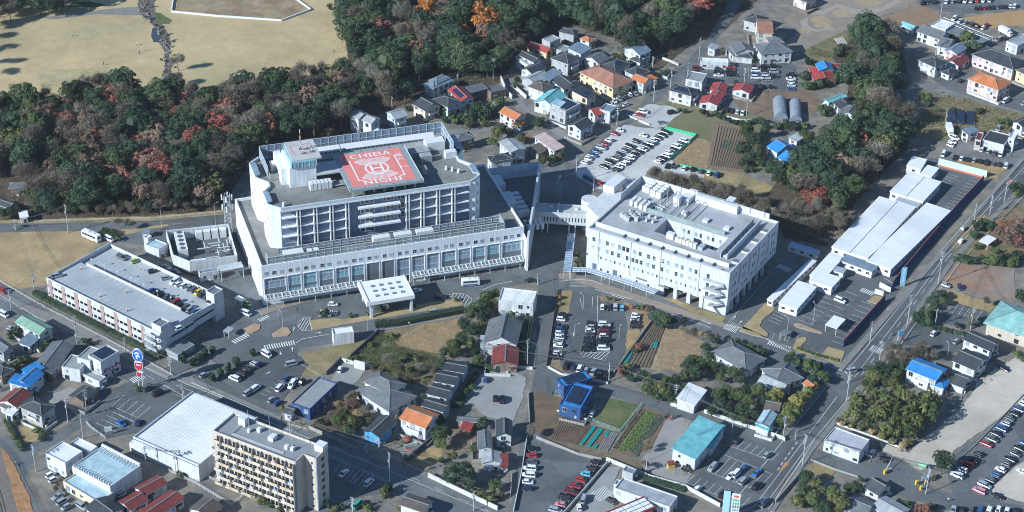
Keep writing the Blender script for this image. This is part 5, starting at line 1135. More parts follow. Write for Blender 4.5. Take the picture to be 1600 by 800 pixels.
# ---------------------------------------------------------------- multi-storey car park
FG = Frame((250, 522), (365, 470), 9.2)
FG.v=G(72,434,9.2)-G(250,522,9.2);FG.v.z=0;FG.v.normalize();FG.u=Vector((FG.v.y,-FG.v.x,0));FG.rz=math.atan2(FG.u.y,FG.u.x);FG.len=FG.at(365,470,9.2)[0]
gar=thing('parking_garage','grey multi-storey car park with rooftop parking and pink-striped facade','car park',FG.o,FG.rz)
q = lambda mb, n, m, kind=None: mb.obj(n, m, gar, kind)
gw = FG.len; gd = FG.at(72, 434, 9.2)[1]; HG = 8.4
DECK=M('deck_coating',(.40,.42,.435),.8,.10,.08,col2=(.33,.35,.365))
mid = gw * .52
for k, z in enumerate((.0, 2.9, 5.8)):
    mb=MB();mb.box(.6,gw-.6,.6,gd-.6,z+.05,z+.35);q(mb,'floor_slab',CONC)
mb=MB();mb.box(.3,mid-.4,.3,gd-.3,HG-.4,HG);mb.box(mid,gw-.3,9,gd-.3,HG-1.3,HG-.9);q(mb,'roof_deck',DECK)
mb=MB();mb.box(mid-.4,mid,6,gd-4,HG-1.3,HG+.9);q(mb,'deck_divider',M('divider_pale',(.50,.50,.50),.8,.06))
PK=paint('dusty_pink',(.36,.26,.25));GW=paint('car_park_white',(.55,.56,.57))
NB = 8; seg = (gd - 4) / NB
for z0, z1 in ((0, 1.9), (3.2, 5.1), (6.4, 9.4)):
    mb = MB(); mb.box(0, .3, 0, gd, z0, z1); q(mb, 'facade_band', GW)
for b in range(NB + 1):
    y = 2 + b * seg; wd = 1.9
    mb=MB();mb.box(-.12,.28,max(0,y-wd/2),min(gd,y+wd/2),0,9.0);q(mb,'facade_pier',PK if 0<b<NB+1 else GW)
    if b < NB:
        for z0 in (1.9, 5.1):
            for t in (.42,.72): mb=MB();mb.box(.02,.27,y+seg*t,y+seg*t+.5,z0,z0+1.3);q(mb,'facade_post',GW)
for y0,y1 in ((gd-.3,gd),): mb=MB();mb.box(.3,gw,y0,y1,0,9.4);q(mb,'end_wall',GW)
mb=MB();mb.box(gw-.3,gw,0,gd-.3,0,2.0);mb.box(gw-.3,gw,0,gd-.3,2.6,5.2);mb.box(gw-.3,gw,0,gd-.3,5.8,HG+.5);q(mb,'facade_band',GW)
mb=MB();mb.box(.3,mid,0,.3,5.6,9.3);mb.box(mid,gw-.3,0,.3,2.9,5.2);mb.box(.3,mid,0,.3,2.4,4.6);mb.solid([(mid,0,9.0),(gw-.3,0,8.0),(gw-.3,.3,8.0),(mid,.3,9.0)],[(0,1,2,3)],2.2);q(mb,'facade_band',GW)
mb=MB();mb.solid([(mid,.35,HG-2.4),(gw-.4,.35,HG-2.2),(gw-.4,9,HG-.9),(mid,9,HG-.9)],[(0,1,2,3)],.3);q(mb,'ramp',DECK)
for x, y, a, b in ((.5, .4, 4.6, 4.2), (gw - 4.6, .4, 4.8, 3.6)):
    mb=MB();mb.box(x,x+a,y-.6,y+b,0.02,11.6);mb.box(x,x+a,y-.6,y-.3,11.6,12.1);mb.box(x,x+.3,y-.3,y+b,11.6,12.1);mb.box(x+a-.3,x+a,y-.3,y+b,11.6,12.1);mb.box(x+.3,x+a-.3,y+b-.3,y+b,11.6,12.1);q(mb,'stair_tower',GW)
    mb=MB();mb.box(x+.4,x+a-.4,y,y+b-.4,11.6,11.65);q(mb,'stair_tower_roof',GREYP)
for k in range(3):
    mb=MB();z=2.9*(k+1);mb.solid([(-2.6,1,z-2.9),(-1.3,1,z-2.9),(-1.3,4.6,z-1.4),(-2.6,4.6,z-1.4)],[(0,1,2,3)],.2);mb.solid([(-1.25,4.6,z-1.4),(-.1,4.6,z-1.4),(-.1,1,z),(-1.25,1,z)],[(0,1,2,3)],.2);mb.box(-2.6,-.1,4.6,5.8,z-1.6,z-1.4);mb.box(-2.6,-.1,-.2,1,z-.2,z);mb.box(-2.65,-2.55,-.2,5.8,z-.2,z+1);q(mb,'escape_stair',STEEL)
mb = MB()
for i in range(int(gd / 2.7)):
    y = 4 + i * 2.55
    if y > gd - 4: break
    for x in (1.2,13.2): mb.box(x,x+4.6,y-.07,y+.07,HG+.001,HG+.012)
    for x in (mid + 1, gw - 5.6):
        if y>10: mb.box(x,x+4.6,y-.07,y+.07,HG-.899,HG-.888)
q(mb, 'bay_lines', LINE)
mb=MB();mb.box(1.0,9.5,-7.2,-1.0,0,2.6);q(mb,'entrance_ramp_wall',paint('ramp_wall_grey',(.34,.35,.37)))
mb=MB();mb.box(1.4,9.1,-6.8,-1.2,2.6,2.64);q(mb,'entrance_ramp_roof',GREYP)
def garage_px(px, py): x, y = FG.at(px, py, HG); return x, y
# ---------------------------------------------------------------- eight-storey apartment block
FA2 = Frame((460.5, 721), (475, 709), 21.5)
Nn=G(460.5,721,21.5);Ll=G(332,672,21.5);v=(Ll-Nn);v.z=0;AD2=v.length;v.normalize();u=Vector((v.y,-v.x,0))
apt=thing('apartment_block','tall beige apartment block with rows of balconies and a grey flat roof','apartment block',(Nn.x,Nn.y,0),math.atan2(u.y,u.x))
class _F: pass
fa=Frame((460.5,721),(475,709),21.5);fa.u,fa.v=u,v;fa.o=Vector((Nn.x,Nn.y,0));fa.rz=math.atan2(u.y,u.x)
q = lambda mb, n, m, kind=None: mb.obj(n, m, apt, kind)
aw=fa.at(512.5,698.5,21.5)[0];XI=fa.at(474.4,709,21.5)[0];YO=fa.at(493,716.3,21.5)[1];YI=fa.at(474.4,709,21.5)[1];print('APT',aw,XI,YO,YI,AD2);HB=21.2;BEI=paint('beige_render',(.50,.445,.385));BEI2=paint('pale_beige_panel',(.57,.49,.42));BEI3=paint('tan_panel',(.55,.44,.33));SHW=paint('shade_wall',(.42,.40,.37))
ex = fa.at(512, 700.5, 21.5)
mb=MB();mb.prism([(0,YI),(XI,YI),(XI,YO),(aw,YO),(aw,AD2),(0,AD2)],0,HB-.6,0,1)
q(mb,'wall',[BEI,M('apartment_roof',(.235,.25,.265),.85,.06,.2)])
parapet([(0,YI),(XI,YI),(XI,YO),(aw,YO),(aw,AD2),(0,AD2)],HB-.6,HB+.15,.3,'parapet',BEI2,apt)
nf = 7; fh = HB / (nf + .3); nu = 10; uw = (AD2 - YI - .6) / nu
for f in range(nf):
    z = fh * f + .5
    mb=MB();mb.box(-1.25,0,YI+.2,AD2-.3,z-.15,z);q(mb,'balcony_slab',BEI)
    for k in range(nu):
        y = YI + .3 + k * uw
        panel = (k + f) % 2 == 0
        mb=MB();mb.box(-1.35,-1.22,y+.05,y+uw*(.66 if panel else .97),z,z+1.12);q(mb,'balcony_panel',BEI2 if (k*3+f) % 3 else BEI3)
        if panel: mb=MB();mb.box(-1.3,-1.25,y+uw*.68,y+uw*.98,z+.1,z+1.05);q(mb,'balcony_railing',ALUD)
        mb=MB();mb.box(-1.25,0,y-.06,y+.06,z,z+fh-.2);q(mb,'balcony_partition',BEI)
        window(apt,'x0',(0,y+uw*.35,z+1.15),uw*.5,2.0,2,1,frame=ALUD)
        if (k*7+f*5) % 3==0: mb=MB();mb.box(-1.0,-.5,y+uw*.72,y+uw*.95,z,z+.75);q(mb,'air_conditioner',CH)
        if (k*5+f*3) % 4==0: mb=MB();mb.box(-1.1,-1.06,y+uw*.2,y+uw*.55,z+.9,z+1.7);q(mb,'laundry',M('laundry_%s' % ('white','blue','pink')[(k+f) % 3],((.7,.7,.7),(.2,.35,.55),(.6,.42,.42))[(k+f) % 3],.9))
for f in range(nf):
    z = fh * f + 1.6
    for y in ((YI+YO)/2-.8,): window(apt,'x0',(XI,y,z),.7,1.0,1,1)
    for x in (XI+3,): mb=MB();mb.box(x,x+1.2,YO-.35,YO,z-.6,z+.5);q(mb,'stair_opening',ALUD)
    pass
for x in (-.05,XI+.2): mb=MB();y=YI-.15 if x<1 else YO-.15;mb.tube((x,y,0),(x,y,HB),.16,n=6);q(mb,'downpipe',M('blue_pipe',(.25,.32,.5),.6,.1))
for px,py,a,b,h in ((502,700,3,3.2,1.8),(381,660,2.4,2.6,2.2),(405,672,1.2,1.2,.9),(426,684,2.6,2.0,.9),(448,698.5,1.2,1.2,.7),(457,701,1.2,1.2,.7),(389,672.5,1,1,.6)):
    x,y=fa.at(px,py,HB);mb=MB();mb.box(x-a/2,x+a/2,y-b/2,y+b/2,HB-.6,HB+h);q(mb,'roof_unit',WHITE2)
for px,py in ((457,700),(422,681),(389,672)): x,y=fa.at(px,py,HB);mb=MB();mb.tube((x,y,HB-.5),(x,y,HB+8),.07,n=5);q(mb,'antenna_mast',STEEL)
mb = MB()
for dx in (0,.5): mb.box(2.2+dx,2.4+dx,6,26,HB-.55,HB-.3);mb.box(2.4+dx,9,26+dx,26.2+dx,HB-.55,HB-.3)
q(mb, 'roof_pipe', STEEL)
# ---------------------------------------------------------------- the ribbed warehouse
n0, l0, t0 = G(310, 727, 7), G(208, 683, 7), G(307, 614, 7)
v=(l0-n0);v.z=0;wd_=v.length;v.normalize();u=Vector((v.y,-v.x,0));wl=(t0-l0).dot(u)
war=thing('warehouse','white warehouse with a wide finely ribbed white roof','warehouse',(n0.x,n0.y,0),math.atan2(u.y,u.x))
mb=MB();mb.box(0,wl*1.02,0,wd_,0,6.4);mb.box(0,.3,0,wd_,6.4,7.2);mb.box(.3,wl,wd_-.3,wd_,6.4,7.2);mb.box(.3,wl*1.02,0,.3,6.4,7.0);mb.obj('wall',WHITE,war)
mb=MB();mb.box(.35,wl,.35,wd_-.35,6.45,6.6);mb.obj('roof',WROOF,war)
mb = MB(); n = int(wl / .95)
for i in range(n): x=.6+i*(wl-1)/n;mb.prism([(x-.24,.4),(x+.24,.4),(x+.24,wd_-.4),(x-.24,wd_-.4)],6.58,6.625)
mb.obj('roof_ribs', WROOF, war, 'stuff')
mb=MB();mb.box(-.2,0,.2,wd_-.2,6.3,6.5);mb.box(wl*.25,wl*.55,wd_,wd_+2.2,4.5,5.2);mb.obj('gutter',M('gutter_blue',(.12,.16,.28),.6,.1),war)
mb=MB();mb.box(.5,wl*.16,wd_+.05,wd_+2.6,0,3.2);mb.obj('lean_to',WHITE2,war)
# serrated parapet fins on the blue-white store
sr=store;N_,L_,R_=T03(688,648),T03(450,520),T03(890,520);o,rz,W_,D_=rect(L_,N_,R_,5.6)
mb = MB()
for i in range(15): y=.8+i*(D_-1.6)/14;mb.prism([(.25,y),(1.2,y),(.25,y+.2)],6.05,6.8)
for i in range(12): y=1+i*(D_-2)/11;mb.prism([(W_-3.2,y),(W_-.4,y-.2),(W_-.4,y+.2)],6.05,6.5)
mb.box(W_-.6,W_,0,D_,5.6,6.9);mb.obj('parapet_fins',WHITE2,sr)
# ---------------------------------------------------------------- white prefab clinic east of the annex
def slabhall(label,L,N,R,h,gut=None,roofm_=WROOF,wall=WHITE2,name='prefab_hall',over=.25,step=3.2):
    o,rz,W,D=rect(L,N,R,h);t=thing(name,label,'prefab building',o,rz)
    mb = MB(); mb.box(0, W, 0, D, 0, h - .25); mb.obj('wall', wall, t)
    mb = MB()
    if gut=='y': mb.box(-over,W*.5-.25,-over,D+over,h-.25,h);mb.box(W*.5+.25,W+over,-over,D+over,h-.25,h)
    elif gut=='x': mb.box(-over,W+over,-over,D*.5-.25,h-.25,h);mb.box(-over,W+over,D*.5+.25,D+over,h-.25,h)
    else: mb.box(-over, W + over, -over, D + over, h - .25, h)
    mb.obj('roof', roofm_, t)
    for face, Ln in (('x0', D), ('y0', W)):
        n = max(1, int(Ln / step))
        for i in range(n):
            tt=(i+.5)*Ln/n;window(t,face,(0,tt,h*.55) if face=='x0' else (tt,0,h*.55),1.5,1.1,2,1)
    return t
slabhall('longest white prefab hall, its roof split by a dark gutter, nearest the annex',T31(397,745),T31(630,815),T31(920,495),4.0,'x')
slabhall('white prefab hall along the fence side of the longest hall',P1(1357,404),P1(1392,420),P1(1485,329),4.0)
slabhall('upper white prefab hall with a gutter down its roof and tree shadows',T31(758,402),T31(968,458),T31(1082,335),4.0,'x')
slabhall('small white prefab block beside the shaded stalls, uppermost',T31(955,285),T31(1020,305),T31(1066,250),3.6)
slabhall('small prefab block in tree shade behind the upper hall',T31(868,235),T31(955,255),T31(992,195),3.6)
slabhall('white passage roof linking the upper and longest halls',T31(800,450),T31(935,492),T31(965,470),3.0,roofm_=M('passage_roof',(.35,.38,.42),.7,.1))
slabhall('near white prefab block with the open lobby facing the stalls',T32(75,285),T32(182,328),T32(302,190),3.8)
slabhall('middle white prefab block beside the parked white car',T32(262,150),T32(398,195),T32(470,140),3.8)
slabhall('narrow white prefab passage behind the near blocks',T32(262,120),T32(345,145),T32(470,5),3.4,roofm_=WROOF)
slabhall('grey-roofed prefab porch between two white blocks',T32(398,85),T32(470,105),T32(505,85),3.2,roofm_=M('porch_grey',(.33,.36,.40),.7,.1))
slabhall('blue-grey roofed prefab reception with white walls',T32(455,25),T32(650,95),T32(700,65),3.4,roofm_=ROOF['s'])
slabhall('slim prefab strip roof in shade along the annex street',T32(-5,270),T32(30,280),T32(300,30),3.0)
slabhall('shaded bicycle shelter roof behind the annex',T31(128,735),T31(300,790),T31(320,765),2.6,roofm_=M('shelter_roof',(.4,.45,.55),.7,.1))
# small open canopies on posts
def canopy(label, L, N, R, h, mat=WROOF, name='canopy'):
    o,rz,W,D=rect(L,N,R,h);t=thing(name,label,'canopy',o,rz);mb=MB();mb.box(0,W,0,D,h-.25,h);mb.obj('roof',mat,t)
    for x in (.3, W - .3):
        for y in (.3,D-.3): mb=MB();mb.tube((x,y,0),(x,y,h-.25),.12,n=6);mb.obj('post',WHITE2,t)
    return t
canopy('white square canopy on posts amid the prefab clinic stalls',T32(355,430),T32(430,455),T32(486,395),3.2)
canopy('small dark canopy over the ticket machine near the zebra crossing',T32(70,480),T32(110,500),T32(150,475),2.4,GREYP)
canopy('pale canopy over the garage entrance booth',T02(1462,262),T02(1510,285),T02(1545,270),2.8)
canopy('grey canopy over the barrier beside the garage corner',T02(1395,465),T02(1430,480),T02(1465,450),2.8,ROOF['l'])
canopy('white garden pavilion roof east of the main road',T31(1325,700),T31(1375,730),T31(1430,690),2.8)
canopy('blue tarpaulin-coloured canopy beside the yellow gates',T33(960,575),T33(985,595),T33(1035,570),2.6,ROOF['s'])
# greenhouses
for k,(a,c,e,nm) in enumerate((((40,748),(122,752),(152,655),'left'),((135,765),(212,770),(235,665),'right'))):
    o,rz,W,D=rect(T30(*e),T30(*c),T30(*a),0.01);o=G(*T30(*a),0);c_=G(*T30(*c),0);d=(c_-o);W=d.length;rz=math.atan2(d.y,d.x);D=17
    t=thing('polytunnel','arched plastic polytunnel with blue edge, %s one of the pair' % nm,'greenhouse',o,rz)
    mb = MB(); V, Fc = [], []
    for j in range(9):
        for i in range(11):
            a_=math.pi*i/10;V.append((W/2-W/2*math.cos(a_),D*j/8,3.6*math.sin(a_) ** .8))
    for j in range(8):
        for i in range(10): Fc.append((j*11+i,j*11+11+i,j*11+12+i,j*11+i+1))
    mb.v,mb.f,mb.m=V,[f[::-1] for f in Fc],[0]*len(Fc);mb.obj('plastic_cover',M('plastic_sheet',(.20,.23,.27),.35,.2,.4),t)
    for pts in ([V[i] for i in range(11)],[V[88+i] for i in range(10,-1,-1)]): mb=MB();mb.face(pts);mb.obj('end_sheet',M('plastic_sheet'),t)
    for j in range(9):
        mb = MB()
        for i in range(10): p0,p1=Vector(V[j*11+i]),Vector(V[j*11+i+1]);mb.tube(p0*1.003,p1*1.003,.09,n=4)
        mb.obj('hoop',M('hoop_blue',(.12,.22,.45),.6,.1) if j in (0,8) else STEEL,t)
# ---------------------------------------------------------------- machine yard left of the hospital
fy = Frame((296, 408 + .5), (371, 399), 6.5)
yard=thing('plant_enclosure','white walled machinery enclosure with cooling fans left of the hospital','plant enclosure',fy.o,fy.rz)
yx, yd = fy.len, fy.at(352, 350, 6.5)[1]
xl, yl = fy.at(259, 360, 6.5); xl2, yl2 = fy.at(270, 398, 6.5)
poly = [(0, 0), (yx, 0), (yx, yd), (xl, yl), (xl2, yl2)]
for k in range(len(poly)):
    a,b=Vector((*poly[k],0)),Vector((*poly[(k+1) % len(poly)],0));d=(b-a).normalized();n_=Vector((-d.y,d.x,0))*.3
    mb=MB();mb.prism([tuple(t.to_tuple()[:2]) for t in (a,b,b+n_,a+n_)],0,6.5+k*.004);mb.obj('wall',WHITE,yard)
mb=MB();mb.prism(poly,0,2.0);mb.obj('yard_floor',M('yard_floor',(.10,.105,.115),.9,.15),yard)
a, b = fy.at(276, 362, 6), fy.at(289, 390, 6)
fx, fyy = (a[0] + b[0]) / 2, (a[1] + b[1]) / 2
mb=MB();mb.box(fx-1.9,fx+1.9,b[1],a[1],2,6.0);mb.obj('cooling_tower',WHITE2,yard)
for i in range(5): mb=MB();y=b[1]+1.2+i*(a[1]-b[1]-2)/4;mb.tube((fx,y,6.0),(fx,y,6.25),.95,n=12);mb.obj('fan',ALUD,yard)
for i in range(4): mb=MB();x=yx*.28+i*yx*.17;mb.box(x,x+2.6,yd-2.6+i*0.0,yd-.6,2,5.6);mb.obj('chiller_unit',WHITE2 if i % 2 else CH,yard)
for i in range(16):
    x,y=yx*(.35+.6*RND.random()),yd*(.1+.55*RND.random());mb=MB()
    if i % 2: mb.tube((x-2.5,y,4+i*.1),(x+2.5,y,4+i*.1),.28,n=6)
    else: mb.tube((x,y-2,4.3+i*.1),(x,y+2,4.3+i*.1),.28,n=6)
    mb.obj('pipe', STEEL, yard)
mb=MB();mb.box(0.5,yx*.35,.5,1.4,5,6.3);mb.obj('duct',WHITE2,yard)
house('small white pump house with a flat blue-grey roof beside the enclosure',B(P1,(227,383),(248,391),(262,382),4.2,'flat',wc='w',rc='x',win=.3),B(P1,(228,371),(231,374),(237,369),5.6,'flat',wc='w',rc='w',win=0,door=False),name='pump_house',cat='pump house')
house('low grey-roofed gate house below the machinery enclosure',B(P1,(308,424),(312,429),(342,424),3.4,'flat',wc='w',rc='s',win=.6),name='gate_house',cat='gate house')
# telecom mast
tm=thing('lattice_mast','slender steel lattice mast with antennas at the hospital corner','mast',G(358,364));mb=MB()
for sx in (-1, 1):
    for sy in (-1,1): mb.tube((sx*1.3,sy*1.3,0),(sx*1.0,sy*1.0,17.5),.12,n=5)
for k in range(9):
    z = k * 2;
    for a,b in (((-1.2,-1.2),(1.2,-1.2)),((1.2,-1.2),(1.2,1.2)),((1.2,1.2),(-1.2,1.2)),((-1.2,1.2),(-1.2,-1.2))): mb.tube((*a,z),(*b,z+2),.06,n=4);mb.tube((*a,z),(*b,z),.06,n=4)
mb.obj('lattice', STEEL, tm)
for k in range(8): m2=MB();a=k*math.pi/2;z=16.5 if k<4 else 12;m2.box(math.cos(a)*2-.25,math.cos(a)*2+.25,math.sin(a)*2-.25,math.sin(a)*2+.25,z-1.2,z+1.2);m2.obj('antenna_panel',WHITE2,tm)
# steel pergola between enclosure and hospital
pg=canopy('open steel pergola beside the machinery enclosure',P1(342,415),P1(344.5,424),P1(381,417),5.0,M('pergola_glass',(.42,.45,.47),.4,.2));pg['category']='pergola'
# ---------------------------------------------------------------- petrol station at the bottom
house('white petrol station building with long grey roof',B(T23,(640,655),(985,775),(1080,722),4.6,'flat',wc='w',rc='l',win=.7),B(T23,(640,625),(672,640),(690,610),3.8,'flat',wc='w',rc='l',win=0,door=False),B(T23,(690,545),(755,568),(785,540),3.4,'flat',wc='g',rc='s',win=0),name='petrol_station',cat='petrol station')
o, rz, W, D = rect(T23(590, 810), T23(930, 930), T23(1040, 800), 5.2)
a_,b_,c_=G(*T23(600,800),5.2),G(*T23(830,705),5.2),G(*T23(955,745),5.2)
u=(a_-b_);u.z=0;cl=u.length*1.5;u.normalize();v=Vector((-u.y,u.x,0));cwd=abs((c_-b_).dot(v));sg=1 if (c_-b_).dot(v)>0 else -1
fc=thing('fuel_canopy','forecourt canopy with red edge and square roof panels','canopy',(b_.x,b_.y,0),math.atan2(u.y,u.x))
mb=MB();mb.box(0,cl,0,sg*cwd,4.7,5.2);mb.obj('roof',GREYP,fc)
for i in range(7):
    for j in range(3): mb=MB();x,y=.5+i*(cl-.6)/7,sg*(.5+j*(cwd-.6)/3);mb.box(x,x+(cl-.6)/7-.35,y,y+sg*((cwd-.6)/3-.35),5.2,5.45);mb.obj('roof_panel',WROOF,fc)
for y in (-.12*sg,sg*cwd): mb=MB();mb.box(-.1,cl,y,y+.12*sg,4.6,5.55);mb.obj('red_fascia',RED,fc)
for i in range(3): mb=MB();mb.box(3+i*7,3.5+i*7,sg*cwd*.45,sg*cwd*.55,0,4.7);mb.obj('post',WHITE2,fc)

# ---------------------------------------------------------------- trees: a few crowns and trunks built once,each tree a copy of its own
def proj(P):
    d=Vector(P)-Vector((0,0,CAM_H));z=d.dot(FW);return (800+FPX*d.dot(RT)/z,400-FPX*d.dot(UP)/z)
LEAF = {}
for n,c in {'evergreen': (.038,.062,.033),'evergreen2': (.030,.050,.030),'evergreen3': (.055,.075,.032),'laurel': (.075,.10,.035),'olive': (.11,.115,.045),'bamboo': (.135,.15,.05),
             'red': (.23,.075,.055),'rust': (.225,.105,.07),'orange': (.42,.165,.045),'pinkbrown': (.17,.112,.082),'tan': (.29,.22,.12),'bare': (.125,.105,.078),'bare2': (.155,.14,.108),'topiary': (.028,.055,.026),'yellow': (.22,.19,.06)}.items():
    LEAF[n]=M('leaf_'+n,tuple(q*1.2 for q in c),.75,.28,.5,kind='leaf',spec=.25)
BARK = M('bark', (.12, .095, .075), .9, .25, 1.5)
def rdir(r):
    z=r.uniform(-1,1);a=r.uniform(0,2*math.pi);q=math.sqrt(1-z*z);return Vector((q*math.cos(a),q*math.sin(a),z))
def leafquad(mb, c, nrm, s, r):
    n=(nrm+rdir(r)*.75).normalized();a=n.orthogonal().normalized();b=n.cross(a);t=r.uniform(0,6.28);a,b=a*math.cos(t)+b*math.sin(t),b*math.cos(t)-a*math.sin(t)
    s *= r.uniform(.7,1.35);mb.face([tuple(c-a*s),tuple(c-b*s*.6),tuple(c+a*s),tuple(c+b*s*.6)])
def core(mb, c, rx, rz, r, n=8, m=5):
    i0=len(mb.v);off=[[r.uniform(.75,1.15) for _ in range(n)] for _ in range(m+1)]
    for j in range(m + 1):
        t = math.pi * j / m
        for i in range(n):
            p = 2 * math.pi * i / n; k = off[j][i] if 0 < j < m else 1
            mb.v.append((c[0]+rx*k*math.sin(t)*math.cos(p),c[1]+rx*k*math.sin(t)*math.sin(p),c[2]+rz*k*math.cos(t)))
    for j in range(m):
        for i in range(n): a=i0+j*n+i;b=i0+j*n+(i+1) % n;mb.f.append((a,a+n,b+n,b));mb.m.append(0)
def crown(seed,rx,rz,zc,lumps,per,lr,ls,fill=.72,squash=-.35):
    r = random.Random(seed); mb = MB()
    if fill: core(mb, (0, 0, zc), rx * fill, rz * fill, r)
    for k in range(lumps):
        d = rdir(r)
        while d.z < squash: d = rdir(r)
        w_=r.uniform(.62,1.0);c=Vector((d.x*rx*w_,d.y*rx*w_,zc+d.z*rz*w_));R=lr*r.choice((.55,.75,1.0,1.2,1.5))*r.uniform(.85,1.15)
        for q in range(per):
            e = rdir(r)
            if e.dot(d) < -.25 and e.z < .1: e = -e
            e = (e + d * .35 + Vector((0, 0, .15))).normalized()
            leafquad(mb,c+Vector((e.x,e.y,e.z*.85))*R*r.uniform(.8,1.08),e,ls,r)
    return mb.mesh('crown', LEAF['evergreen'])
def conifer(seed, R, H, n=900, ls=.4):
    r=random.Random(seed);mb=MB();core(mb,(0,0,H*.5),R*.45,H*.45,r)
    for k in range(n):
        t=r.random() ** .8;z=H*(.08+.92*t);a=r.uniform(0,6.283);rr=R*(1-t*.85)*(.7+.3*math.sin(a*5+z*2))*r.uniform(.75,1.05)
        d=Vector((math.cos(a),math.sin(a),.4));leafquad(mb,Vector((rr*math.cos(a),rr*math.sin(a),z)),d,ls,r)
    return mb.mesh('crown', LEAF['evergreen'])
def bare(seed, H, R, tw=3200):
    r = random.Random(seed); mb = MB(); tips = []
    def br(p, d, L, rad_, lev):
        q=p+d*L;mb.tube(p,q,rad_,rad_*.65,3 if lev else 5)
        if lev >= 3: tips.append((q, d)); return
        for k in range(r.choice((3, 4)) if lev else 5):
            e=(d+rdir(r)*(.75 if lev else .9));e.z=abs(e.z)*.8+.12;br(p+d*L*r.uniform(.45,1),e.normalized(),L*r.uniform(.6,.82),rad_*.6,lev+1)
    br(Vector((0,0,H*.22)),Vector((r.uniform(-.1,.1),r.uniform(-.1,.1),1)).normalized(),H*.25,.13,0)
    for k in range(tw):
        q,d=r.choice(tips);e=(d+rdir(r)*.9).normalized();c=q+rdir(r)*r.random()*R*.4;L=r.uniform(.5,1.2);s=e.cross(rdir(r)).normalized()*.06
        mb.face([tuple(c-e*L*.5-s),tuple(c+e*L*.5-s*.4),tuple(c+e*L*.5+s*.4),tuple(c-e*L*.5+s)])
    return mb.mesh('crown', LEAF['bare'])
def trunk(seed, H, r0):
    r = random.Random(seed); mb = MB(); p = Vector((0, 0, 0)); R_ = r0
    for k in range(3):
        q=p+Vector((r.uniform(-.2,.2),r.uniform(-.2,.2),H/3));mb.tube(p,q,R_,R_*.78,6);p,R_=q,R_*.78
    for k in range(4): d=rdir(r);d.z=abs(d.z)+.5;mb.tube(p-Vector((0,0,H*.2*r.random())),p+d.normalized()*H*.35,R_*.6,R_*.25,4)
    return mb.mesh('trunk', BARK)
TREE={'E': [crown(10+k,4.4,3.9+.4*(k % 2),6.6,50,56,1.3,.31) for k in range(6)],
        'A': [crown(30+k,4.0,3.5,6.2,34,42,1.25,.34,.55) for k in range(4)],
        'N': [bare(50 + k, 10.5, 4.5) for k in range(5)],
        'K': [conifer(70 + k, 2.6, 9.5) for k in range(3)],
        'B': [crown(80+k,1.9,4.6,6.4,34,40,.62,.24,.4,-.8) for k in range(4)],
        'S': [crown(90+k,1.25,1.0,.95,12,48,.55,.17,.8,-.1) for k in range(4)],
        'T': [crown(100+k,.85,1.35,1.45,26,45,.35,.13,.95,-1) for k in range(2)]}
TRUNK={'E': [trunk(1,4.6,.32),trunk(2,4.8,.3)],'A': [trunk(3,4.6,.28)],'N': [trunk(4,3.0,.24),trunk(5,3.0,.22)],'K': [trunk(6,3,.22)],'B': [trunk(7,4.5,.1)],'S': [trunk(8,.8,.08)],'T': [trunk(9,.6,.08)]}
NOM={'E': (4.9,6.6),'A': (4.6,6.2),'N': (4.6,7.0),'K': (2.6,4.8),'B': (2.5,6.4),'S': (1.4,1.0),'T': (.95,1.5)}
KNAME={'E': 'evergreen_tree','A': 'autumn_tree','N': 'bare_tree','K': 'conifer','B': 'bamboo','S': 'shrub','T': 'clipped_shrub'}
KCAT={'E': 'tree','A': 'tree','N': 'tree','K': 'tree','B': 'bamboo','S': 'shrub','T': 'shrub'}
NT = [0]
def plant(kind, x, y, s, leaf, label, group=None, zs=1.0, nm=None):
    NT[0]+=1;rn=random.Random(NT[0]);t=thing(nm or KNAME[kind],label,KCAT[kind],(x,y,.05),rn.uniform(0,6.28),group)
    t.scale=(s*rn.uniform(.8,1.2),s*rn.uniform(.8,1.2),s*zs*rn.uniform(.85,1.18))
    link('trunk',TRUNK[kind][NT[0] % len(TRUNK[kind])],t);c=link('crown',TREE[kind][NT[0] % len(TREE[kind])],t);repaint(c,LEAF[leaf]);return t
LWORD={'evergreen': 'dark evergreen','evergreen2': 'deep green evergreen','evergreen3': 'mid-green evergreen','laurel': 'bright green leafy','olive': 'olive-green','bamboo': 'yellow-green','red': 'red-leaved','rust': 'rust-leaved',
         'orange': 'orange-leaved','pinkbrown': 'pink-brown','tan': 'tan-leaved','bare': 'bare grey','bare2': 'bare pale-twigged','topiary': 'dark clipped','yellow': 'yellowing'}
KW={'E': 'tree','A': 'tree','N': 'tree','K': 'conifer','B': 'bamboo clump','S': 'shrub','T': 'round bush'}
def inside(p, poly):
    c = False
    for (x0, y0), (x1, y1) in zip(poly, poly[1:] + poly[:1]):
        if (y0>p[1]) != (y1>p[1]) and p[0]<(x1-x0)*(p[1]-y0)/(y1-y0)+x0: c=not c
    return c
AUT=[((175,152),'red'),((160,200),'orange'),((217,165),'rust'),((267,185),'red'),((277,153),'rust'),((330,180),'red'),((385,172),'rust'),((160,213),'red'),((200,221),'red'),((225,245),'rust'),((258,262),'red'),((272,270),'red'),
       ((202,280),'red'),((305,212),'red'),((70,266),'pinkbrown'),((28,225),'tan'),((105,215),'pinkbrown'),((635,78),'rust'),((750,30),'orange'),((762,60),'rust'),((722,40),'orange'),((707,3),'red'),((660,8),'orange'),((605,82),'pinkbrown'),((870,22),'tan'),((1105,6),'red'),
       ((575,95),'pinkbrown'),((640,104),'pinkbrown'),((1010,8),'red'),((1290,310),'pinkbrown'),((1268,308),'red'),((120,165),'pinkbrown'),((350,165),'rust'),((40,180),'pinkbrown'),((95,185),'rust'),((360,205),'rust')]
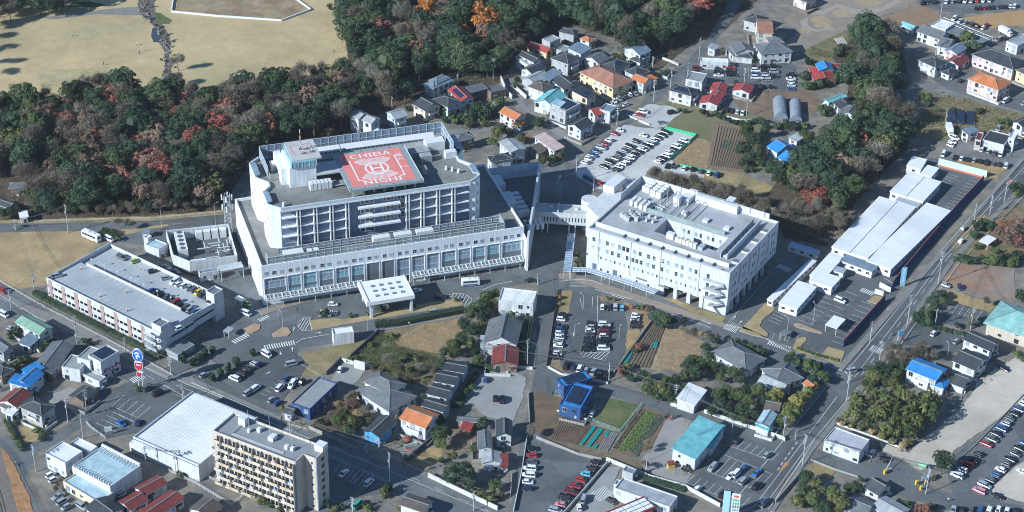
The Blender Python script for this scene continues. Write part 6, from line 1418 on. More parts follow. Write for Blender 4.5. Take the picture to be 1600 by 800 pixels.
def wood(name, poly, sp, mix, size, seed, holes=(), rowname='row'):
    r=random.Random(seed);W_=[G(*p) for p in poly];y0,y1=min(p.y for p in W_),max(p.y for p in W_);x0,x1=min(p.x for p in W_),max(p.x for p in W_)
    row = 0; y = y0 + sp * .4; n = 0; rows = []
    while y < y1:
        x = x0 + (sp * .5 if row % 2 else 0); cur = []
        while x < x1:
            q=(x+r.uniform(-.3,.3)*sp,y+r.uniform(-.22,.22)*sp);px=proj((q[0],q[1],0))
            if inside(px,poly) and not any(inside(px,h) for h in holes): cur.append(q)
            x += sp
        if cur: rows.append(cur)
        y += sp * .92; row += 1
    for k, cur in enumerate(rows):
        for i, q in enumerate(sorted(cur)):
            s=size*r.uniform(.78,1.22);px=proj((q[0],q[1],7*s));near=[c for (a,c) in AUT if math.hypot(a[0]-px[0],(a[1]-px[1])*1.3)<13]
            nz = noise.noise(Vector((q[0] / 26, q[1] / 26, seed)))
            if near: kd, lf = 'A', near[0]
            elif r.random()*1.0+nz*.5<mix: kd,lf='E',r.choice(('evergreen','evergreen','evergreen2','evergreen3'))
            elif r.random()<.2: kd,lf='A',r.choice(('rust','pinkbrown','olive','pinkbrown'))
            else: kd, lf = 'N', r.choice(('bare', 'bare', 'bare2'))
            plant(kd,q[0],q[1],s*(1.25 if kd=='N' else 1),lf,'%s tree, %s from left, %s row of the %s' % (LWORD[lf],ordn(i),ordn(k),name),'trees of the '+name);n+=1
    return n
CNT=[wood('wood behind the hospital road',[(-70,195),(60,172),(150,152),(250,152),(335,166),(420,142),(480,132),(545,122),(590,140),(640,160),(655,180),(600,182),(545,190),(545,212),(400,232),(372,268),(345,318),(230,330),(70,335),(-70,335)],8.0,.54,1.1,3,
            [[(-80,288),(30,285),(56,300),(50,345),(-80,345)],[(545,172),(660,172),(660,240),(545,240)]]),
       wood('north wood',[(560,60),(540,35),(585,10),(640,-40),(1135,-45),(1135,12),(1090,50),(1040,82),(990,88),(945,66),(905,52),(870,40),(845,55),(812,75),(790,110),(770,135),(710,122),(660,132),(600,135),(560,112),(545,90)],9.2,.70,1.22,5),
       wood('grove east of the fields',[(1238,285),(1262,268),(1280,240),(1312,228),(1345,195),(1348,160),(1322,120),(1345,100),(1318,85),(1325,62),(1395,55),(1408,95),(1385,130),(1398,165),(1405,205),(1420,228),(1360,285),(1330,315),(1300,338),(1245,325)],9.2,.80,1.2,9),
       wood('top left tree belt',[(-60,-30),(60,-30),(130,0),(140,18),(90,28),(30,32),(-60,60)],8.8,.3,.95,12)]
print('wood trees', CNT)
def grove(place,kind,leaf,pts,group=None):        # (x,y,r): crown centre and radius in photo points
    P = []
    for i, (x, y, r_) in enumerate(pts):
        nr,nz=NOM[kind];d=(G(x,y)-Vector((0,0,CAM_H))).length;s=r_*d/FPX/nr;g_=G(x,y,nz*s);P.append((x,g_.x,g_.y,s))
    P.sort(); n = len(P)
    for i, (x, gx, gy, s) in enumerate(P):
        lf = leaf if isinstance(leaf, str) else leaf[i % len(leaf)]
        pos = '' if n == 1 else (', %s from left' % ordn(i))
        plant(kind,gx,gy,s,lf,'%s %s%s %s' % (LWORD[lf],KW[kind],pos,place),group or ((KW[kind]+'s '+place) if n>1 else None),nm='garden_tree' if kind=='E' else None)  # same evergreen crowns as the woods, in any grove, only named apart
Z = lambda t, pts: [(*t(a, b), r / 4) for a, b, r in pts]
ev = ('evergreen', 'evergreen3', 'evergreen2', 'laurel')
grove('beside the rocky stream on the lawn','N','bare2',Z(T00,[(1110,370,52),(1115,470,46),(1030,530,40)]))
rn = random.Random(6)
grove('along the banks of the dry lawn stream','N',('bare','bare2','olive'),[(a+rn.uniform(-5,5),b,rn.uniform(2.5,5)) for a,b in ((228,6),(222,14),(232,26),(244,38),(256,50),(262,60),(258,70),(264,82),(256,92),(264,102),(256,112),(262,122),(254,132),(262,138))])
grove('alone on the lawn by the white fence','S','olive',[(115*4/4+400-400+0+400,11,6)])
grove('off the left end of the lawn','N','bare',[(-26,60,15),(-24,82,15),(-25,100,14),(-30,42,15)])
grove('at the lawn end near the wood corner','E',('evergreen3','evergreen'),[(540,40,17),(556,48,16),(530,28,13)])
grove('on the lawn edge by the picnic spot','A','pinkbrown',[(572,82,12),(560,70,11)])
grove('along the verge behind the garage','N','bare2',Z(T01,[(740,575,34),(805,580,40),(95,600,20)]))
grove('beside the motorhome','S','evergreen3',Z(T01,[(660,650,30),(700,660,26),(730,690,22)]))
grove('at the grey house by the wood corner','E',ev,Z(T01,[(215,400,55),(60,520,40),(110,520,34),(15,540,30)]))
grove('in the gardens west of the lane','S',ev,Z(T10,[(1170,700,34),(1300,740,40),(1345,715,40),(1390,690,44),(1440,720,44),(1500,700,40),(1470,670,34),(1370,640,26),(1250,755,36),(1530,640,36),(1180,750,30),(1330,770,40),(1420,770,36),(950,680,24)]))
grove('behind the east wing beside the lane','E',('laurel','olive','evergreen','evergreen3'),[(776,210,9),(770,222,8),(785,200,9),(795,208,7),(812,216,8),(848,250,9),(862,247,8),(876,243,7),(808,196,7),(842,192,9)])
grove('orange among the gardens by the curved-roof house','S','orange',[(824,217,5)])
grove('between the houses of the northern cluster','S',ev,Z(T20,[(700,390,26),(750,395,24),(860,430,20),(670,400,18),(940,460,24),(975,450,22),(330,270,22),(440,300,18),(30,500,22),(20,540,26),(640,350,20),(690,355,24),(590,200,30),(180,760,30),(150,770,30),(240,720,18),(480,640,20),(900,480,18)]))
grove('in front of the forest behind the northern cluster','N',('bare2','bare'),Z(T20,[(130,200,40),(100,230,30),(60,190,34),(690,200,40),(1320,320,30)]))
grove('along the south edge of the green field','S',('evergreen','evergreen2'),Z(T20,[(1190,700,22),(1220,718,20),(1272,712,24),(1302,728,24),(1330,740,22),(1360,755,20),(1400,765,24),(1440,770,26),(1480,765,22),(1520,755,24),(1560,760,24),(1590,790,20),(1080,697,16),(1045,690,14)]))
grove('beside the tilled field','E',('evergreen2','evergreen','evergreen3'),[(1166,208,13),(1178,220,12),(1162,232,12),(1172,246,10),(1184,240,11),(1160,255,8),(1196,205,10),(1192,255,8)])
grove('along the road at the tilled field','S',ev,Z(T21,[(1480,215,26),(1500,260,24),(1460,265,20),(1530,215,26),(1570,225,26),(1590,262,20)]))
grove('in the thicket behind the annex','N',('bare','bare2','bare'),Z(T21,[(900,279,61),(960,294,63),(1020,312,66),(1080,334,68),(1140,339,66),(1180,369,68),(1240,369,63),(1290,394,71),(1350,404,68),(1400,424,68),(1440,394,61),(1480,444,68),(1530,459,66),(1580,474,66),(1340,359,59)]))
grove('in the thicket right of the annex','N',('bare2','bare','bare'),Z(T31,[(30,534,66),(90,549,68),(150,554,66),(210,574,71),(270,584,71),(330,584,68),(390,564,66),(450,574,68),(500,554,61),(240,494,61),(300,474,66),(180,494,61),(110,504,61),(40,494,54),(370,514,56),(430,524,54)]))
grove('around the blue-roofed house by the grove','E',ev,Z(T31,[(30,240,44),(80,270,54),(130,290,50),(190,310,54),(240,150,44),(280,130,34),(240,50,50),(170,350,50),(60,320,40),(340,170,60),(300,260,70),(420,420,50),(330,410,40)]))
grove('by the old red and blue roofs','S',ev,Z(T30,[(230,480,36),(280,540,30),(320,530,34),(240,540,34),(360,520,28),(350,700,44),(400,660,26),(250,390,26),(440,330,36),(460,300,30),(60,790,30),(110,780,34),(170,785,36),(230,790,30)]))
grove('in front of the grove by the old farmhouse','E',ev,Z(T30,[(510,480,84),(640,470,70),(570,600,50),(680,610,66),(690,700,76),(740,760,60),(640,780,60)]))
grove('among the weedy plot by the pink apartments','S',ev,Z(T30,[(960,600,26),(1000,620,30),(1000,650,28),(1310,700,26),(1340,690,20),(1250,250,50),(1290,290,36),(1230,300,26),(1160,690,20),(940,780,24),(1450,760,26),(1500,770,28),(1060,690,20)]))
grove('in the clipped garden south-east of the main road','S',ev,Z(T31,[(1310,620,40),(1345,600,34),(1390,620,36),(1290,670,32),(1540,380,30),(1575,370,28),(1560,410,26),(1300,740,24),(1420,770,24)]))
grove('in the russet thicket east of the main road','A',('pinkbrown','rust','pinkbrown'),Z(T31,[(1480,600,46),(1520,640,50),(1490,690,50),(1560,590,44),(1440,660,36),(1560,700,44)]))
grove('in the hedge row north of the bare lot','S',('evergreen','laurel','evergreen2'),Z(T32,[(1200,20,30),(1240,25,34),(1290,25,34),(1340,25,36),(1400,35,38),(1460,40,38),(1520,45,40),(1560,10,40),(1590,260,50),(1480,10,36)]))
grove('in the triangular garden by the main road','E',ev,Z(T32,[(1030,280,34),(1065,250,34),(1090,290,28),(1040,320,24),(1100,230,20)]))
grove('beside the small car park east of the road','E',('evergreen','evergreen2','evergreen3'),Z(T32,[(940,385,40),(985,370,44),(1030,365,40),(1000,400,36),(920,400,24)]))
grove('along the fence of the small car park','S',('evergreen','topiary'),Z(T32,[(970,425,20),(1005,435,18),(1040,445,20),(1075,455,18),(1110,465,20),(1145,473,18),(1180,480,20),(1215,488,18)]))
grove('bare at the small car park','N','bare2',Z(T32,[(1275,370,50),(1365,280,34),(1090,250,26),(1260,420,26)]))
grove('beside the sign north of the blue-roofed house','N',('bare','bare2','bare'),Z(T32,[(780,570,60),(850,600,66),(930,590,60),(1000,600,54),(830,650,56),(900,640,50),(960,560,44),(760,620,48),(1120,760,44),(1170,750,40)]))
grove('in the mixed hedge west of the blue-roofed house','E',('evergreen3','evergreen','olive','evergreen2'),Z(T32,[(650,720,44),(700,690,44),(740,720,46),(660,770,46),(790,690,40),(800,740,44),(720,770,46),(780,790,44),(840,700,36),(620,790,34)]))
bam = []
rn = random.Random(4)
while len(bam) < 64:
    x, y = rn.uniform(440, 1090), rn.uniform(20, 330)
    if inside((x,y),[(450,180),(520,100),(620,40),(760,20),(1000,50),(1080,120),(1060,190),(950,260),(880,330),(760,310),(560,230)]) and all(math.hypot(x-a,y-b)>28 for a,b,c in bam): bam.append((x,y,rn.uniform(27,38)))
grove('in the bamboo grove by the sandy lane','B',('bamboo','laurel','olive','bamboo','evergreen3'),Z(T33,bam))
grove('round and dark at the lower right gate','E','evergreen',Z(T33,[(1090,495,64)]))
grove('at the foot of the bamboo grove','S',('olive','tan','yellow'),Z(T33,[(470,250,24),(520,265,22),(580,280,24),(650,300,26),(720,330,28),(780,360,28),(840,385,30),(880,370,24),(440,230,20)]))
grove('in the bottom garden east of the main road','E',('olive','evergreen3','evergreen','laurel'),Z(T33,[(240,590,50),(220,670,56),(300,640,40),(400,680,60),(440,740,64),(280,730,50),(360,790,50),(180,740,40),(550,650,36),(500,640,30),(330,780,44),(580,600,16)]))
grove('red-brown at the bottom edge by the long car row','A','rust',Z(T33,[(950,775,40),(990,790,34)]))
grove('beside the red-brown trees at the bottom edge','S',('evergreen','evergreen3'),Z(T33,[(880,780,30),(1030,770,26),(860,750,24),(620,790,30)]))
grove('in the clipped row west of the main road','E',('bamboo','yellow','laurel','bamboo'),Z(T33,[(130,150,46),(175,120,46),(220,80,44),(250,50,38),(120,215,46),(90,240,36),(60,60,50),(30,90,40),(290,15,30),(180,180,40)]))
grove('at the head of the shaded road dip','E',ev,Z(T32,[(130,650,36),(190,660,40),(250,690,44),(300,710,40),(340,740,36),(320,690,30),(150,620,26),(370,770,32),(280,770,36)]))
grove('in the walled garden above the teal workshop','E',ev,Z(T23,[(1250,170,36),(1300,120,44),(1350,165,36),(1290,70,44),(1370,60,40),(1440,160,44),(1445,225,36),(1385,210,30),(1480,110,40),(1540,50,44),(1580,100,40),(1500,200,34),(1420,60,40),(1340,30,36),(1470,40,34)]))
grove('on the verge by the white garage','E',('laurel','evergreen3','evergreen','olive'),Z(T23,[(840,30,34),(880,50,40),(930,30,44),(970,70,36),(1000,100,26),(910,80,30),(1050,110,26),(1000,20,40),(1060,10,30)]))
grove('yellowing, alone by the lot wall','N','bare2',Z(T23,[(112,290,44)]))
grove('around the pale yard by the vegetable plots','N',('bare','tan'),Z(T23,[(845,380,40),(825,495,34),(970,200,26)]))
grove('at the south end of the centre car park bed','S',('rust','olive','evergreen','evergreen3'),Z(T22,[(680,720,34),(720,700,30),(745,765,36),(790,570,30),(770,585,24)]))
grove('in the thick garden behind the stubble field','E',ev,Z(T22,[(820,750,36),(850,770,34),(900,790,40),(960,780,40),(1100,690,44),(1140,650,46),(1190,690,40),(1150,730,46),(1210,570,36),(1235,620,34),(1230,680,36),(1270,700,36),(1320,720,34),(1390,740,46),(1430,770,36),(1080,740,40),(1270,530,26),(1300,760,36),(1450,720,26),(1020,770,30)]))
grove('beside the annex road above the stubble','E',('evergreen','evergreen2','evergreen3'),Z(T22,[(905,375,46),(955,395,52),(1005,410,30),(930,420,34),(1075,410,24)]))
grove('in the dry bed above the stubble','N',('tan','bare2','bare'),Z(T22,[(1070,450,34),(1110,460,36),(1150,470,34),(1190,490,32),(1230,500,30),(1280,500,26)]))
grove('in the hedge along the prefab clinic road','S',('evergreen','evergreen3'),Z(T22,[(1400,540,24),(1430,555,24),(1465,565,26),(1500,575,26),(1540,590,26),(1575,605,26),(1370,530,20)]))
grove('in the russet bed of the centre car park','S',('olive','rust','evergreen'),Z(T22,[(750,318,20),(790,320,18),(815,325,18),(850,335,18),(600,268,16),(640,275,16),(300,300,16),(300,260,18)]))
grove('in the planted strip by the walkway','E',('olive','evergreen3'),[(904,408,6),(908,415,5),(902,398,5),(909,402,4)])
grove('in the overgrown corner by the white clinic','E',('evergreen','evergreen2','laurel','evergreen3'),Z(T12,[(1440,270,44),(1400,320,48),(1350,370,46),(1420,380,50),(1480,300,40),(1300,440,44),(1350,470,46),(1280,530,46),(1230,570,44),(1180,600,36),(1340,550,44),(1260,600,38),(1390,440,40),(1160,680,40),(1490,240,36),(1370,600,30),(1390,650,34),(1590,380,30),(1570,330,22)]))
grove('bare and bushy on the overgrown plot','N',('bare','bare2','olive'),Z(T12,[(820,640,44),(900,690,44),(960,700,46),(1030,690,44),(1090,700,44),(860,700,40),(1000,740,40),(740,700,36),(920,760,36),(1070,780,36)]))
grove('low and green on the overgrown plot','S',('laurel','evergreen3','olive'),Z(T12,[(620,640,24),(720,560,20),(850,500,22),(1000,640,26),(940,620,24),(585,650,22)]))
grove('on the forecourt island','S',('evergreen','evergreen3','olive'),Z(T12,[(785,330,32),(595,375,20),(690,365,16),(980,318,18),(1240,275,18),(430,365,30)]))
grove('along the lower entrance drive','T','topiary',Z(T02,[(1327,755,22),(1375,728,20),(1425,695,20),(1475,662,20),(1578,600,18)]))
grove('along the garage corner bed','T','topiary',Z(T02,[(1148,640,24),(1200,662,22),(1240,632,20),(1280,605,20),(1327,582,18)]))
grove('in the wild garden beside the traditional house','N',('pinkbrown','bare','tan','bare2'),Z(T13,[(520,120,44),(570,90,44),(610,60,40),(480,180,40),(640,180,40),(600,130,44),(680,170,36),(420,230,30),(690,60,20)]))
grove('in the wild garden by the blue shop','E',('olive','evergreen','laurel','evergreen3'),Z(T13,[(550,190,40),(500,240,36),(600,230,40),(650,240,30),(400,240,26),(560,280,26),(590,290,34),(700,230,26),(160,150,20)]))
grove('tall beside the orange-roofed house','E',('evergreen3','laurel'),Z(T13,[(1160,320,56),(1150,240,34),(1155,370,44)]))
grove('large and dark above the garden wall','E',('evergreen2','evergreen'),Z(T13,[(1270,540,84),(1230,590,60),(1330,600,54)]))
grove('around the houses at the central street','E',('evergreen','laurel','evergreen3'),Z(T13,[(1420,245,44),(1355,410,26),(1490,635,36),(1045,85,24),(1280,130,22),(1310,60,24),(1350,20,20),(1240,450,20)]))
grove('at the bottom of the walled garden','S',('laurel','olive'),Z(T13,[(1400,690,30),(1440,710,32),(1480,720,34),(1370,670,24),(1530,700,26),(1160,480,24),(1200,450,22)]))
grove('in the porch garden of the orange-roofed house','S',('olive','red','evergreen3','red'),Z(T13,[(945,345,24),(980,335,14),(920,375,16),(1025,355,14)]))
grove('at the apartment car park entrance','T',('topiary','olive'),Z(T13,[(828,645,24),(800,680,26),(455,755,18),(900,775,16)]))
grove('at the foot of the apartment block','S',('evergreen3','olive','evergreen'),Z(T13,[(30,735,34),(90,760,24),(150,790,22),(-15,700,26),(490,785,22),(540,770,20),(700,780,30),(680,760,26)]))
grove('in the small garden beside the store','N',('bare','pinkbrown'),Z(T03,[(370,610,30),(430,590,28),(345,650,24)]))
grove('in the gardens at the left edge','S',ev,Z(T02,[(60,500,30),(110,480,34),(140,650,36),(110,690,34),(300,550,30),(260,580,26),(520,530,22),(560,545,24),(20,760,34),(330,540,20),(170,650,26)]))
grove('around the navy hip-roofed house','S',ev,Z(T03,[(100,240,20),(230,290,24),(260,340,26),(120,380,24),(90,340,20),(270,310,22),(70,290,18),(130,410,20)]))
grove('at the corner of the parking lot sign','S',('laurel','evergreen3'),Z(T03,[(855,25,20),(870,40,18),(1140,575,20),(1110,560,16)]))
grove('right of the white shop sign','S',('evergreen','olive'),Z(T32,[(1560,620,30),(1590,640,30),(1540,610,22)]))
rn = random.Random(8)
fr=[(62+k*7.2+rn.uniform(-2,2),324-max(0,k-24)*.9+rn.uniform(-5,4),rn.uniform(6,10)) for k in range(40)]
grove('in the front edge of the hospital wood','E',('evergreen2','evergreen','olive','evergreen3'),fr[::3]);grove('along the front edge of the hospital wood','N',('bare','bare2','pinkbrown'),fr[1::3]+fr[2::3])
# undergrowth between the trunks: one mass nobody could count
def undergrowth(label, poly, n, seed, cols):
    r=random.Random(seed);W_=[G(*p) for p in poly];mb=MB();xs=[p.x for p in W_];ys=[p.y for p in W_];k=0
    while k < n:
        x,y=r.uniform(min(xs),max(xs)),r.uniform(min(ys),max(ys))
        if not inside(proj((x, y, 0)), poly): continue
        k += 1; h = r.uniform(.3, 1.6)
        for q in range(16): leafquad(mb,Vector((x+r.gauss(0,.7),y+r.gauss(0,.7),h*r.random()+.1)),Vector((r.uniform(-.5,.5),-.4,.8)),.2,r);mb.m[-1]=r.randrange(len(cols))
    o=mb.obj('undergrowth',[LEAF[c] for c in cols],kind='stuff');tag(o,label,'undergrowth')
undergrowth('low scrub under the wood behind the hospital road',[(-70,175),(150,150),(340,160),(545,120),(640,165),(540,200),(400,232),(350,322),(230,338),(-70,340)],3600,1,('bare','evergreen2','bare','pinkbrown'))
undergrowth('low scrub under the north wood',[(550,60),(590,0),(1140,-40),(1130,20),(1050,90),(960,80),(870,48),(800,110),(775,145),(700,135),(600,140),(550,110)],3000,2,('bare','evergreen2','evergreen','bare'))
undergrowth('low scrub under the grove east of the fields',[(1225,330),(1240,270),(1300,200),(1330,150),(1320,60),(1405,55),(1420,225),(1340,320),(1290,378)],1800,3,('bare','evergreen2','evergreen','bare'))
undergrowth('dry scrub below the thicket behind the annex',[(1010,265),(1100,280),(1210,325),(1300,340),(1320,360),(1290,380),(1210,350),(1100,300)],900,4,('bare','tan','bare2'))
undergrowth('tangled green weeds on the overgrown plot',T12.L([(590,640),(760,480),(880,500),(860,560),(1080,620),(1150,640),(1000,800),(860,780),(700,710)]),420,5,('olive','laurel','bare','evergreen3'))
undergrowth('straw and weeds on the east weedy plot',T30.L([(920,560),(1090,580),(1500,700),(1600,760),(1600,860),(1250,880),(950,790)]),900,6,('tan','olive','bare'))

# ---------------------------------------------------------------- vehicles: four bodies,each parked car its own copy
CPAINT={k: M('car_paint_'+n,c,.28,.04,.5,spec=.6,metal=m) for k,(n,c,m) in {'w': ('white',(.74,.75,.76),0),'s': ('silver',(.42,.45,.48),.3),'k': ('black',(.012,.013,.016),0),'g': ('grey',(.13,.14,.15),.3),'b': ('blue',(.035,.09,.25),0),'B': ('bright_blue',(.04,.17,.46),0),'n': ('navy',(.015,.025,.09),0),
          'r': ('red',(.32,.025,.03),0),'y': ('yellow',(.62,.50,.05),0),'o': ('orange',(.62,.16,.03),0),'c': ('sky_blue',(.12,.42,.62),0),'l': ('lime',(.42,.58,.10),0),'d': ('maroon',(.13,.02,.025),0),'p': ('pink',(.55,.22,.27),0),'t': ('teal',(.05,.33,.28),0)}.items()}
CWORD={'w': 'white','s': 'silver','k': 'black','g': 'grey','b': 'blue','B': 'bright blue','n': 'navy','r': 'red','y': 'yellow','o': 'orange','c': 'sky-blue','l': 'lime green','d': 'maroon','p': 'pink','t': 'teal'}
TYRE=M('tyre_rubber',(.015,.015,.016),.85,.1);LAMPW=M('lamp_lens',(.6,.6,.58),.2,.05,spec=.8);LAMPR=M('tail_lens',(.35,.02,.02),.3,.05)
def loft(sections):                                    # closed body from cross-sections [(x,[(y,z)...])]
    mb = MB(); n = len(sections[0][1])
    for x, pr in sections: mb.v += [(x, y, z) for y, z in pr]
    for k in range(len(sections) - 1):
        for i in range(n): a=k*n+i;b=k*n+(i+1) % n;mb.f.append((a,a+n,b+n,b));mb.m.append(0)
    mb.f.append(tuple(range(n)));mb.m.append(0);mb.f.append(tuple((len(sections)-1)*n+i for i in reversed(range(n))));mb.m.append(0);return mb
def carmesh(L,W,H,hood,wind,rear,tail):          # x positions of windscreen foot,roof front,roof back,back-glass foot (fractions of L)
    w = W / 2; zb, zs = .22, H * .56
    ring=lambda ww,z0,z1: [(-ww*.92,z0),(ww*.92,z0),(ww,z0+.18),(ww,z1-.14),(ww*.9,z1),(-ww*.9,z1),(-ww,z1-.14),(-ww,z0+.18)]
    X = lambda f: L * (.5 - f)
    low=loft([(X(0),ring(w*.86,zb+.1,zs*.78)),(X(.03),ring(w*.95,zb,zs*.86)),(X(hood),ring(w,zb,zs)),(X(tail),ring(w,zb,zs+.02)),(X(.97),ring(w*.96,zb,zs*(.98 if tail<.93 else 1.0))),(X(1),ring(w*.9,zb+.12,zs*.92))])
    rw = w * .80
    top=loft([(X(wind),[(-rw,H-.07),(rw,H-.07),(rw*.9,H),(-rw*.9,H)]),(X(rear),[(-rw,H-.07),(rw,H-.07),(rw*.9,H),(-rw*.9,H)])])
    k=len(low.v);low.v+=top.v;low.f+=[tuple(i+k for i in f) for f in top.f];low.m+=top.m
    gl = MB(); z0, z1 = zs - .02, H - .065; gw = w * .9
    V=[(X(hood),-gw,z0),(X(hood),gw,z0),(X(tail),gw,z0),(X(tail),-gw,z0),(X(wind),-rw,z1),(X(wind),rw,z1),(X(rear),rw,z1),(X(rear),-rw,z1)]
    gl.v=V;gl.f=[(0,4,5,1),(1,5,6,2),(2,6,7,3),(3,7,4,0),(4,7,6,5)];gl.m=[0]*5
    for x in (X(wind), (X(wind) + X(rear)) / 2, X(rear)):  # pillars
        for s in (-1,1): low.tube((x if x != X(wind) else X(hood),s*gw*1.0,z0),(x,s*rw*1.005,z1),.045,n=4)
    wh=MB();wh.tube((0,-.1,0),(0,.1,0),.32,n=10);wh.tube((0,-.11,0),(0,.11,0),.17,n=8,mi=1)
    hl=MB();hl.box(X(0)-.12,X(0)+.015,-.2,.2,zs*.62,zs*.78);tl=MB();tl.box(X(1)-.015,X(1)+.1,-.13,.13,zs*.62,zs*.92)
    return dict(L=L,W=W,zs=zs,body=low.mesh('body',CPAINT['w']),glass=gl.mesh('windows',GLASS),wheel=wh.mesh('wheel',[TYRE,STEEL]),head=hl.mesh('headlight',LAMPW),tail=tl.mesh('taillight',LAMPR),wx=(L*.5-L*.19,-L*.5+L*.2))
CAR={'hatchback': carmesh(3.7,1.62,1.5,.25,.42,.86,.96),'saloon': carmesh(4.55,1.74,1.44,.28,.44,.70,.84),'minivan': carmesh(4.6,1.74,1.82,.20,.34,.93,.98),'van': carmesh(4.5,1.7,1.98,.08,.19,.95,.99),'kei car': carmesh(3.35,1.47,1.66,.17,.32,.92,.975)}
NC = [0]
def car(typ, col, P, ang, label, group=None, z=.165):
    NC[0]+=1;m=CAR[typ];t=thing('parked_car' if group else 'car',label,'car' if typ != 'van' else 'van',(P.x,P.y,z),ang,group)
    b=link('body',m['body'],t);repaint(b,CPAINT[col]);link('windows',m['glass'],t)
    for x in m['wx']:
        for s in (-1,1): link('wheel',m['wheel'],t,mat=Matrix.Translation((x,s*(m['W']/2-.09),.32)))
    for s in (-1,1): link('headlight',m['head'],t,mat=Matrix.Translation((0,s*m['W']*.33,0)));link('taillight',m['tail'],t,mat=Matrix.Translation((0,s*m['W']*.36,0)))
    return t
TY=['hatchback','minivan','kei car','saloon','hatchback','minivan','kei car']
def row(place, end, a, b, s, head=None, z=.165, hz=0.0, flip=False):
    """cars between photo points a and b, one letter each ('.' leaves the bay empty); the label counts from `end`"""
    A,Bv=G(*a,hz+.7),G(*b,hz+.7);d=Bv-A;rn=random.Random(int(a[0]*7+a[1]));n=len(s);k=0;tot=sum(c != '.' for c in s)
    if head: q=G(a[0]+head[0],a[1]+head[1],hz+.7)-A;ang=math.atan2(q.y,q.x)
    else: ang=math.atan2(d.x,-d.y) if not flip else math.atan2(-d.x,d.y)
    for i, c in enumerate(s):
        if c == '.': continue
        P=A+d*(i/max(1,n-1));typ=rn.choice(TY);an=ang+rn.gauss(0,.025)+(math.pi if rn.random()<.25 else 0);nn=Vector((math.cos(ang),math.sin(ang),0));P=P+nn*rn.uniform(-.25,.25)
        car(typ,c,P,an,'%s %s, %s from the %s %s' % (CWORD[c],typ,ordn(k),end,place),'cars '+place if tot>1 else 'cars parked on their own',z if hz==0 else hz+.02);k+=1
def one(typ, c, p, head, label, z=.165, hz=0.0):
    A=G(*p,hz+.7);q=G(p[0]+head[0],p[1]+head[1],hz+.7)-A;car(typ,c,A,math.atan2(q.y,q.x),label,None,z if hz==0 else hz+.02)
# rooftop of the garage
row('in the row along the garage roof edge','far end',T02(1090,158),T02(1325,270),'wwwsgyngk',hz=HG-.9)
row('beside the divider on the garage roof','far end',T02(948,214),T02(1218,350),'bkkgkrkgsb',hz=HG-.9)
one('kei car','l',T02(843,30),(12,-5),'lime green kei car alone on the garage roof',hz=HG-.9);one('hatchback','k',T02(955,93),(12,-3),'black hatchback at the head of the garage roof row',hz=HG-.9)
one('hatchback','s',T02(1035,135),(12,-3),'silver hatchback just before the garage roof row',hz=HG-.9);one('minivan','s',T02(355,122),(12,-3),'silver minivan alone at the far left garage roof corner',hz=HG);one('minivan','g',T02(760,8),(10,5),'grey minivan at the top end of the garage roof',hz=HG-.9)
one('kei car','w',T02(1122,450),(12,-4),'white kei car beside the near garage stair tower',hz=HG)
# street beside the garage
one('saloon','s',T02(1040,68),(20,9),'silver saloon parked behind the garage, upper of two');one('saloon','b',T02(1100,95),(20,9),'blue saloon parked behind the garage, lower of two');one('van','w',T02(1537,358),(20,9),'white van driving in shade beside the garage');one('kei car','l',T02(1545,300),(20,9),'yellow-green kei car under the garage booth canopy')
one('van','w',T02(22,365),(18,10),'white van on the shaded main road at the left edge');one('hatchback','s',T02(70,455),(18,8),'pale hatchback parked above the green-roofed house');one('van','r',T02(12,220),(18,9),'red van at the left edge of the main road');one('hatchback','s',T02(1275,743),(14,-7),'silver hatchback turning into the hospital drive')
row('in the restaurant lot upper line','near end',T02(1465,765),T02(1590,675),'wkks');row('in the lot beside the hedge path','upper end',T13(95,98),T13(135,118),'sb',head=(12,-9));row('in the lot near the drive entrance','left end',T13(150,22),T13(225,6),'ww',head=(9,-10));row('below the silver van by the drive','left end',T12(188,768),T12(285,792),'bwk',head=(12,-10))
one('van','w',T12(65,615),(12,7),'white van waiting at the hospital drive crossing');one('van','s',T12(222,676),(14,-3),'silver van parked beside the grass verge');one('hatchback','w',T12(480,302),(14,0),'white hatchback parked before the hospital canopy');one('saloon','w',T12(1000,215),(14,-3),'white saloon in the shade of the hospital porch')
one('minivan','k',T12(1150,255),(14,0),'black minivan at the shaded end of the porch');one('minivan','s',T12(1115,350),(16,-3),'silver minivan half hidden behind the long hedge');one('kei car','w',T12(525,710),(3,-8),'white kei car alone on the gravel yard');one('kei car','n',T12(20,680),(10,-8),'navy kei car at the edge of the drive lot');one('saloon','k',T22(120,152),(14,0),'black saloon leaving the hospital drive eastwards');one('minivan','s',T12(430,368),(14,0),'silver minivan behind the pale forecourt bush')
one('hatchback','b',T12(1437,772),(3,-9),'blue hatchback on the gravel lot beside black roofs');row('on the grey gravel lot','left end',T13(1495,92),T13(1540,96),'kk',head=(1,-9))
# centre car park
row('in the top left line of centre lot','far end',T22(312,370),T22(306,396),'kw');row('in the left line of centre lot','far end',T22(306,437),T22(278,634),'kbwwsw.wk');row('in the middle left line of centre lot','far end',T22(495,424),T22(475,585),'kswgkkkk');row('in the middle right line of centre lot','far end',T22(575,428),T22(570,578),'wkdwkkw')
row('in the right line of centre lot','far end',T22(772,375),T22(766,440),'wwkk');row('in the top line of centre lot','left end',T22(565,318),T22(687,322),'wksc',head=(0,-9));row('in the bottom line of centre lot','left end',T22(342,684),T22(590,742),'knwsskk',head=(5,-9))
one('saloon','k',T22(850,322),(12,4),'black saloon on the annex road beside the red shrub')
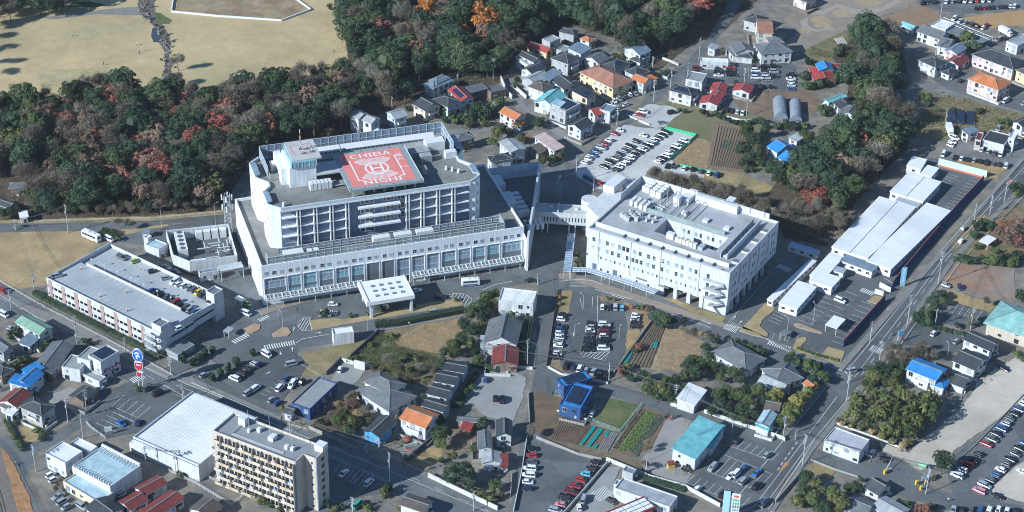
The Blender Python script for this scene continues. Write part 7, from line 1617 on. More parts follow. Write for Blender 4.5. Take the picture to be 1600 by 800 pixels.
# bottom centre lots
row('along the street wall of the lower lot','far end',T23(130,405),T23(90,655),'krgwwwn',head=(12,1));row('in the slanting line of the lower lot','far end',T23(522,490),T23(270,790),'kkcrrdkps',head=(12,3))
one('van','s',T23(448,722),(4,-10),'silver van on the pale petrol station yard');one('kei car','w',T23(420,772),(-2,-10),'white kei car on the pale petrol station yard');one('hatchback','k',T23(620,730),(10,5),'black hatchback beside the petrol station front');one('hatchback','w',T23(498,186),(4,-8),'white hatchback beside the front blue-walled house')
row('in the middle stalls of the right lot','left end',T23(1255,520),T23(1525,640),'s..w.s.k',head=(9,-9));one('van','w',T23(1402,562),(9,-9),'white van in the middle stalls of the right lot');one('hatchback','b',T23(1452,525),(9,-9),'blue hatchback behind the white van');one('saloon','B',T23(1532,552),(9,-9),'bright blue saloon in the right lot upper stalls');one('hatchback','k',T23(1405,355),(9,-9),'black hatchback in the upper stalls corner');one('kei car','s',T23(1592,446),(9,-9),'silver kei car at the right end of upper stalls')
one('hatchback','w',T23(1160,655),(9,-8),'white hatchback in the lower stalls by the hedge');one('minivan','k',T23(1322,690),(9,-8),'black minivan in the lower stalls by the sign');one('van','s',T33(-30,745),(9,-10),'silver van in the shade at the main road');one('kei car','k',T23(1090,535),(10,3),'black kei car before the teal workshop door')
one('saloon','w',T13(550,556),(9,-9),'white saloon in the shaded apartment lot, left one');one('minivan','w',T13(705,616),(9,-8),'white minivan in the shaded apartment lot, right one');one('van','t',T13(635,755),(8,-8),'teal van in the apartment lot');
# bottom left
one('hatchback','B',T03(755,246),(10,5),'bright blue hatchback in the lot beside the warehouse');one('hatchback','n',T03(862,243),(3,-9),'navy hatchback next to the bright blue one');one('van','g',T03(925,26),(12,-7),'grey van at the head of the warehouse lot');one('van','k',T03(988,58),(14,-7),'large black van in the warehouse lot');one('kei car','b',T03(632,46),(5,8),'blue kei car in the shade of the brick shed')
row('at the corner of the white rendered house','upper end',T03(315,570),T03(332,600),'ww',head=(12,-6));row('before the low front of the store','upper end',T03(365,700),T03(415,770),'sss',head=(12,-7));one('minivan','s',T03(510,765),(9,6),'silver minivan beside the store wall corner');row('in the restaurant lot upper strip','left end',T03(1555,52),T03(1595,28),'sw',head=(11,-8));one('kei car','s',T03(760,690),(12,-6),'silver kei car in the gap behind the store')
# lower right
row('in the long upper line at lower right','near end',T33(1185,572),T33(1600,128),'wwrkk.rgkbsgkbw');row('in the long lower line at lower right','near end',T33(1322,668),T33(1605,372),'psgbwgkgkb');row('in the bottom edge line at lower right','left end',T33(1160,785),T33(1550,792),'skgbwwwk',head=(4,-10));one('saloon','k',T33(1432,700),(12,4),'black saloon alone on the sandy lot')
row('beside the white flat-roofed shop','left end',T33(650,430),T33(738,470),'wgk',head=(5,-9));row('on the lane right of the long lines','near end',T33(1585,545),T33(1660,480),'ww')
one('van','s',T32(520,720),(12,-3),'silver van crossing the main road junction');one('minivan','w',T32(450,278),(12,5),'white minivan alone in the prefab clinic stalls');one('hatchback','s',T32(1112,183),(12,4),'silver hatchback on the bare lot east of the road');one('kei car','n',T32(1200,198),(4,8),'navy kei car on the bare lot east of the road');one('kei car','w',T32(1035,486),(8,-8),'white kei car by the white fence');one('kei car','s',T32(1178,535),(9,-6),'silver kei car beside the navy-roofed house');one('saloon','k',T32(1472,702),(12,6),'black saloon on the sandy yard');one('kei car','k',T32(1190,440),(10,5),'black kei car under the shrubs by the stalls')
one('hatchback','s',T31(1222,627),(10,-10),'silver hatchback driving up the main road');one('hatchback','w',T31(1208,706),(10,-10),'white hatchback driving down the main road')
row('before the black-roofed shop by the bend','left end',T31(1170,182),T31(1488,235),'kwkskkgkw',head=(4,-8));row('against the front of the black-roofed shop','left end',T31(1335,138),T31(1455,162),'wsgw',head=(3,-9));one('van','w',T31(1098,162),(5,-8),'white van alone on the shop yard');row('of vans left of the shop yard','upper end',T31(1165,62),T31(1140,108),'www',head=(12,5));row('in the tree shade above the shop yard','left end',T31(1440,5),T31(1600,40),'skw',head=(4,-8))
# north-east lots
row('in the left line of the fenced lot','far end',T20(1288,430),T20(1290,470),'kkw',head=(12,0));row('in the second line of the fenced lot','far end',T20(1362,417),T20(1368,470),'orkk',head=(12,0));row('in the third line of the fenced lot','far end',T20(1520,418),T20(1520,484),'kwbw',head=(12,0));row('in the fourth line of the fenced lot','far end',T20(1582,420),T20(1584,486),'kksw',head=(12,0));row('in the fifth line of the fenced lot','far end',T20(1640,415),T20(1640,480),'ksk',head=(12,0));row('at the east edge of the fenced lot','far end',T20(1742,470),T20(1748,556),'kwwwb',head=(12,0));row('by the yellow gate of the fenced lot','far end',T20(1155,428),T20(1150,456),'dk',head=(12,0))
row('along the lane below the fenced lot','left end',T20(1340,686),T20(1440,706),'kkww',head=(3,-9));row('before the terracotta apartment house','right end',T20(770,582),T20(640,632),'swgsw',head=(6,6));row('below the terracotta apartment cars','right end',T20(712,655),T20(655,675),'ws',head=(12,-4));row('on the pale gravel beside the road bend','left end',T20(790,716),T20(818,698),'rw',head=(10,2));one('minivan','k',T20(1000,703),(12,-2),'black minivan alone on the pale gravel');one('hatchback','s',T20(935,765),(12,-2),'silver hatchback by the gravel lot wall');one('hatchback','k',T30(20,545),(12,0),'black hatchback at the fenced lot bottom edge');row('in the shade behind the red cottages','left end',T20(1400,522),T20(1560,545),'kkgk',head=(4,-8))
row('in the first line of gravel lot','near end',T21(452,216),T21(607,78),'wwbbsrw',head=(12,3));row('in the upper first line of gravel lot','near end',T21(642,36),T21(676,14),'rw',head=(12,3));row('in the second line of gravel lot','near end',T21(575,240),T21(735,118),'kkgkgk',head=(12,4));row('in the upper second line of gravel lot','near end',T21(775,84),T21(822,46),'kw',head=(12,4));row('in the third line of gravel lot','near end',T21(645,260),T21(958,28),'kwwswkkwkswgkk',head=(12,4));row('in the fourth line of gravel lot','near end',T21(912,212),T21(1078,82),'wkwwkwgw',head=(12,4));row('at the foot of gravel lot','left end',T21(972,236),T21(1008,240),'kk',head=(4,-8));row('in the last line below the straw patch','left end',T21(1078,250),T21(1280,292),'wkgwb',head=(4,-8));row('in shade at the gravel car park entrance','left end',T21(472,316),T21(560,350),'bkr',head=(10,5))
row('in the top lot left group','left end',T30(968,16),T30(1040,10),'kkkk',head=(3,-7));row('in the top lot upper line','left end',T30(1115,10),T30(1385,0),'wskwwrww',head=(3,-7));row('in the top lot lower line','left end',T30(1300,52),T30(1542,38),'kkrkkgkkww',head=(3,-7));row('beside the lattice canopy','left end',T30(1165,116),T30(1345,175),'wwsgkw',head=(9,-7));one('kei car','r',T30(1366,158),(9,-6),'red kei car beside the lattice canopy line');one('van','w',T30(1484,630),(10,-7),'white van before the orange-roofed apartments');one('saloon','s',T30(1600,645),(10,-7),'silver saloon at the right edge lot');one('hatchback','r',T30(848,500),(11,2),'red hatchback before the dark carport');one('hatchback','k',T30(1205,505),(10,-6),'black hatchback in the apartment stalls');row('behind the big dark yard','left end',T30(1440,248),T30(1480,240),'sk',head=(10,-6));row('by the old farmhouse','left end',T30(345,662),T30(385,668),'ws',head=(5,-6))
# bus, motorhome, lorry
def coach(name, cat, label, p, head, L, W, H, stripe, body='w'):
    A=G(*p,1.0);q_=G(p[0]+head[0],p[1]+head[1],1.0)-A;t=thing(name,label,cat,(A.x,A.y,.165),math.atan2(q_.y,q_.x));x0,x1,y0,y1=-L/2,L/2,-W/2,W/2
    mb=loft([(x0,[(y0*.95,.35),(y1*.95,.35),(y1*.95,H*.9),(y1*.8,H*.98),(y0*.8,H*.98),(y0*.95,H*.9)]),(x0+.3,[(y0,.3),(y1,.3),(y1,H*.92),(y1*.84,H),(y0*.84,H),(y0,H*.92)]),(x1-.5,[(y0,.3),(y1,.3),(y1,H*.92),(y1*.84,H),(y0*.84,H),(y0,H*.92)]),(x1,[(y0*.95,.35),(y1*.95,.35),(y1*.93,H*.8),(y1*.8,H*.94),(y0*.8,H*.94),(y0*.93,H*.8)])])
    mb.obj('body', CPAINT[body], t)
    for s in (-1, 1):
        for i in range(5): m2=MB();a=x0+.6+i*(L-1.4)/5;m2.box(a,a+(L-1.4)/5-.14,s*(W/2)-(.0 if s>0 else .03),s*(W/2)+(.03 if s>0 else .0),H*.52,H*.82);m2.obj('side_window',GLASS,t)
        m2=MB();m2.box(x0+.4,x1-.6,s*W/2-(0 if s>0 else .02),s*W/2+(.02 if s>0 else 0),.4,.4+H*.2);m2.obj('stripe',stripe,t)
        for x in (x0+L*.2,x1-L*.2): link('wheel',CAR['van']['wheel'],t,mat=Matrix.Translation((x,s*(W/2-.1),.38)) @ Matrix.Diagonal((1.2,1.2,1.2,1)))
    m2=MB();m2.box(x1-.06,x1+.02,y0*.82,y1*.82,H*.5,H*.78);m2.obj('windscreen',GLASS,t)
    for i in range(2): m2=MB();m2.box(x0+L*(.3+.3*i),x0+L*(.3+.3*i)+1.2,-.5,.5,H,H+.18);m2.obj('roof_hatch',WHITE2,t)
    return t
coach('shuttle_bus','bus','white and blue shuttle bus on the hospital forecourt',T12(1340,168),(14,-1),7.0,2.2,2.9,M('stripe_blue',(.06,.10,.35),.4,.05))
coach('medical_coach','coach','cream coach parked behind the garage beside a white van',T01(572,682),(14,6),8.6,2.4,3.2,M('stripe_cream',(.55,.52,.42),.5,.05));one('van','w',T01(682,695),(10,5),'white van parked beside the cream coach')
def lorry(label, p, head):
    A=G(*p,1.2);q_=G(p[0]+head[0],p[1]+head[1],1.2)-A;t=thing('lorry',label,'lorry',(A.x,A.y,.165),math.atan2(q_.y,q_.x))
    mb=MB();mb.box(-4.0,1.9,-1.15,1.15,.9,3.5);mb.obj('cargo_box',CPAINT['w'],t);mb=loft([(2.1,[(-1.1,.5),(1.1,.5),(1.05,2.5),(-1.05,2.5)]),(3.4,[(-1.1,.5),(1.1,.5),(1.0,2.5),(-1.0,2.5)]),(3.95,[(-1.05,.55),(1.05,.55),(.98,1.5),(-.98,1.5)])]);mb.obj('cab',CPAINT['w'],t);mb=MB();mb.box(3.42,3.75,-.9,.9,1.55,2.35);mb.obj('windscreen',GLASS,t);mb=MB();mb.box(-4,3.6,-.5,.5,.55,.88);mb.obj('chassis',ALUD,t)
    for x in (-2.6, 2.8):
        for s in (-1,1): link('wheel',CAR['van']['wheel'],t,mat=Matrix.Translation((x,s*1.0,.42)) @ Matrix.Diagonal((1.3,1.3,1.3,1)))
lorry('white box lorry in the big dark yard',T30(1485,205),(10,5));lorry('white box lorry beside the shop yard wood',T31(1135,20),(3,8))
print('cars', NC)

# ---------------------------------------------------------------- utility poles and lamps
POLEM = M('pole_concrete', (.42, .42, .41), .8, .1, .5)
def build_pole(H, lamp=False):
    t=thing('lamp_post' if lamp else 'utility_pole','prototype street pole not yet placed','lamp post' if lamp else 'utility pole')
    mb=MB();mb.tube((0,0,0),(0,0,H),.17 if not lamp else .09,.11 if not lamp else .06,7);mb.obj('pole',POLEM,t)
    if lamp: mb=MB();mb.tube((0,0,H-.1),(1.6,0,H+.2),.05,n=5);mb.obj('arm',POLEM,t);mb=MB();mb.box(1.3,2.0,-.16,.16,H+.1,H+.26);mb.obj('lamp_head',STEEL,t)
    else:
        for z,L in ((H-.5,1.0),(H-1.3,.85),(H-2.3,.7)): mb=MB();mb.box(-L,L,-.06,.06,z,z+.12);[mb.tube((x,0,z+.12),(x,0,z+.34),.06,n=5) for x in (-L*.9,-L*.4,L*.4,L*.9)];mb.obj('crossarm',STEEL,t)
        mb=MB();mb.tube((.42,0,H-4.2),(.42,0,H-3.2),.3,n=8);mb.obj('transformer',M('transformer_grey',(.36,.37,.38),.6,.1),t)
    return t
PROTO = {}
def pole(p, label, H=10.5, lamp=False, rz=None):
    k = (round(H), lamp)
    if k not in PROTO: t=PROTO[k]=build_pole(H,lamp);LABELS.pop('prototype street pole not yet placed',0)
    else:
        src = PROTO[k]; t = src.copy(); COL.objects.link(t)
        for ch in src.children: c=ch.copy();COL.objects.link(c);c.parent=t
    g_=G(*p);t.location=(g_.x,g_.y,.1);t.rotation_euler=(0,0,rz if rz is not None else (p[0]*.37) % 3.1)
    if t['label'] in LABELS: pass
    tag(t,label,'lamp post' if lamp else 'utility pole','lamp posts' if lamp else 'utility poles along the streets')
for p,lab,H in ((T20(1168,382),'tall concrete pole at the wood road beside the white shed',12),(T20(990,560),'concrete pole at the street corner by the slate hip roof',11),(T20(885,636),'concrete pole at the street below the orange gable',11),(T20(655,790),'concrete pole at the street bend by the gravel',10),(T20(1095,505),'concrete pole beside the white box house wall',9),(T20(1450,535),'concrete pole behind the lone red cottage',9),(T20(1465,725),'concrete pole at the lane end by green field',8),(T20(878,440),'concrete pole beside the grey hip roof garden',7),
      (T21(400,340),'tall concrete pole at the gravel car park corner',13),(T21(510,398),'tall concrete pole beside the service block',12),(T21(285,440),'concrete pole in the shaded street behind the footbridge',11),(T30(1045,352),'tall pale pole beside the white dark-hipped house',11),(T30(1075,130),'concrete pole at the lattice canopy corner',9),(T30(820,745),'concrete pole beside the weedy lane',8),(T30(1105,790),'concrete pole at the weedy plot edge',9),(T31(1475,465),'concrete pole at the main road by the bend',12),(T31(1385,540),'concrete pole beside the russet thicket',9),(T31(1280,620),'concrete pole beside the clipped garden',11),
      (T32(635,550),'concrete pole beside the clinic fence corner',10),(T32(868,440),'concrete pole at the roadside by the red flag sign',14),(T32(690,690),'concrete pole opposite the clinic planting corner',11),(T32(1042,445),'concrete pole inside the white fence',8),(T32(1265,460),'pale trunk-like pole by the bare tree',10),(T32(500,795),'concrete pole at the main junction',8),(T32(1062,180),'tall concrete pole at the bare lot corner',15),(T33(490,110),'concrete pole above the white flat-roofed shop',12),(T33(215,510),'tall concrete pole on the far kerb of the main road',13),(T33(95,335),'concrete pole at the white garden wall corner',9),(T33(985,690),'white pole at the yellow gates',11),(T33(170,350),'short pole with yellow signs at the lane mouth',4),
      (T03(540,155),'concrete pole beside the brick shed',8),(T03(425,240),'concrete pole at the corner of the navy-roofed house',10),(T03(520,345),'tall concrete pole by the lot fence',10),(T03(225,550),'concrete pole beside the railway lane',11),(T03(915,525),'concrete pole before the warehouse flank',9),(T03(1100,560),'concrete pole at the warehouse corner, left of two',10),(T03(1130,545),'concrete pole at the warehouse corner, right of two',9),(T03(1145,100),'concrete pole at the head of the warehouse lot',7),
      (T13(835,625),'tall concrete pole at the apartment lot corner',13),(T13(770,440),'concrete pole before the blue gabled shop',6),(T13(688,440),'short pole beside the shop wall',4),(T13(915,470),'short pole by the orange-roofed house wall',5),(T13(215,305),'concrete pole beside the restaurant entrance',9),(T13(1360,795),'concrete pole by the long garden wall',8),(T13(605,800),'pole in the apartment lot',6),(T02(480,545),'tall concrete pole above the solar-roofed white building',12),(T02(215,218),'concrete pole at the dry field corner',8),(T02(785,612),'concrete pole on the main road pavement',7),(T02(70,335),'concrete pole at the left end of main road',9),(T02(1070,745),'concrete pole at the garage corner kerb',8),
      (T22(95,695),'concrete pole in the central street shade',12),(T22(605,785),'concrete pole at the centre car park bottom wall',8),(T22(160,180),'white pole at the central crossing',5),(T01(427,655),'tall concrete pole with antennas on the dry field verge',13),(T01(100,640),'short concrete pole on the dry field verge',5),(T10(850,680),'concrete pole behind the third narrow house',9),(T10(1482,500),'tall concrete pole at the wood corner east',11),(T10(1260,548),'concrete pole beside the long workshop',7),(T12(1425,670),'concrete pole beside the russet-roofed house',9),(T23(1373,310),'concrete pole beside the teal workshop end',6),(T23(1022,105),'concrete pole left of the white garage',7),(T23(838,555),'thin pole beside the petrol station wall',5)):
    pole(p, lab, H)
PL=[o for o in COL.objects if o.get('group')=='utility poles along the streets'];used=set()
for o in PL:                                           # slack cables to the next pole,kept with the pole they start from
    near=sorted(((q_.location-o.location).length,q_.name) for q_ in PL if q_ is not o)[:2]
    for dist, nm in near:
        if dist > 75 or (nm, o.name) in used: continue
        used.add((o.name,nm));q_=bpy.data.objects[nm];ha,hb_=max((v[2] for v in o.children[0].bound_box)),max((v[2] for v in q_.children[0].bound_box));im=Matrix.Rotation(-o.rotation_euler.z,4,'Z')
        for off in (-.5, .5):
            mb = MB(); prev = None
            for i in range(7): t_=i/6;pnt=Vector((0,0,ha-.3)).lerp(q_.location-o.location+Vector((0,0,hb_-.3)),t_)+Vector((off,0,-1.6*4*t_*(1-t_)*.5));pnt=im @ pnt;(mb.tube(prev,pnt,.05,n=3) if prev else None);prev=pnt
            mb.obj('cable', ALUD, o)
for p,lab,H in ((T01(1012,632),'grey lamp post on the verge behind the hospital',10),(T01(1348,610),'grey lamp post behind the machinery enclosure',10),(T12(168,452),'lamp post on the small brick traffic island',7),(T12(135,380),'short lamp post at the canopy west end',5),(T12(697,470),'lamp post beside the white box building',6),(T22(390,500),'lamp post in the left aisle of centre car park',5),(T22(445,330),'lamp post at the centre car park top',6),(T22(668,520),'lamp post in the right aisle of centre car park',5),(T32(280,430),'lamp post on the slim island of clinic stalls',9),(T32(120,470),'lamp post by the ticket canopy',6),(T33(730,560),'barrier post beside the white shop cars',2),(T12(970,490),'lamp post on the overgrown straw',4),(T32(1118,640),'lamp post at the navy-roofed house',6),(T21(300,470),'lamp post in the dark street behind the bridge',7)):
    pole(p, lab, H, True)
for k in range(7):                                     # slim lights along the garage roof divider
    y = gd - 7 - k * (gd - 18) / 6; t = PROTO.get('gl')
    o=FG.mat() @ Vector((mid-.2,y,HG+.9));t=thing('roof_light','slim roof light on the garage divider, %s from far end' % ordn(k),'lamp post',o,0,'roof lights of the garage');mb=MB();mb.tube((0,0,0),(0,0,2.6),.06,n=5);mb.obj('post',STEEL,t);mb=MB();mb.box(-.3,.3,-.3,.3,2.6,2.85);mb.obj('lamp_head',WHITE2,t)
for k,(px,py) in enumerate(((505,85),(790,230),(625,255),(795,345),(880,85))):
    x,y=FG.at(*T02(px,py),HG);o=FG.mat() @ Vector((x,y,HG));t=thing('roof_bollard','red and white bollard on the garage roof, %s from far end' % ordn(k),'bollard',o,0,'bollards of the garage roof');mb=MB();mb.tube((0,0,0),(0,0,.7),.22,n=6);mb.obj('lower_part',RED,t);mb=MB();mb.tube((0,0,.7),(0,0,1.5),.2,n=6);mb.obj('upper_part',WHITE2,t)
# ---------------------------------------------------------------- walls,fences,hedges
def wall(label,px,h,th,mat,name='garden_wall',cat='wall',cap=None,panels=0,z=0.0):
    pts=[G(*q_) for q_ in px];o=pts[0];t=thing(name,label,cat,(o.x,o.y,0))
    for a, b in zip(pts, pts[1:]):
        a,b=a-o,b-o;d=(b-a).normalized();n_=Vector((-d.y,d.x,0))*th/2;L=(b-a).length;n=max(1,int(L/panels)) if panels else 1
        for i in range(n):
            p0,p1=a+d*(L*i/n+(.04 if panels else 0)),a+d*(L*(i+1)/n-(.04 if panels else 0));mb=MB();mb.prism([tuple(v.to_tuple()[:2]) for v in (p0-n_,p1-n_,p1+n_,p0+n_)],z,h);mb.obj('panel' if panels else 'wall',mat,t)
            if panels: mb=MB();mb.box(p0.x-.07,p0.x+.07,p0.y-.07,p0.y+.07,0,h+.1);mb.obj('post',STEEL,t)
        if cap: mb=MB();k=n_*.8;mb.prism([tuple(v.to_tuple()[:2]) for v in (a-k,b-k,b+k,a+k)],h+.003,h+.07);mb.obj('cap',cap,t)
    return t
def rail_fence(label, px, h, mat, step=2.0, rails=3, name='fence'):
    pts=[G(*q_) for q_ in px];o=pts[0];t=thing(name,label,'fence',(o.x,o.y,0))
    for a, b in zip(pts, pts[1:]):
        a,b=a-o,b-o;L=(b-a).length;n=max(1,int(L/step))
        for i in range(n+1): p0=a.lerp(b,i/n);mb=MB();mb.tube(p0,p0+Vector((0,0,h)),.055,n=5);mb.obj('post',mat,t)
        for k in range(rails): z=h*(k+1)/rails-.05;mb=MB();mb.tube(a+Vector((0,0,z)),b+Vector((0,0,z)),.045,n=4);mb.obj('rail',mat,t)
    return t
WW=paint('wall_offwhite',(.56,.56,.54));GWALL=paint('block_wall_grey',(.30,.30,.29));WP=M('white_fence_paint',(.66,.67,.67),.6,.05)
wall('low white fence around the brown bed on the lawn',[(272,-6),(268,19),(340,26),(440,33),(486,16),(458,-4)],.9,.5,WP,'white_fence','fence',panels=4.0)
BLUEF=M('blue_mesh_sheet',(.025,.05,.16),.7,.12,.6);ORF=M('orange_fence_base',(.52,.15,.08),.7,.1)
wall('long dark blue sheet fence between the clinic stalls and the main road',[T31(1345,335),T31(1180,510),T32(870,80),T32(775,200)],3.2,.2,BLUEF,'sheet_fence','fence',cap=ORF,panels=3.2)
wall('lower stretch of dark blue sheet fence south of the clinic gate',[T32(730,280),T32(468,570)],3.2,.2,BLUEF,'sheet_fence','fence',cap=ORF,panels=3.2)
wall('white and teal hoarding with red base at the top of the clinic yard',[T31(1062,232),T31(1365,312)],3.4,.2,M('hoarding_pale',(.50,.60,.60),.6,.08),'hoarding','hoarding',panels=2.6)
wall('low red barrier at the foot of the hoarding',[T31(1068,240),T31(1355,318)],.7,.4,ORF,'barrier','barrier',panels=2.0)
wall('white gate wall beside the clinic entrance',T32.L([(665,235),(720,250)]),2.2,.3,WW);wall('white screen wall left of the clinic gate',T32.L([(695,195),(765,230)]),2.4,.25,WW)
wall('dark wall between the drive verge and the overgrown plot',T12.L([(590,640),(770,475)]),1.6,.5,paint('dark_block',(.07,.08,.10)))
wall('white wall above the gravel yard',T12.L([(540,660),(610,680),(720,700)]),1.6,.25,WW);wall('white notice board wall beside the yard',T12.L([(614,700),(682,716)]),3.6,.3,WW,'notice_board','notice board');wall('dark hedge wall left of the gravel yard',T12.L([(440,745),(530,655)]),1.6,.5,paint('dark_block'))
wall('grey edging along the overgrown plot below the hedge',T12.L([(770,470),(900,450),(1290,380)]),.5,.4,GWALL)
wall('long white wall along the middle lane, left part',T23.L([(990,135),(1130,170)]),1.5,.25,WW);wall('long white wall along the middle lane, right part',T23.L([(1200,180),(1480,275),(1600,315),(1700,350)]),1.5,.25,WW);wall('low white wall at the lane mouth corner',[T23(1700,352),T33(105,360)],1.4,.25,WW)
wall('grey block wall between the soil plots and the lower lot',T23.L([(150,340),(410,445),(560,480)]),1.2,.25,GWALL);wall('pale wall between the lower lot and the petrol station',T23.L([(600,495),(460,660),(310,830)]),1.3,.25,WW);wall('white wall behind the petrol station',T23.L([(590,480),(690,520),(860,590),(1080,650),(1300,770)]),1.6,.25,WW)
wall('street wall along the west side of the lower lot',T23.L([(95,330),(60,560),(10,800)]),1.2,.25,WW);wall('grey wall along the central street beside the soil plot',T23.L([(100,60),(110,250)]),1.3,.25,GWALL)
wall('low white wall around the front blue-walled house',T23.L([(280,170),(425,215),(490,230)]),.7,.2,WW);wall('white wall along the bottom of the centre car park',T22.L([(225,700),(310,745),(600,800)]),.9,.25,WW);wall('slanting wall on the right of the centre car park',T22.L([(880,400),(640,730)]),1.0,.25,GWALL)
wall('brown fence on the left of the centre car park',T22.L([(285,215),(215,690)]),1.1,.2,paint('brown_fence',(.17,.13,.10)),'fence','fence',panels=2.5)
wall('long pale wall below the big dark tree on the main road',T13.L([(1075,580),(1300,690),(1510,790)]),1.8,.3,WW);wall('dark hedge-topped wall right of the orange-roofed house',T13.L([(1100,350),(920,505)]),1.8,.6,paint('dark_block'));wall('grey wall above the main road by the wild garden',T13.L([(330,280),(400,310),(640,420)]),1.4,.3,GWALL)
wall('white garden wall with topiary before the orange-roofed house',T13.L([(920,400),(1010,380)]),1.2,.3,WW);wall('terracotta edged step before the white garden wall',T13.L([(925,410),(1000,425)]),.5,.6,paint('terracotta_step',(.42,.22,.16)))
wall('pale wall along the west edge of the central street',[T23(0,560),T13(1590,700)],1.4,.3,GWALL);wall('white wall at the gravel lot beside the street',T22.L([(20,700),(130,710)]),1.2,.25,WW)
wall('white wall along the cottage row by the lane',T20.L([(1000,640),(1150,660)]),1.0,.25,WW);wall('white wall along the round shrubs of the green field',T20.L([(1320,730),(1420,755),(1600,770)]),1.0,.25,WW);wall('low wall at the pale gravel by the street bend',T20.L([(720,725),(860,785)]),.8,.25,WW);wall('white retaining wall beside the lane gardens',T10.L([(1530,500),(1570,590),(1600,620)]),2.2,.4,WW);wall('white wall along the lane north side',T20.L([(0,540),(90,620)]),2.0,.3,WW)
wall('white wall beside the bare lot above the wood road',T20.L([(940,370),(1040,410)]),1.2,.25,WW);wall('low wall round the grey gravel corner by the road',T20.L([(930,480),(970,495),(985,470)]),1.2,.3,WW)
wall('green net fence along the top of the gravel car park',[T21(955,5),T21(1150,52)],1.4,.12,M('green_net',(.05,.42,.20),.7,.1),'net_fence','fence',panels=3);wall('green net fence on the right of the gravel car park',[T21(1150,55),T21(985,205)],1.2,.12,M('green_net'),'net_fence','fence',panels=3);wall('green net fence below the straw patch',[T21(1050,236),T21(1290,290)],.9,.12,M('green_net'),'net_fence','fence',panels=3)
wall('white kerb wall below the bamboo grove',T33.L([(430,250),(520,285),(650,330),(860,415)]),.7,.3,WW);wall('white block bench at the bamboo corner, left one',T33.L([(440,240),(470,250)]),.9,.9,WW,'block_bench','bench');wall('white block bench at the bamboo corner, right one',T33.L([(508,268),(532,276)]),.9,.9,WW,'block_bench','bench')
wall('pale wall between the shop and the lower gardens',T33.L([(270,480),(420,540),(560,585)]),.8,.2,GWALL);wall('dark revetment along the far kerb of main road',T33.L([(205,560),(45,745)]),1.4,.4,GWALL);wall('dark line of posts along the long car row',T33.L([(1180,480),(1290,390),(1600,65)]),.5,.25,GWALL)
rail_fence('white rail fence along the small car park east of the road',T32.L([(890,405),(1040,450),(1220,505)]),1.3,WP);rail_fence('white rail fence beside the warehouse lot',T03.L([(540,245),(560,270),(660,345)]),1.2,WP);rail_fence('white guard rail along the verge behind the hospital',[(54,347),(150,344),(240,342),(352,331)],.8,WP,2.5,2,'guard_rail');rail_fence('white guard rail along the main road pavement, upper part',[(0,441),(75,484),(165,530),(270,588)],.9,WP,2.5,2,'guard_rail');rail_fence('white guard rail along the main road pavement, lower part',[(300,600),(440,662),(480,672)],.9,WP,2.5,2,'guard_rail');rail_fence('pale mesh fence of the apartment car park',T13.L([(455,460),(640,540),(830,625)]),1.4,STEEL);rail_fence('mesh fence around the apartment rubbish yard',T03.L([(1220,620),(1280,580),(1530,690),(1450,765),(1220,625)]),1.3,WP);rail_fence('mesh fence beside the warehouse flank',T03.L([(1050,545),(1220,625)]),1.2,WP)
rail_fence('steel fence between grass plot and vegetable rows',T23.L([(810,130),(675,300),(500,235)]),1.3,M('teal_fence',(.33,.45,.44),.6,.1));rail_fence('railway fence along the lane, dark posts',[(-5,690),(20,715),(55,785),(70,820)],1.2,ALUD);rail_fence('dark fence along the clinic street',T31.L([(330,730),(700,440)]),1.4,ALUD);rail_fence('white fence along the right-hand pavement of the main road',[(1600,306),(1500,410),(1368,594)],.8,WP,3,2,'guard_rail');rail_fence('white fence along the left pavement of the main road',[(1597,252),(1470,394)],.8,WP,3,2,'guard_rail');rail_fence('white guard rail on the lower main road',[(1272,690),(1206,790)],.8,WP,3,2,'guard_rail')
rw_ = random.Random(21)
def clear(pt,me_):                                    # not on another building's footprint
    for o_, rz_, W_, D_, lb, ct in FOOT:
        if lb == me_: continue
        d=pt-o_;u_,v_=d.x*math.cos(rz_)+d.y*math.sin(rz_),-d.x*math.sin(rz_)+d.y*math.cos(rz_)
        if -1 < u_ < W_ + 1 and -1 < v_ < D_ + 1: return False
    return True
for o_,rz_,W_,D_,lb,ct in FOOT:                   # block walls round the front of the plots
    if ct != 'house' or len(lb.split())>12 or rw_.random()<.3: continue
    g_=rw_.uniform(2.2,3.6);mk=lambda x,y: o_+Vector((x*math.cos(rz_)-y*math.sin(rz_),x*math.sin(rz_)+y*math.cos(rz_),0))
    pts=[mk(-g_,D_*.9),mk(-g_,-g_),mk(W_*.75,-g_)];chk=[a.lerp(b,t_/6) for a,b in zip(pts,pts[1:]) for t_ in range(7)]
    if not all(clear(c, lb) for c in chk): continue
    t=thing('garden_wall','block wall before the '+lb,'wall',(pts[1].x,pts[1].y,0));mt=rw_.choice((GWALL,WW,GWALL,paint('brown_fence')))
    for a, b in zip(pts, pts[1:]):
        a,b=a-pts[1],b-pts[1];d=(b-a).normalized();n_=Vector((-d.y,d.x,0))*.12;mb=MB();mb.prism([tuple(v.to_tuple()[:2]) for v in (a-n_,b-n_,b+n_,a+n_)],0,1.15);mb.obj('wall',mt,t)
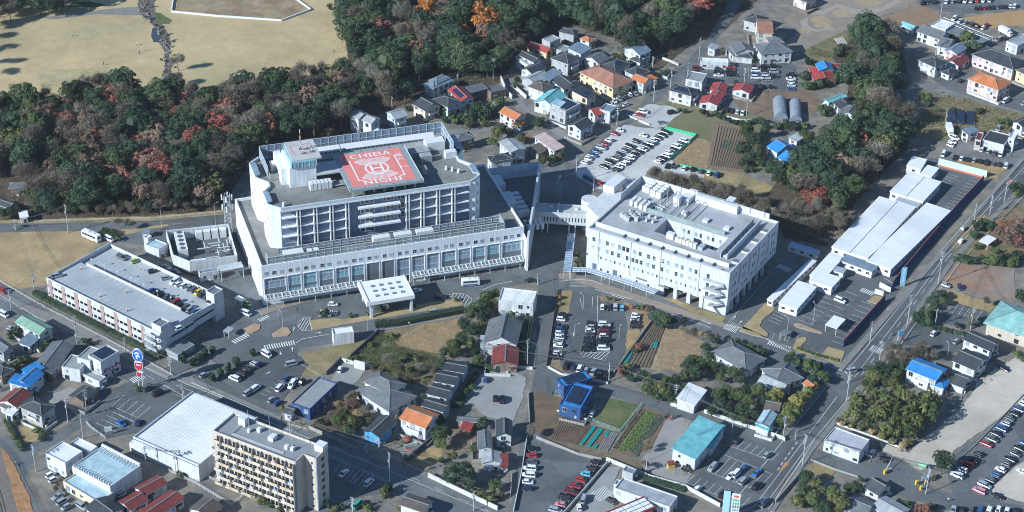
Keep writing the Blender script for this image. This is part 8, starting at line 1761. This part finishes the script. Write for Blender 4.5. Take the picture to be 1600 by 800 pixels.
# hedges
def hedge(label, px, wd, h, leaf, seed):
    r=random.Random(seed);pts=[G(*q_) for q_ in px];o=pts[0];t=thing('hedge',label,'hedge',(o.x,o.y,0));mb,cb=MB(),MB()
    for a, b in zip(pts, pts[1:]):
        a,b=a-o,b-o;L=(b-a).length;d=(b-a).normalized();n_=Vector((-d.y,d.x,0));cb.prism([tuple(v.to_tuple()[:2]) for v in (a-n_*wd*.4,b-n_*wd*.4,b+n_*wd*.4,a+n_*wd*.4)],0,h*.85)
        for i in range(int(L * 42)):
            u_=r.random()*L;s=r.choice((-1,1,0));nrm=n_*s+Vector((0,0,.9 if s==0 else .3));bump=.25*math.sin(u_*1.7)+.15*math.sin(u_*4.1)
            c=a+d*u_+n_*(s*wd*.5 if s else r.uniform(-.5,.5)*wd)+Vector((0,0,(h+bump) if s==0 else r.uniform(0,h)));leafquad(mb,c+rdir(r)*.15,nrm,.2,r)
    cb.obj('inner_twigs',LEAF['evergreen2'],t);mb.obj('leaves',LEAF[leaf],t)
hedge('long dark hedge between the forecourt road and overgrown plot',T12.L([(745,440),(900,425),(1100,385),(1300,345)]),3.0,2.0,'evergreen',1);hedge('long clipped hedge at the foot of the garage facade',T02.L([(215,235),(370,320),(700,490),(1010,640)]),2.6,1.6,'evergreen3',2);hedge('hedge strip along the central street houses',T22.L([(60,690),(85,500),(105,400)]),3.2,2.4,'evergreen3',3)
hedge('low shrubs behind the petrol station wall',T23.L([(820,590),(960,630),(1080,670)]),2.2,1.4,'evergreen2',4);hedge('clipped hedge on the grass at the clinic planting corner',T32.L([(180,580),(320,630),(440,660)]),1.6,.8,'olive',5);hedge('dark hedge at the lane by black roofs',T13.L([(1240,150),(1330,20),(1380,-60)]),2.0,1.6,'evergreen3',6);hedge('garden hedge before the dark-roofed shop annex',T12.L([(1350,680),(1520,720)]),2.4,1.4,'evergreen',7);hedge('low dry hedge along the railway lane',T03.L([(30,235),(90,330),(135,420)]),1.4,1.2,'olive',8)
# ---------------------------------------------------------------- vegetable rows,furrows,nets
def rows_(label,quad,n,leaf,h,wd,seed,name='crop_rows',mat=None,along=True):
    """rows between two opposite edges of a four-cornered plot"""
    r=random.Random(seed);P=[G(*q_) for q_ in quad];o=P[0];mb=MB()
    for i in range(n):
        a,b=P[0].lerp(P[1],(i+.5)/n)-o,P[3].lerp(P[2],(i+.5)/n)-o;d=(b-a).normalized();n_=Vector((-d.y,d.x,0));L=(b-a).length
        if leaf:
            for k in range(int(L*16)): c=a+d*(r.random()*L)+n_*r.uniform(-.5,.5)*wd+Vector((0,0,.15+r.random()*h));leafquad(mb,c,Vector((r.uniform(-.5,.5),r.uniform(-.5,.5),1)),.17,r)
        else: mb.prism([tuple(v.to_tuple()[:2]) for v in (a-n_*wd/2,b-n_*wd/2,b+n_*wd/2,a+n_*wd/2)],.12,.16+h)
    ob=mb.obj(name,mat or LEAF[leaf],kind='stuff');ob.location=(o.x,o.y,0);tag(ob,label,'crops' if leaf else 'furrows')
LEAF['lettuce']=M('leaf_lettuce',(.12,.24,.045),.7,.2,.5,kind='leaf');LEAF['leek']=M('leaf_leek',(.06,.13,.10),.7,.2,.5,kind='leaf')
rows_('bright green vegetable rows in the lower field',T23.L([(840,170),(905,195),(740,420),(660,420)]),6,'lettuce',.45,.75,1);rows_('darker blue-green leek rows in the lower field',T23.L([(905,195),(958,205),(780,460),(735,430)]),4,'leek',.5,.4,2);rows_('sparse green row at the left of the vegetable field',T23.L([(800,160),(835,170),(655,410),(625,405)]),2,'evergreen3',.35,.4,3)
rows_('ploughed furrows in the dark soil plot',T23.L([(310,195),(490,265),(400,380),(235,350)]),13,None,.16,.55,4,'furrows',M('plough_soil'));rows_('harvest furrows in the narrow field by the stubble',T22.L([(890,410),(955,445),(865,700),(700,690)]),7,None,.16,.5,5,'furrows',M('dark_tilth'));rows_('furrows in the tilled field behind the gravel car park',[(1120,196),(1186,208),(1158,266),(1108,258)],14,None,.16,.6,6,'furrows',M('tilled_soil'));rows_('short green crop rows in the tilled field',[(1131,219),(1148,222),(1140,236),(1125,232)],6,'leek',.4,.4,7);rows_('allotment vegetable rows by the dirt lot',T30.L([(280,295),(400,330),(370,370),(260,330)]),7,'laurel',.4,.5,8);rows_('pale plank rows beside the allotment',T30.L([(410,245),(470,235),(500,275),(440,285)]),4,None,.3,.8,9,'plank_rows',M('pale_plank',(.42,.39,.34),.8,.2));rows_('weedy rows in the soil behind the old nets',T23.L([(610,300),(665,312),(600,420),(540,405)]),5,None,.12,.5,10,'furrows',M('grey_mulch',(.20,.19,.18),.9,.2))
NET = M('teal_net', (.02, .22, .21), .7, .15, 1.0)
for lab,q_ in (('teal crop net, longest left strip in the lower plot',[(505,265),(528,272),(440,388),(424,380)]),('teal crop net, second strip in the lower plot',[(548,280),(572,288),(490,395),(466,390)]),('short teal crop net at the far end of third strip',[(590,294),(612,300),(594,330),(574,325)]),('short teal crop net at the near end of third strip',[(520,380),(540,385),(522,408),(504,402)])):
    P=[G(*T23(*a)) for a in q_];o=P[0];t=thing('crop_net',lab,'net',(o.x,o.y,0),0,'teal crop nets');mb=MB();mb.prism([(v.x-o.x,v.y-o.y) for v in P],.13,.45);mb.obj('netting',NET,t)
for lab,q_ in (('teal tarpaulin beside the slanting car park wall',[(745,608),(752,618),(715,680),(692,682)]),('small teal tarpaulin on the narrow field',[(885,545),(912,545),(905,575),(877,575)])):
    P=[G(*T22(*a)) for a in q_];o=P[0];t=thing('tarpaulin',lab,'tarpaulin',(o.x,o.y,0));mb=MB();mb.prism([(v.x-o.x,v.y-o.y) for v in P],.13,.6);mb.obj('sheet',NET,t)
r=random.Random(5);mb=MB()                        # stubble and straw on the fallow field and the ochre patch
for poly,n,h in ((T22.L([(960,450),(1040,460),(1215,540),(1170,640),(1080,720),(880,715)]),2600,.7),(T12.L([(860,530),(1040,430),(1285,390),(1300,450),(1180,620),(1080,600),(900,570)]),3200,1.0),([(1052,248),(1085,215),(1112,222),(1105,262),(1090,265),(1058,258)],1800,1.3)):
    W_=[G(*p) for p in poly];xs,ys=[p.x for p in W_],[p.y for p in W_];k=0
    while k < n:
        x,y=r.uniform(min(xs),max(xs)),r.uniform(min(ys),max(ys))
        if inside(proj((x,y,0)),poly): k+=1;leafquad(mb,Vector((x,y,.2+h*r.random()*.5)),Vector((r.uniform(-1,1),r.uniform(-1,1),.5)),.14,r);mb.m[-1]=k % 2
o=mb.obj('straw',[LEAF['tan'],M('leaf_straw',(.34,.25,.13),.8,.3,.5,kind='leaf')],kind='stuff');tag(o,'dry straw and stubble standing in the fields','straw')
mb=MB();r=random.Random(77)                       # weeds,pots and low plants along the house walls
for o in [o for o in COL.objects if o.get('category') in ('house','shop','restaurant','workshop')]:
    ws = [c for c in o.children if c.name.split('.')[0] == 'wall']
    for wl_ in ws:
        bb=wl_.bound_box;X1,Y1=max(v[0] for v in bb),max(v[1] for v in bb);mw=Matrix.Translation(o.location) @ Matrix.Rotation(o.rotation_euler.z,4,'Z') @ wl_.matrix_local
        for k in range(int((X1 + Y1) * .55)):
            a_=r.random();c=Vector((r.random()*X1,-r.uniform(.6,4.5),0)) if a_<.5 else Vector((-r.uniform(.6,4.5),r.random()*Y1,0));c=mw @ c;s_=r.uniform(.25,.7);li=r.randrange(5);c.z=.1
            for q_ in range(9): leafquad(mb,c+Vector((r.gauss(0,s_),r.gauss(0,s_),abs(r.gauss(0,s_)))),Vector((r.uniform(-.6,.6),r.uniform(-.6,.6),.8)),.2,r);mb.m[-1]=li
o=mb.obj('garden_plants',[LEAF[q_] for q_ in ('evergreen','olive','tan','laurel','bare')],kind='stuff');tag(o,'low garden plants and weeds along the house walls','garden plants')
# rocks of the lawn stream
mb = MB()
for k in range(170):
    t_=r.random()*8;i=int(t_);pl=[(230,0),(222,18),(238,34),(256,62),(262,82),(262,104),(258,122),(254,138),(252,142)];a,b=pl[i],pl[min(i+1,8)];x,y=a[0]+(b[0]-a[0])*(t_-i)+r.uniform(-5,5),a[1]+(b[1]-a[1])*(t_-i);g_=G(x,y);s=r.uniform(.25,.8)
    core(mb,(g_.x,g_.y,s*.3),s,s*.7,r,6,4);mb.m+=[0]*(len(mb.f)-len(mb.m))
o=mb.obj('stream_rocks',M('pale_rock',(.20,.185,.175),.9,.3,1.0),kind='stuff');tag(o,'pale rocks lining the dry stream on the lawn','rocks')
# ---------------------------------------------------------------- signs
def board(t,name,x0,x1,z0,z1,y,mat,th=.3): mb=MB();mb.box(x0,x1,y-th/2,y+th/2,z0,z1);return mb.obj(name,mat,t)
SB=M('sign_blue',(.03,.12,.50),.4,.06);SR=M('sign_red',(.42,.03,.05),.4,.06)
P=G(221,609);sgn=thing('pylon_sign','tall twin-pole shop sign with round blue disc and red shield','sign',(P.x,P.y,0),rad(-14));sgn.scale=(.72,.9,.97)
for x in (-1.1,1.1): mb=MB();mb.tube((x,0,0),(x,0,12.5),.22,n=8);mb.obj('pole',WHITE2,sgn)
mb=MB();mb.tube((0,.45,15.4),(0,-.45,15.4),2.75,n=28);mb.obj('disc_rim',WHITE2,sgn);mb=MB();mb.tube((0,-.45,15.4),(0,-.52,15.4),2.45,n=28);mb.obj('disc_face',SB,sgn)
mb=MB()                                              # loose white swirl strokes on the disc
for a,b,w_ in (((-1.4,.6),(-.3,1.3),.3),((-.3,1.3),(1.1,.9),.3),((-.9,-.2),(.6,.3),.3),((-.9,-.9),(.1,-.2),.3),((.4,-.1),(1.2,-.7),.25),((-.6,-1.5),(-.1,-1.0),.3)):
    d=Vector((b[0]-a[0],b[1]-a[1])).normalized()*w_;mb.face([(a[0]-d.y,-.535,15.4+a[1]+d.x),(a[0]+d.y,-.535,15.4+a[1]-d.x),(b[0]+d.y,-.535,15.4+b[1]-d.x),(b[0]-d.y,-.535,15.4+b[1]+d.x)])
mb.obj('swirl_marking', WHITE2, sgn, 'stuff')
mb=MB();sh=[(-2.1,12.3),(2.1,12.5),(2.1,9.8),(0,8.4),(-2.1,9.6)]
for y0,y1,k,nm,mt in ((.35,-.35,1.0,'shield_rim',WHITE2),(-.35,-.42,.88,'shield_face',SR)):
    mb=MB();c=(0,10.7);q_=[((x-c[0])*k,c[1]+(z-c[1])*k) for x,z in sh];mb.face([(x,y1,z) for x,z in q_][::-1]);mb.face([(x,y0,z) for x,z in q_])
    for (a,b) in zip(q_,q_[1:]+q_[:1]): mb.face([(a[0],y0,a[1]),(a[0],y1,a[1]),(b[0],y1,b[1]),(b[0],y0,b[1])])
    mb.obj(nm, mt, sgn)
for i in range(4): board(sgn,'shield_lettering',-1.2+i*.65,-.75+i*.65,10.9,11.5,-.44,WHITE2,.03)
mb=MB();mb.box(-1.5,.6,-.4,.4,6.2,7.6);mb.obj('lower_board',SR,sgn);mb=MB();mb.box(-1.6,-1.5,-.4,.4,6.0,7.8);mb.obj('board_edge',WHITE2,sgn);mb=MB();mb.box(-.4,2.0,-.2,.2,7.7,8.3);mb.obj('slanted_board',WHITE2,sgn);mb=MB();mb.box(-1.6,1.6,-.7,.7,0,.5);mb.obj('base',CONC,sgn)
P=G(*T23(1380,830));ps=thing('petrol_sign','white petrol station price sign with orange and green marks','sign',(P.x,P.y,0),rad(-10));board(ps,'left_board',-3.6,-1.4,1.5,10.2,0,M('sign_pale_blue',(.35,.55,.72),.5,.05));board(ps,'right_board',-.9,1.8,.5,9.6,0,WHITE2)
board(ps, 'orange_mark', -.3, 1.3, 8.1, 9.0, -.16, ORF, .06);
for k,(z,m_) in enumerate(((6.6,M('sign_green',(.04,.36,.16),.5,.05)),(5.2,M('sign_green')),(3.9,ALUD),(2.6,M('sign_grey_blue',(.2,.3,.45),.5,.05)))): [board(ps,'price_digit',-.5+i*.75,.0+i*.75,z,z+.9,-.16,m_,.05) for i in range(3)]
for x in (-2.5,.4): mb=MB();mb.tube((x,.2,0),(x,.2,6),.18,n=6);mb.obj('pole',STEEL,ps)
P=G(*T32(838,190));ts=thing('banner_sign','tall narrow blue and white sign at the clinic gate','sign',(P.x,P.y,0),rad(8));board(ts,'panel',-1.0,1.0,1.2,8.6,0,M('sign_sky',(.22,.50,.72),.5,.05));[board(ts,'panel_mark',-.35,.35,2.2+k*1.0,2.9+k*1.0,-.17,WHITE2,.04) for k in range(6)];mb=MB();mb.box(-.9,.9,-.1,.1,0,1.2);mb.obj('base',STEEL,ts)
P=G(*T32(825,540));fs=thing('shop_sign','small shop sign with blue top and red flag by the main road','sign',(P.x,P.y,0),rad(25));board(fs,'blue_panel',-1.4,1.0,3.2,5.4,0,M('sign_sky'));board(fs,'red_panel',.6,1.6,.6,2.6,0,ORF);board(fs,'white_panel',-1.2,.2,1.2,3.0,0,WHITE2);mb=MB();mb.tube((0,.2,0),(0,.2,5),.1,n=5);mb.obj('pole',STEEL,fs)
P=G(*T33(960,540));gs=thing('gate_sign','green and white board beside the round dark tree','sign',(P.x,P.y,0),rad(-15));board(gs,'panel',-1.3,1.2,1.2,3.2,0,M('sign_pale_green',(.35,.62,.42),.5,.05));mb=MB();mb.tube((0,.2,0),(0,.2,2),.08,n=5);mb.obj('pole',STEEL,gs)
YG = M('gate_yellow', (.62, .42, .05), .5, .08)
for lab,p in (('yellow ticket machine at the gates, left one',(928,630)),('yellow ticket machine at the gates, middle one',(990,612)),('yellow ticket machine at the gates, right one',(1035,600)),('yellow crane-like barrier base by the parked cars',(730,565)),('white ticket machine below the yellow gates',(955,665))):
    P=G(*T33(*p));t=thing('ticket_machine',lab,'ticket machine',(P.x,P.y,.1),.4,'ticket machines at the gates');mb=MB();mb.box(-.45,.45,-.35,.35,0,1.7);mb.obj('housing',YG if 'yellow' in lab else WHITE2,t);mb=MB();mb.box(-.3,.3,-.4,-.35,.9,1.4);mb.obj('panel',GREYP,t)
P=G(*T33(732,560));br=thing('parking_barrier','long raised white barrier arm beside the parked cars','barrier',(P.x,P.y,.1));Q=G(*T33(785,452),2.5)-P;mb=MB();mb.tube((0,0,1.2),(Q.x,Q.y,3.0),.14,.08,6);mb.obj('arm',WHITE2,br);mb=MB();mb.box(-.4,.4,-.4,.4,0,1.4);mb.obj('base',YG,br)
P=G(*T03(680,320));t=thing('lot_sign','white sign board at the warehouse lot fence','sign',(P.x,P.y,.1),.3);board(t,'panel',-1.2,1.2,1.6,3.4,0,WHITE2);[mb for mb in ()];mb=MB();mb.tube((-.8,.2,0),(-.8,.2,2),.08,n=5);mb.tube((.8,.2,0),(.8,.2,2),.08,n=5);mb.obj('legs',STEEL,t,'stuff')
board(sb, 'red_sign_strip', 1, 9, 3.1, 3.9, -.12, SR, .2);
for k in range(4): board(sb,'sign_lettering',2+k*1.6,2.9+k*1.6,3.25,3.75,-.235,WHITE2,.03)
P=G(*T03(820,370));t=thing('bin','green and blue bins beside the warehouse corner','bins',(P.x,P.y,.1),-.6)
for k,c in enumerate((M('bin_green',(.05,.32,.16),.6,.1),M('bin_blue',(.05,.28,.48),.6,.1),WHITE2)): mb=MB();mb.prism([(k*1.5,0),(k*1.5+1.2,0),(k*1.5+1.25,1.0),(k*1.5,1.0)],0,1.3);mb.obj('bin',c,t);mb=MB();mb.box(k*1.5-.03,k*1.5+1.28,-.04,1.05,1.3,1.42);mb.obj('lid',c,t)
P=G(*T23(992,525));t=thing('storage_cabinet','yellow wooden cabinet with brown lid by the teal workshop','cabinet',(P.x,P.y,.1),.3);mb=MB();mb.box(-1.2,1.2,-.8,.8,0,1.9);mb.obj('cabinet',M('cabinet_yellow',(.55,.36,.10),.7,.1),t);mb=MB();mb.solid([(-1.3,-.9,1.95),(1.3,-.9,1.95),(1.3,.9,2.4),(-1.3,.9,2.4)],[(0,1,2,3)],.12);mb.obj('lid',ROOF['m'],t)
for k,(x,y) in enumerate(((1020,208),(1072,235),(1065,318),(995,205))): P=G(*T23(x,y));t=thing('traffic_cone','red traffic cone on the pale yard, %s from left' % ordn([1,3,2,0][k]),'cone',(P.x,P.y,.1),0,'traffic cones on the pale yard');mb=MB();mb.tube((0,0,.05),(0,0,.8),.24,.05,8);mb.obj('cone',ORF,t);mb=MB();mb.box(-.3,.3,-.3,.3,0,.06);mb.obj('base',ORF,t)
# lattice walkway canopy in the north-east
a,b=G(*T30(1080,118),4),G(*T30(1390,245),4);t=thing('lattice_canopy','long pale lattice canopy beside parked cars in the north-east','canopy',(a.x,a.y,0),math.atan2((b-a).y,(b-a).x));L=(b-a).length;mb=MB();mb.box(0,L,-9,-1.2,3.6,3.9);mb.obj('roof',M('canopy_grey',(.16,.18,.20),.8,.1),t)
for k in range(18): mb=MB();x=L*k/17;mb.box(x-.12,x+.12,-1.2,2.2,3.9,4.15);mb.tube((x,2,0),(x,2,3.9),.09,n=5);mb.obj('rafter',ALU,t)
mb=MB();mb.box(0,L,2.0,2.2,4.16,4.4);mb.box(0,L,-1.3,-1.1,4.16,4.4);mb.obj('beam',ALU,t)
# old house at the left edge by the wood
house('dark two-roofed house at the left edge below the wood',B(T01,(-30,470),(60,500),(150,490),3.0,'gL',wc='b',rc='k',pitch=.45),B(T01,(40,345),(60,372),(185,368),4.0,'hip',wc='b',rc='g'));house('small white-roofed shed beside the dark house at the left edge',B(T01,(122,530),(130,560),(172,555),2.8,'sL',wc='w',rc='w',win=0),name='shed',cat='shed');house('small white notice kiosk on the verge behind the hospital',B(T01,(885,640),(890,655),(928,655),2.6,'sL',wc='w',rc='s',win=0,door=False),name='kiosk',cat='kiosk')
# solar field on the weedy slope
for k in range(9):
    a,b=T30(1120+(k // 3)*60,730+(k % 3)*24+(k // 3)*4),T30(1170+(k // 3)*60,735+(k % 3)*24+(k // 3)*4);A,Bv=G(*a),G(*b);t=thing('solar_table','tilted black solar table on the weedy plot, %s column, %s row' % (ordn(k // 3),ordn(k % 3)),'solar panel',(A.x,A.y,0),math.atan2((Bv-A).y,(Bv-A).x),'solar tables on the weedy plot');L=(Bv-A).length;mb=MB();mb.solid([(0,0,.8),(L,0,.8),(L,3.4,2.0),(0,3.4,2.0)],[(0,1,2,3)],.08);mb.obj('panel',SOLAR,t);mb=MB();[mb.tube((x,1.7,0),(x,1.7,1.3),.06,n=5) for x in (.6,L-.6)];mb.obj('legs',STEEL,t,'stuff')
# ---------------------------------------------------------------- people on the lawn and by the railway lane
def figure():
    me = bpy.data.meshes.new('body'); bm = bmesh.new(); J = {}
    def v(n, x, y, z): J[n] = bm.verts.new((x, y, z))
    for n,x,y,z in (('pel',0,0,.92),('che',0,0,1.3),('nek',0,0,1.5),('hed',0,.02,1.66),('lh',.1,0,.88),('lk',.12,.08,.5),('la',.12,.14,.08),('lt',.12,.3,.04),('rh',-.1,0,.88),('rk',-.12,-.02,.5),('ra',-.12,-.16,.1),('rt',-.12,-.02,.04),('ls',.2,0,1.42),('le',.26,-.08,1.14),('lw',.27,.02,.9),('rs',-.2,0,1.42),('re',-.26,.04,1.14),('rw',-.27,.16,.92)): v(n,x,y,z)
    for a,b in (('pel','che'),('che','nek'),('nek','hed'),('pel','lh'),('lh','lk'),('lk','la'),('la','lt'),('pel','rh'),('rh','rk'),('rk','ra'),('ra','rt'),('che','ls'),('ls','le'),('le','lw'),('che','rs'),('rs','re'),('re','rw')): bm.edges.new((J[a],J[b]))
    names=list(J);bm.to_mesh(me);bm.free();o=bpy.data.objects.new('body',me);COL.objects.link(o);o.modifiers.new('s','SKIN');o.modifiers.new('d','SUBSURF').levels=1
    rr={'pel': .15,'che': .17,'nek': .06,'hed': .11,'lh': .1,'rh': .1,'lk': .065,'rk': .065,'la': .05,'ra': .05,'lt': .045,'rt': .045,'ls': .07,'rs': .07,'le': .05,'re': .05,'lw': .04,'rw': .04}
    for i,n in enumerate(names): o.data.skin_vertices[0].data[i].radius=(rr[n],rr[n])
    o.data.skin_vertices[0].data[0].use_root=True;bpy.context.view_layer.update()
    m2=bpy.data.meshes.new_from_object(o.evaluated_get(bpy.context.evaluated_depsgraph_get()));bpy.data.objects.remove(o);m2.materials.clear()
    for m_ in (M('dark_trousers',(.03,.035,.05),.8,.1),M('jacket',(.10,.10,.12),.8,.1),M('skin',(.48,.30,.22),.6,.05)): m2.materials.append(m_)
    for p_ in m2.polygons: z=p_.center.z;p_.material_index=0 if z<.93 and abs(p_.center.x)<.235 else 2 if z>1.5 or (abs(p_.center.x)>.2 and z<.96) else 1
    return m2
FIG=figure();hb=MB();core(hb,(0,-.02,1.72),.125,.12,random.Random(1),8,5);HAIR=hb.mesh('hair',M('black_hair',(.015,.013,.012),.6,.1))
for k,(lab,p,c) in enumerate((('person in white standing alone in the middle of the lawn',(113,57),(.6,.6,.6)),('person in dark clothes by the mown patch',(162,102),(.04,.05,.07)),('person in pale jacket near the stream, upper one',(214,71),(.5,.48,.42)),('person in dark jacket near the stream, lower left one',(218,85),(.06,.06,.08)),('person in grey near the stream, lower right one',(228,80),(.3,.3,.32)),('person in black near the wood edge on the lawn',(522,83),(.02,.02,.02)),('person in brown walking by the wood edge picnic spot',(528,76),(.14,.1,.07)),('person in blue walking on the railway lane',(25,727),(.10,.25,.5)),('person in dark coat walking beside the person in blue',(31,730),(.05,.05,.06)),('person in white standing on the lane at lower right',(1481,784),(.6,.6,.6)))):
    P=G(*p);t=thing('person',lab,'person',(P.x,P.y,.06),k*1.3,'people walking about');b=link('body',FIG,t);repaint(b,None,M('jacket_%d' % k,c,.8,.1));link('hair',HAIR,t)
# ---------------------------------------------------------------- thin winter haze
mb=MB();mb.box(-5200,5200,-420,9200,-1.0,403.0);hz=M('haze_air');hz.node_tree.nodes.clear();out_=hz.node_tree.nodes.new('ShaderNodeOutputMaterial');pv=hz.node_tree.nodes.new('ShaderNodeVolumePrincipled')
pv.inputs['Color'].default_value=(.86,.92,1,1);pv.inputs['Density'].default_value=.00003;hz.node_tree.links.new(pv.outputs[0],out_.inputs['Volume']);mb.obj('haze',hz,kind='stuff')
S.cycles.volume_bounces = 0
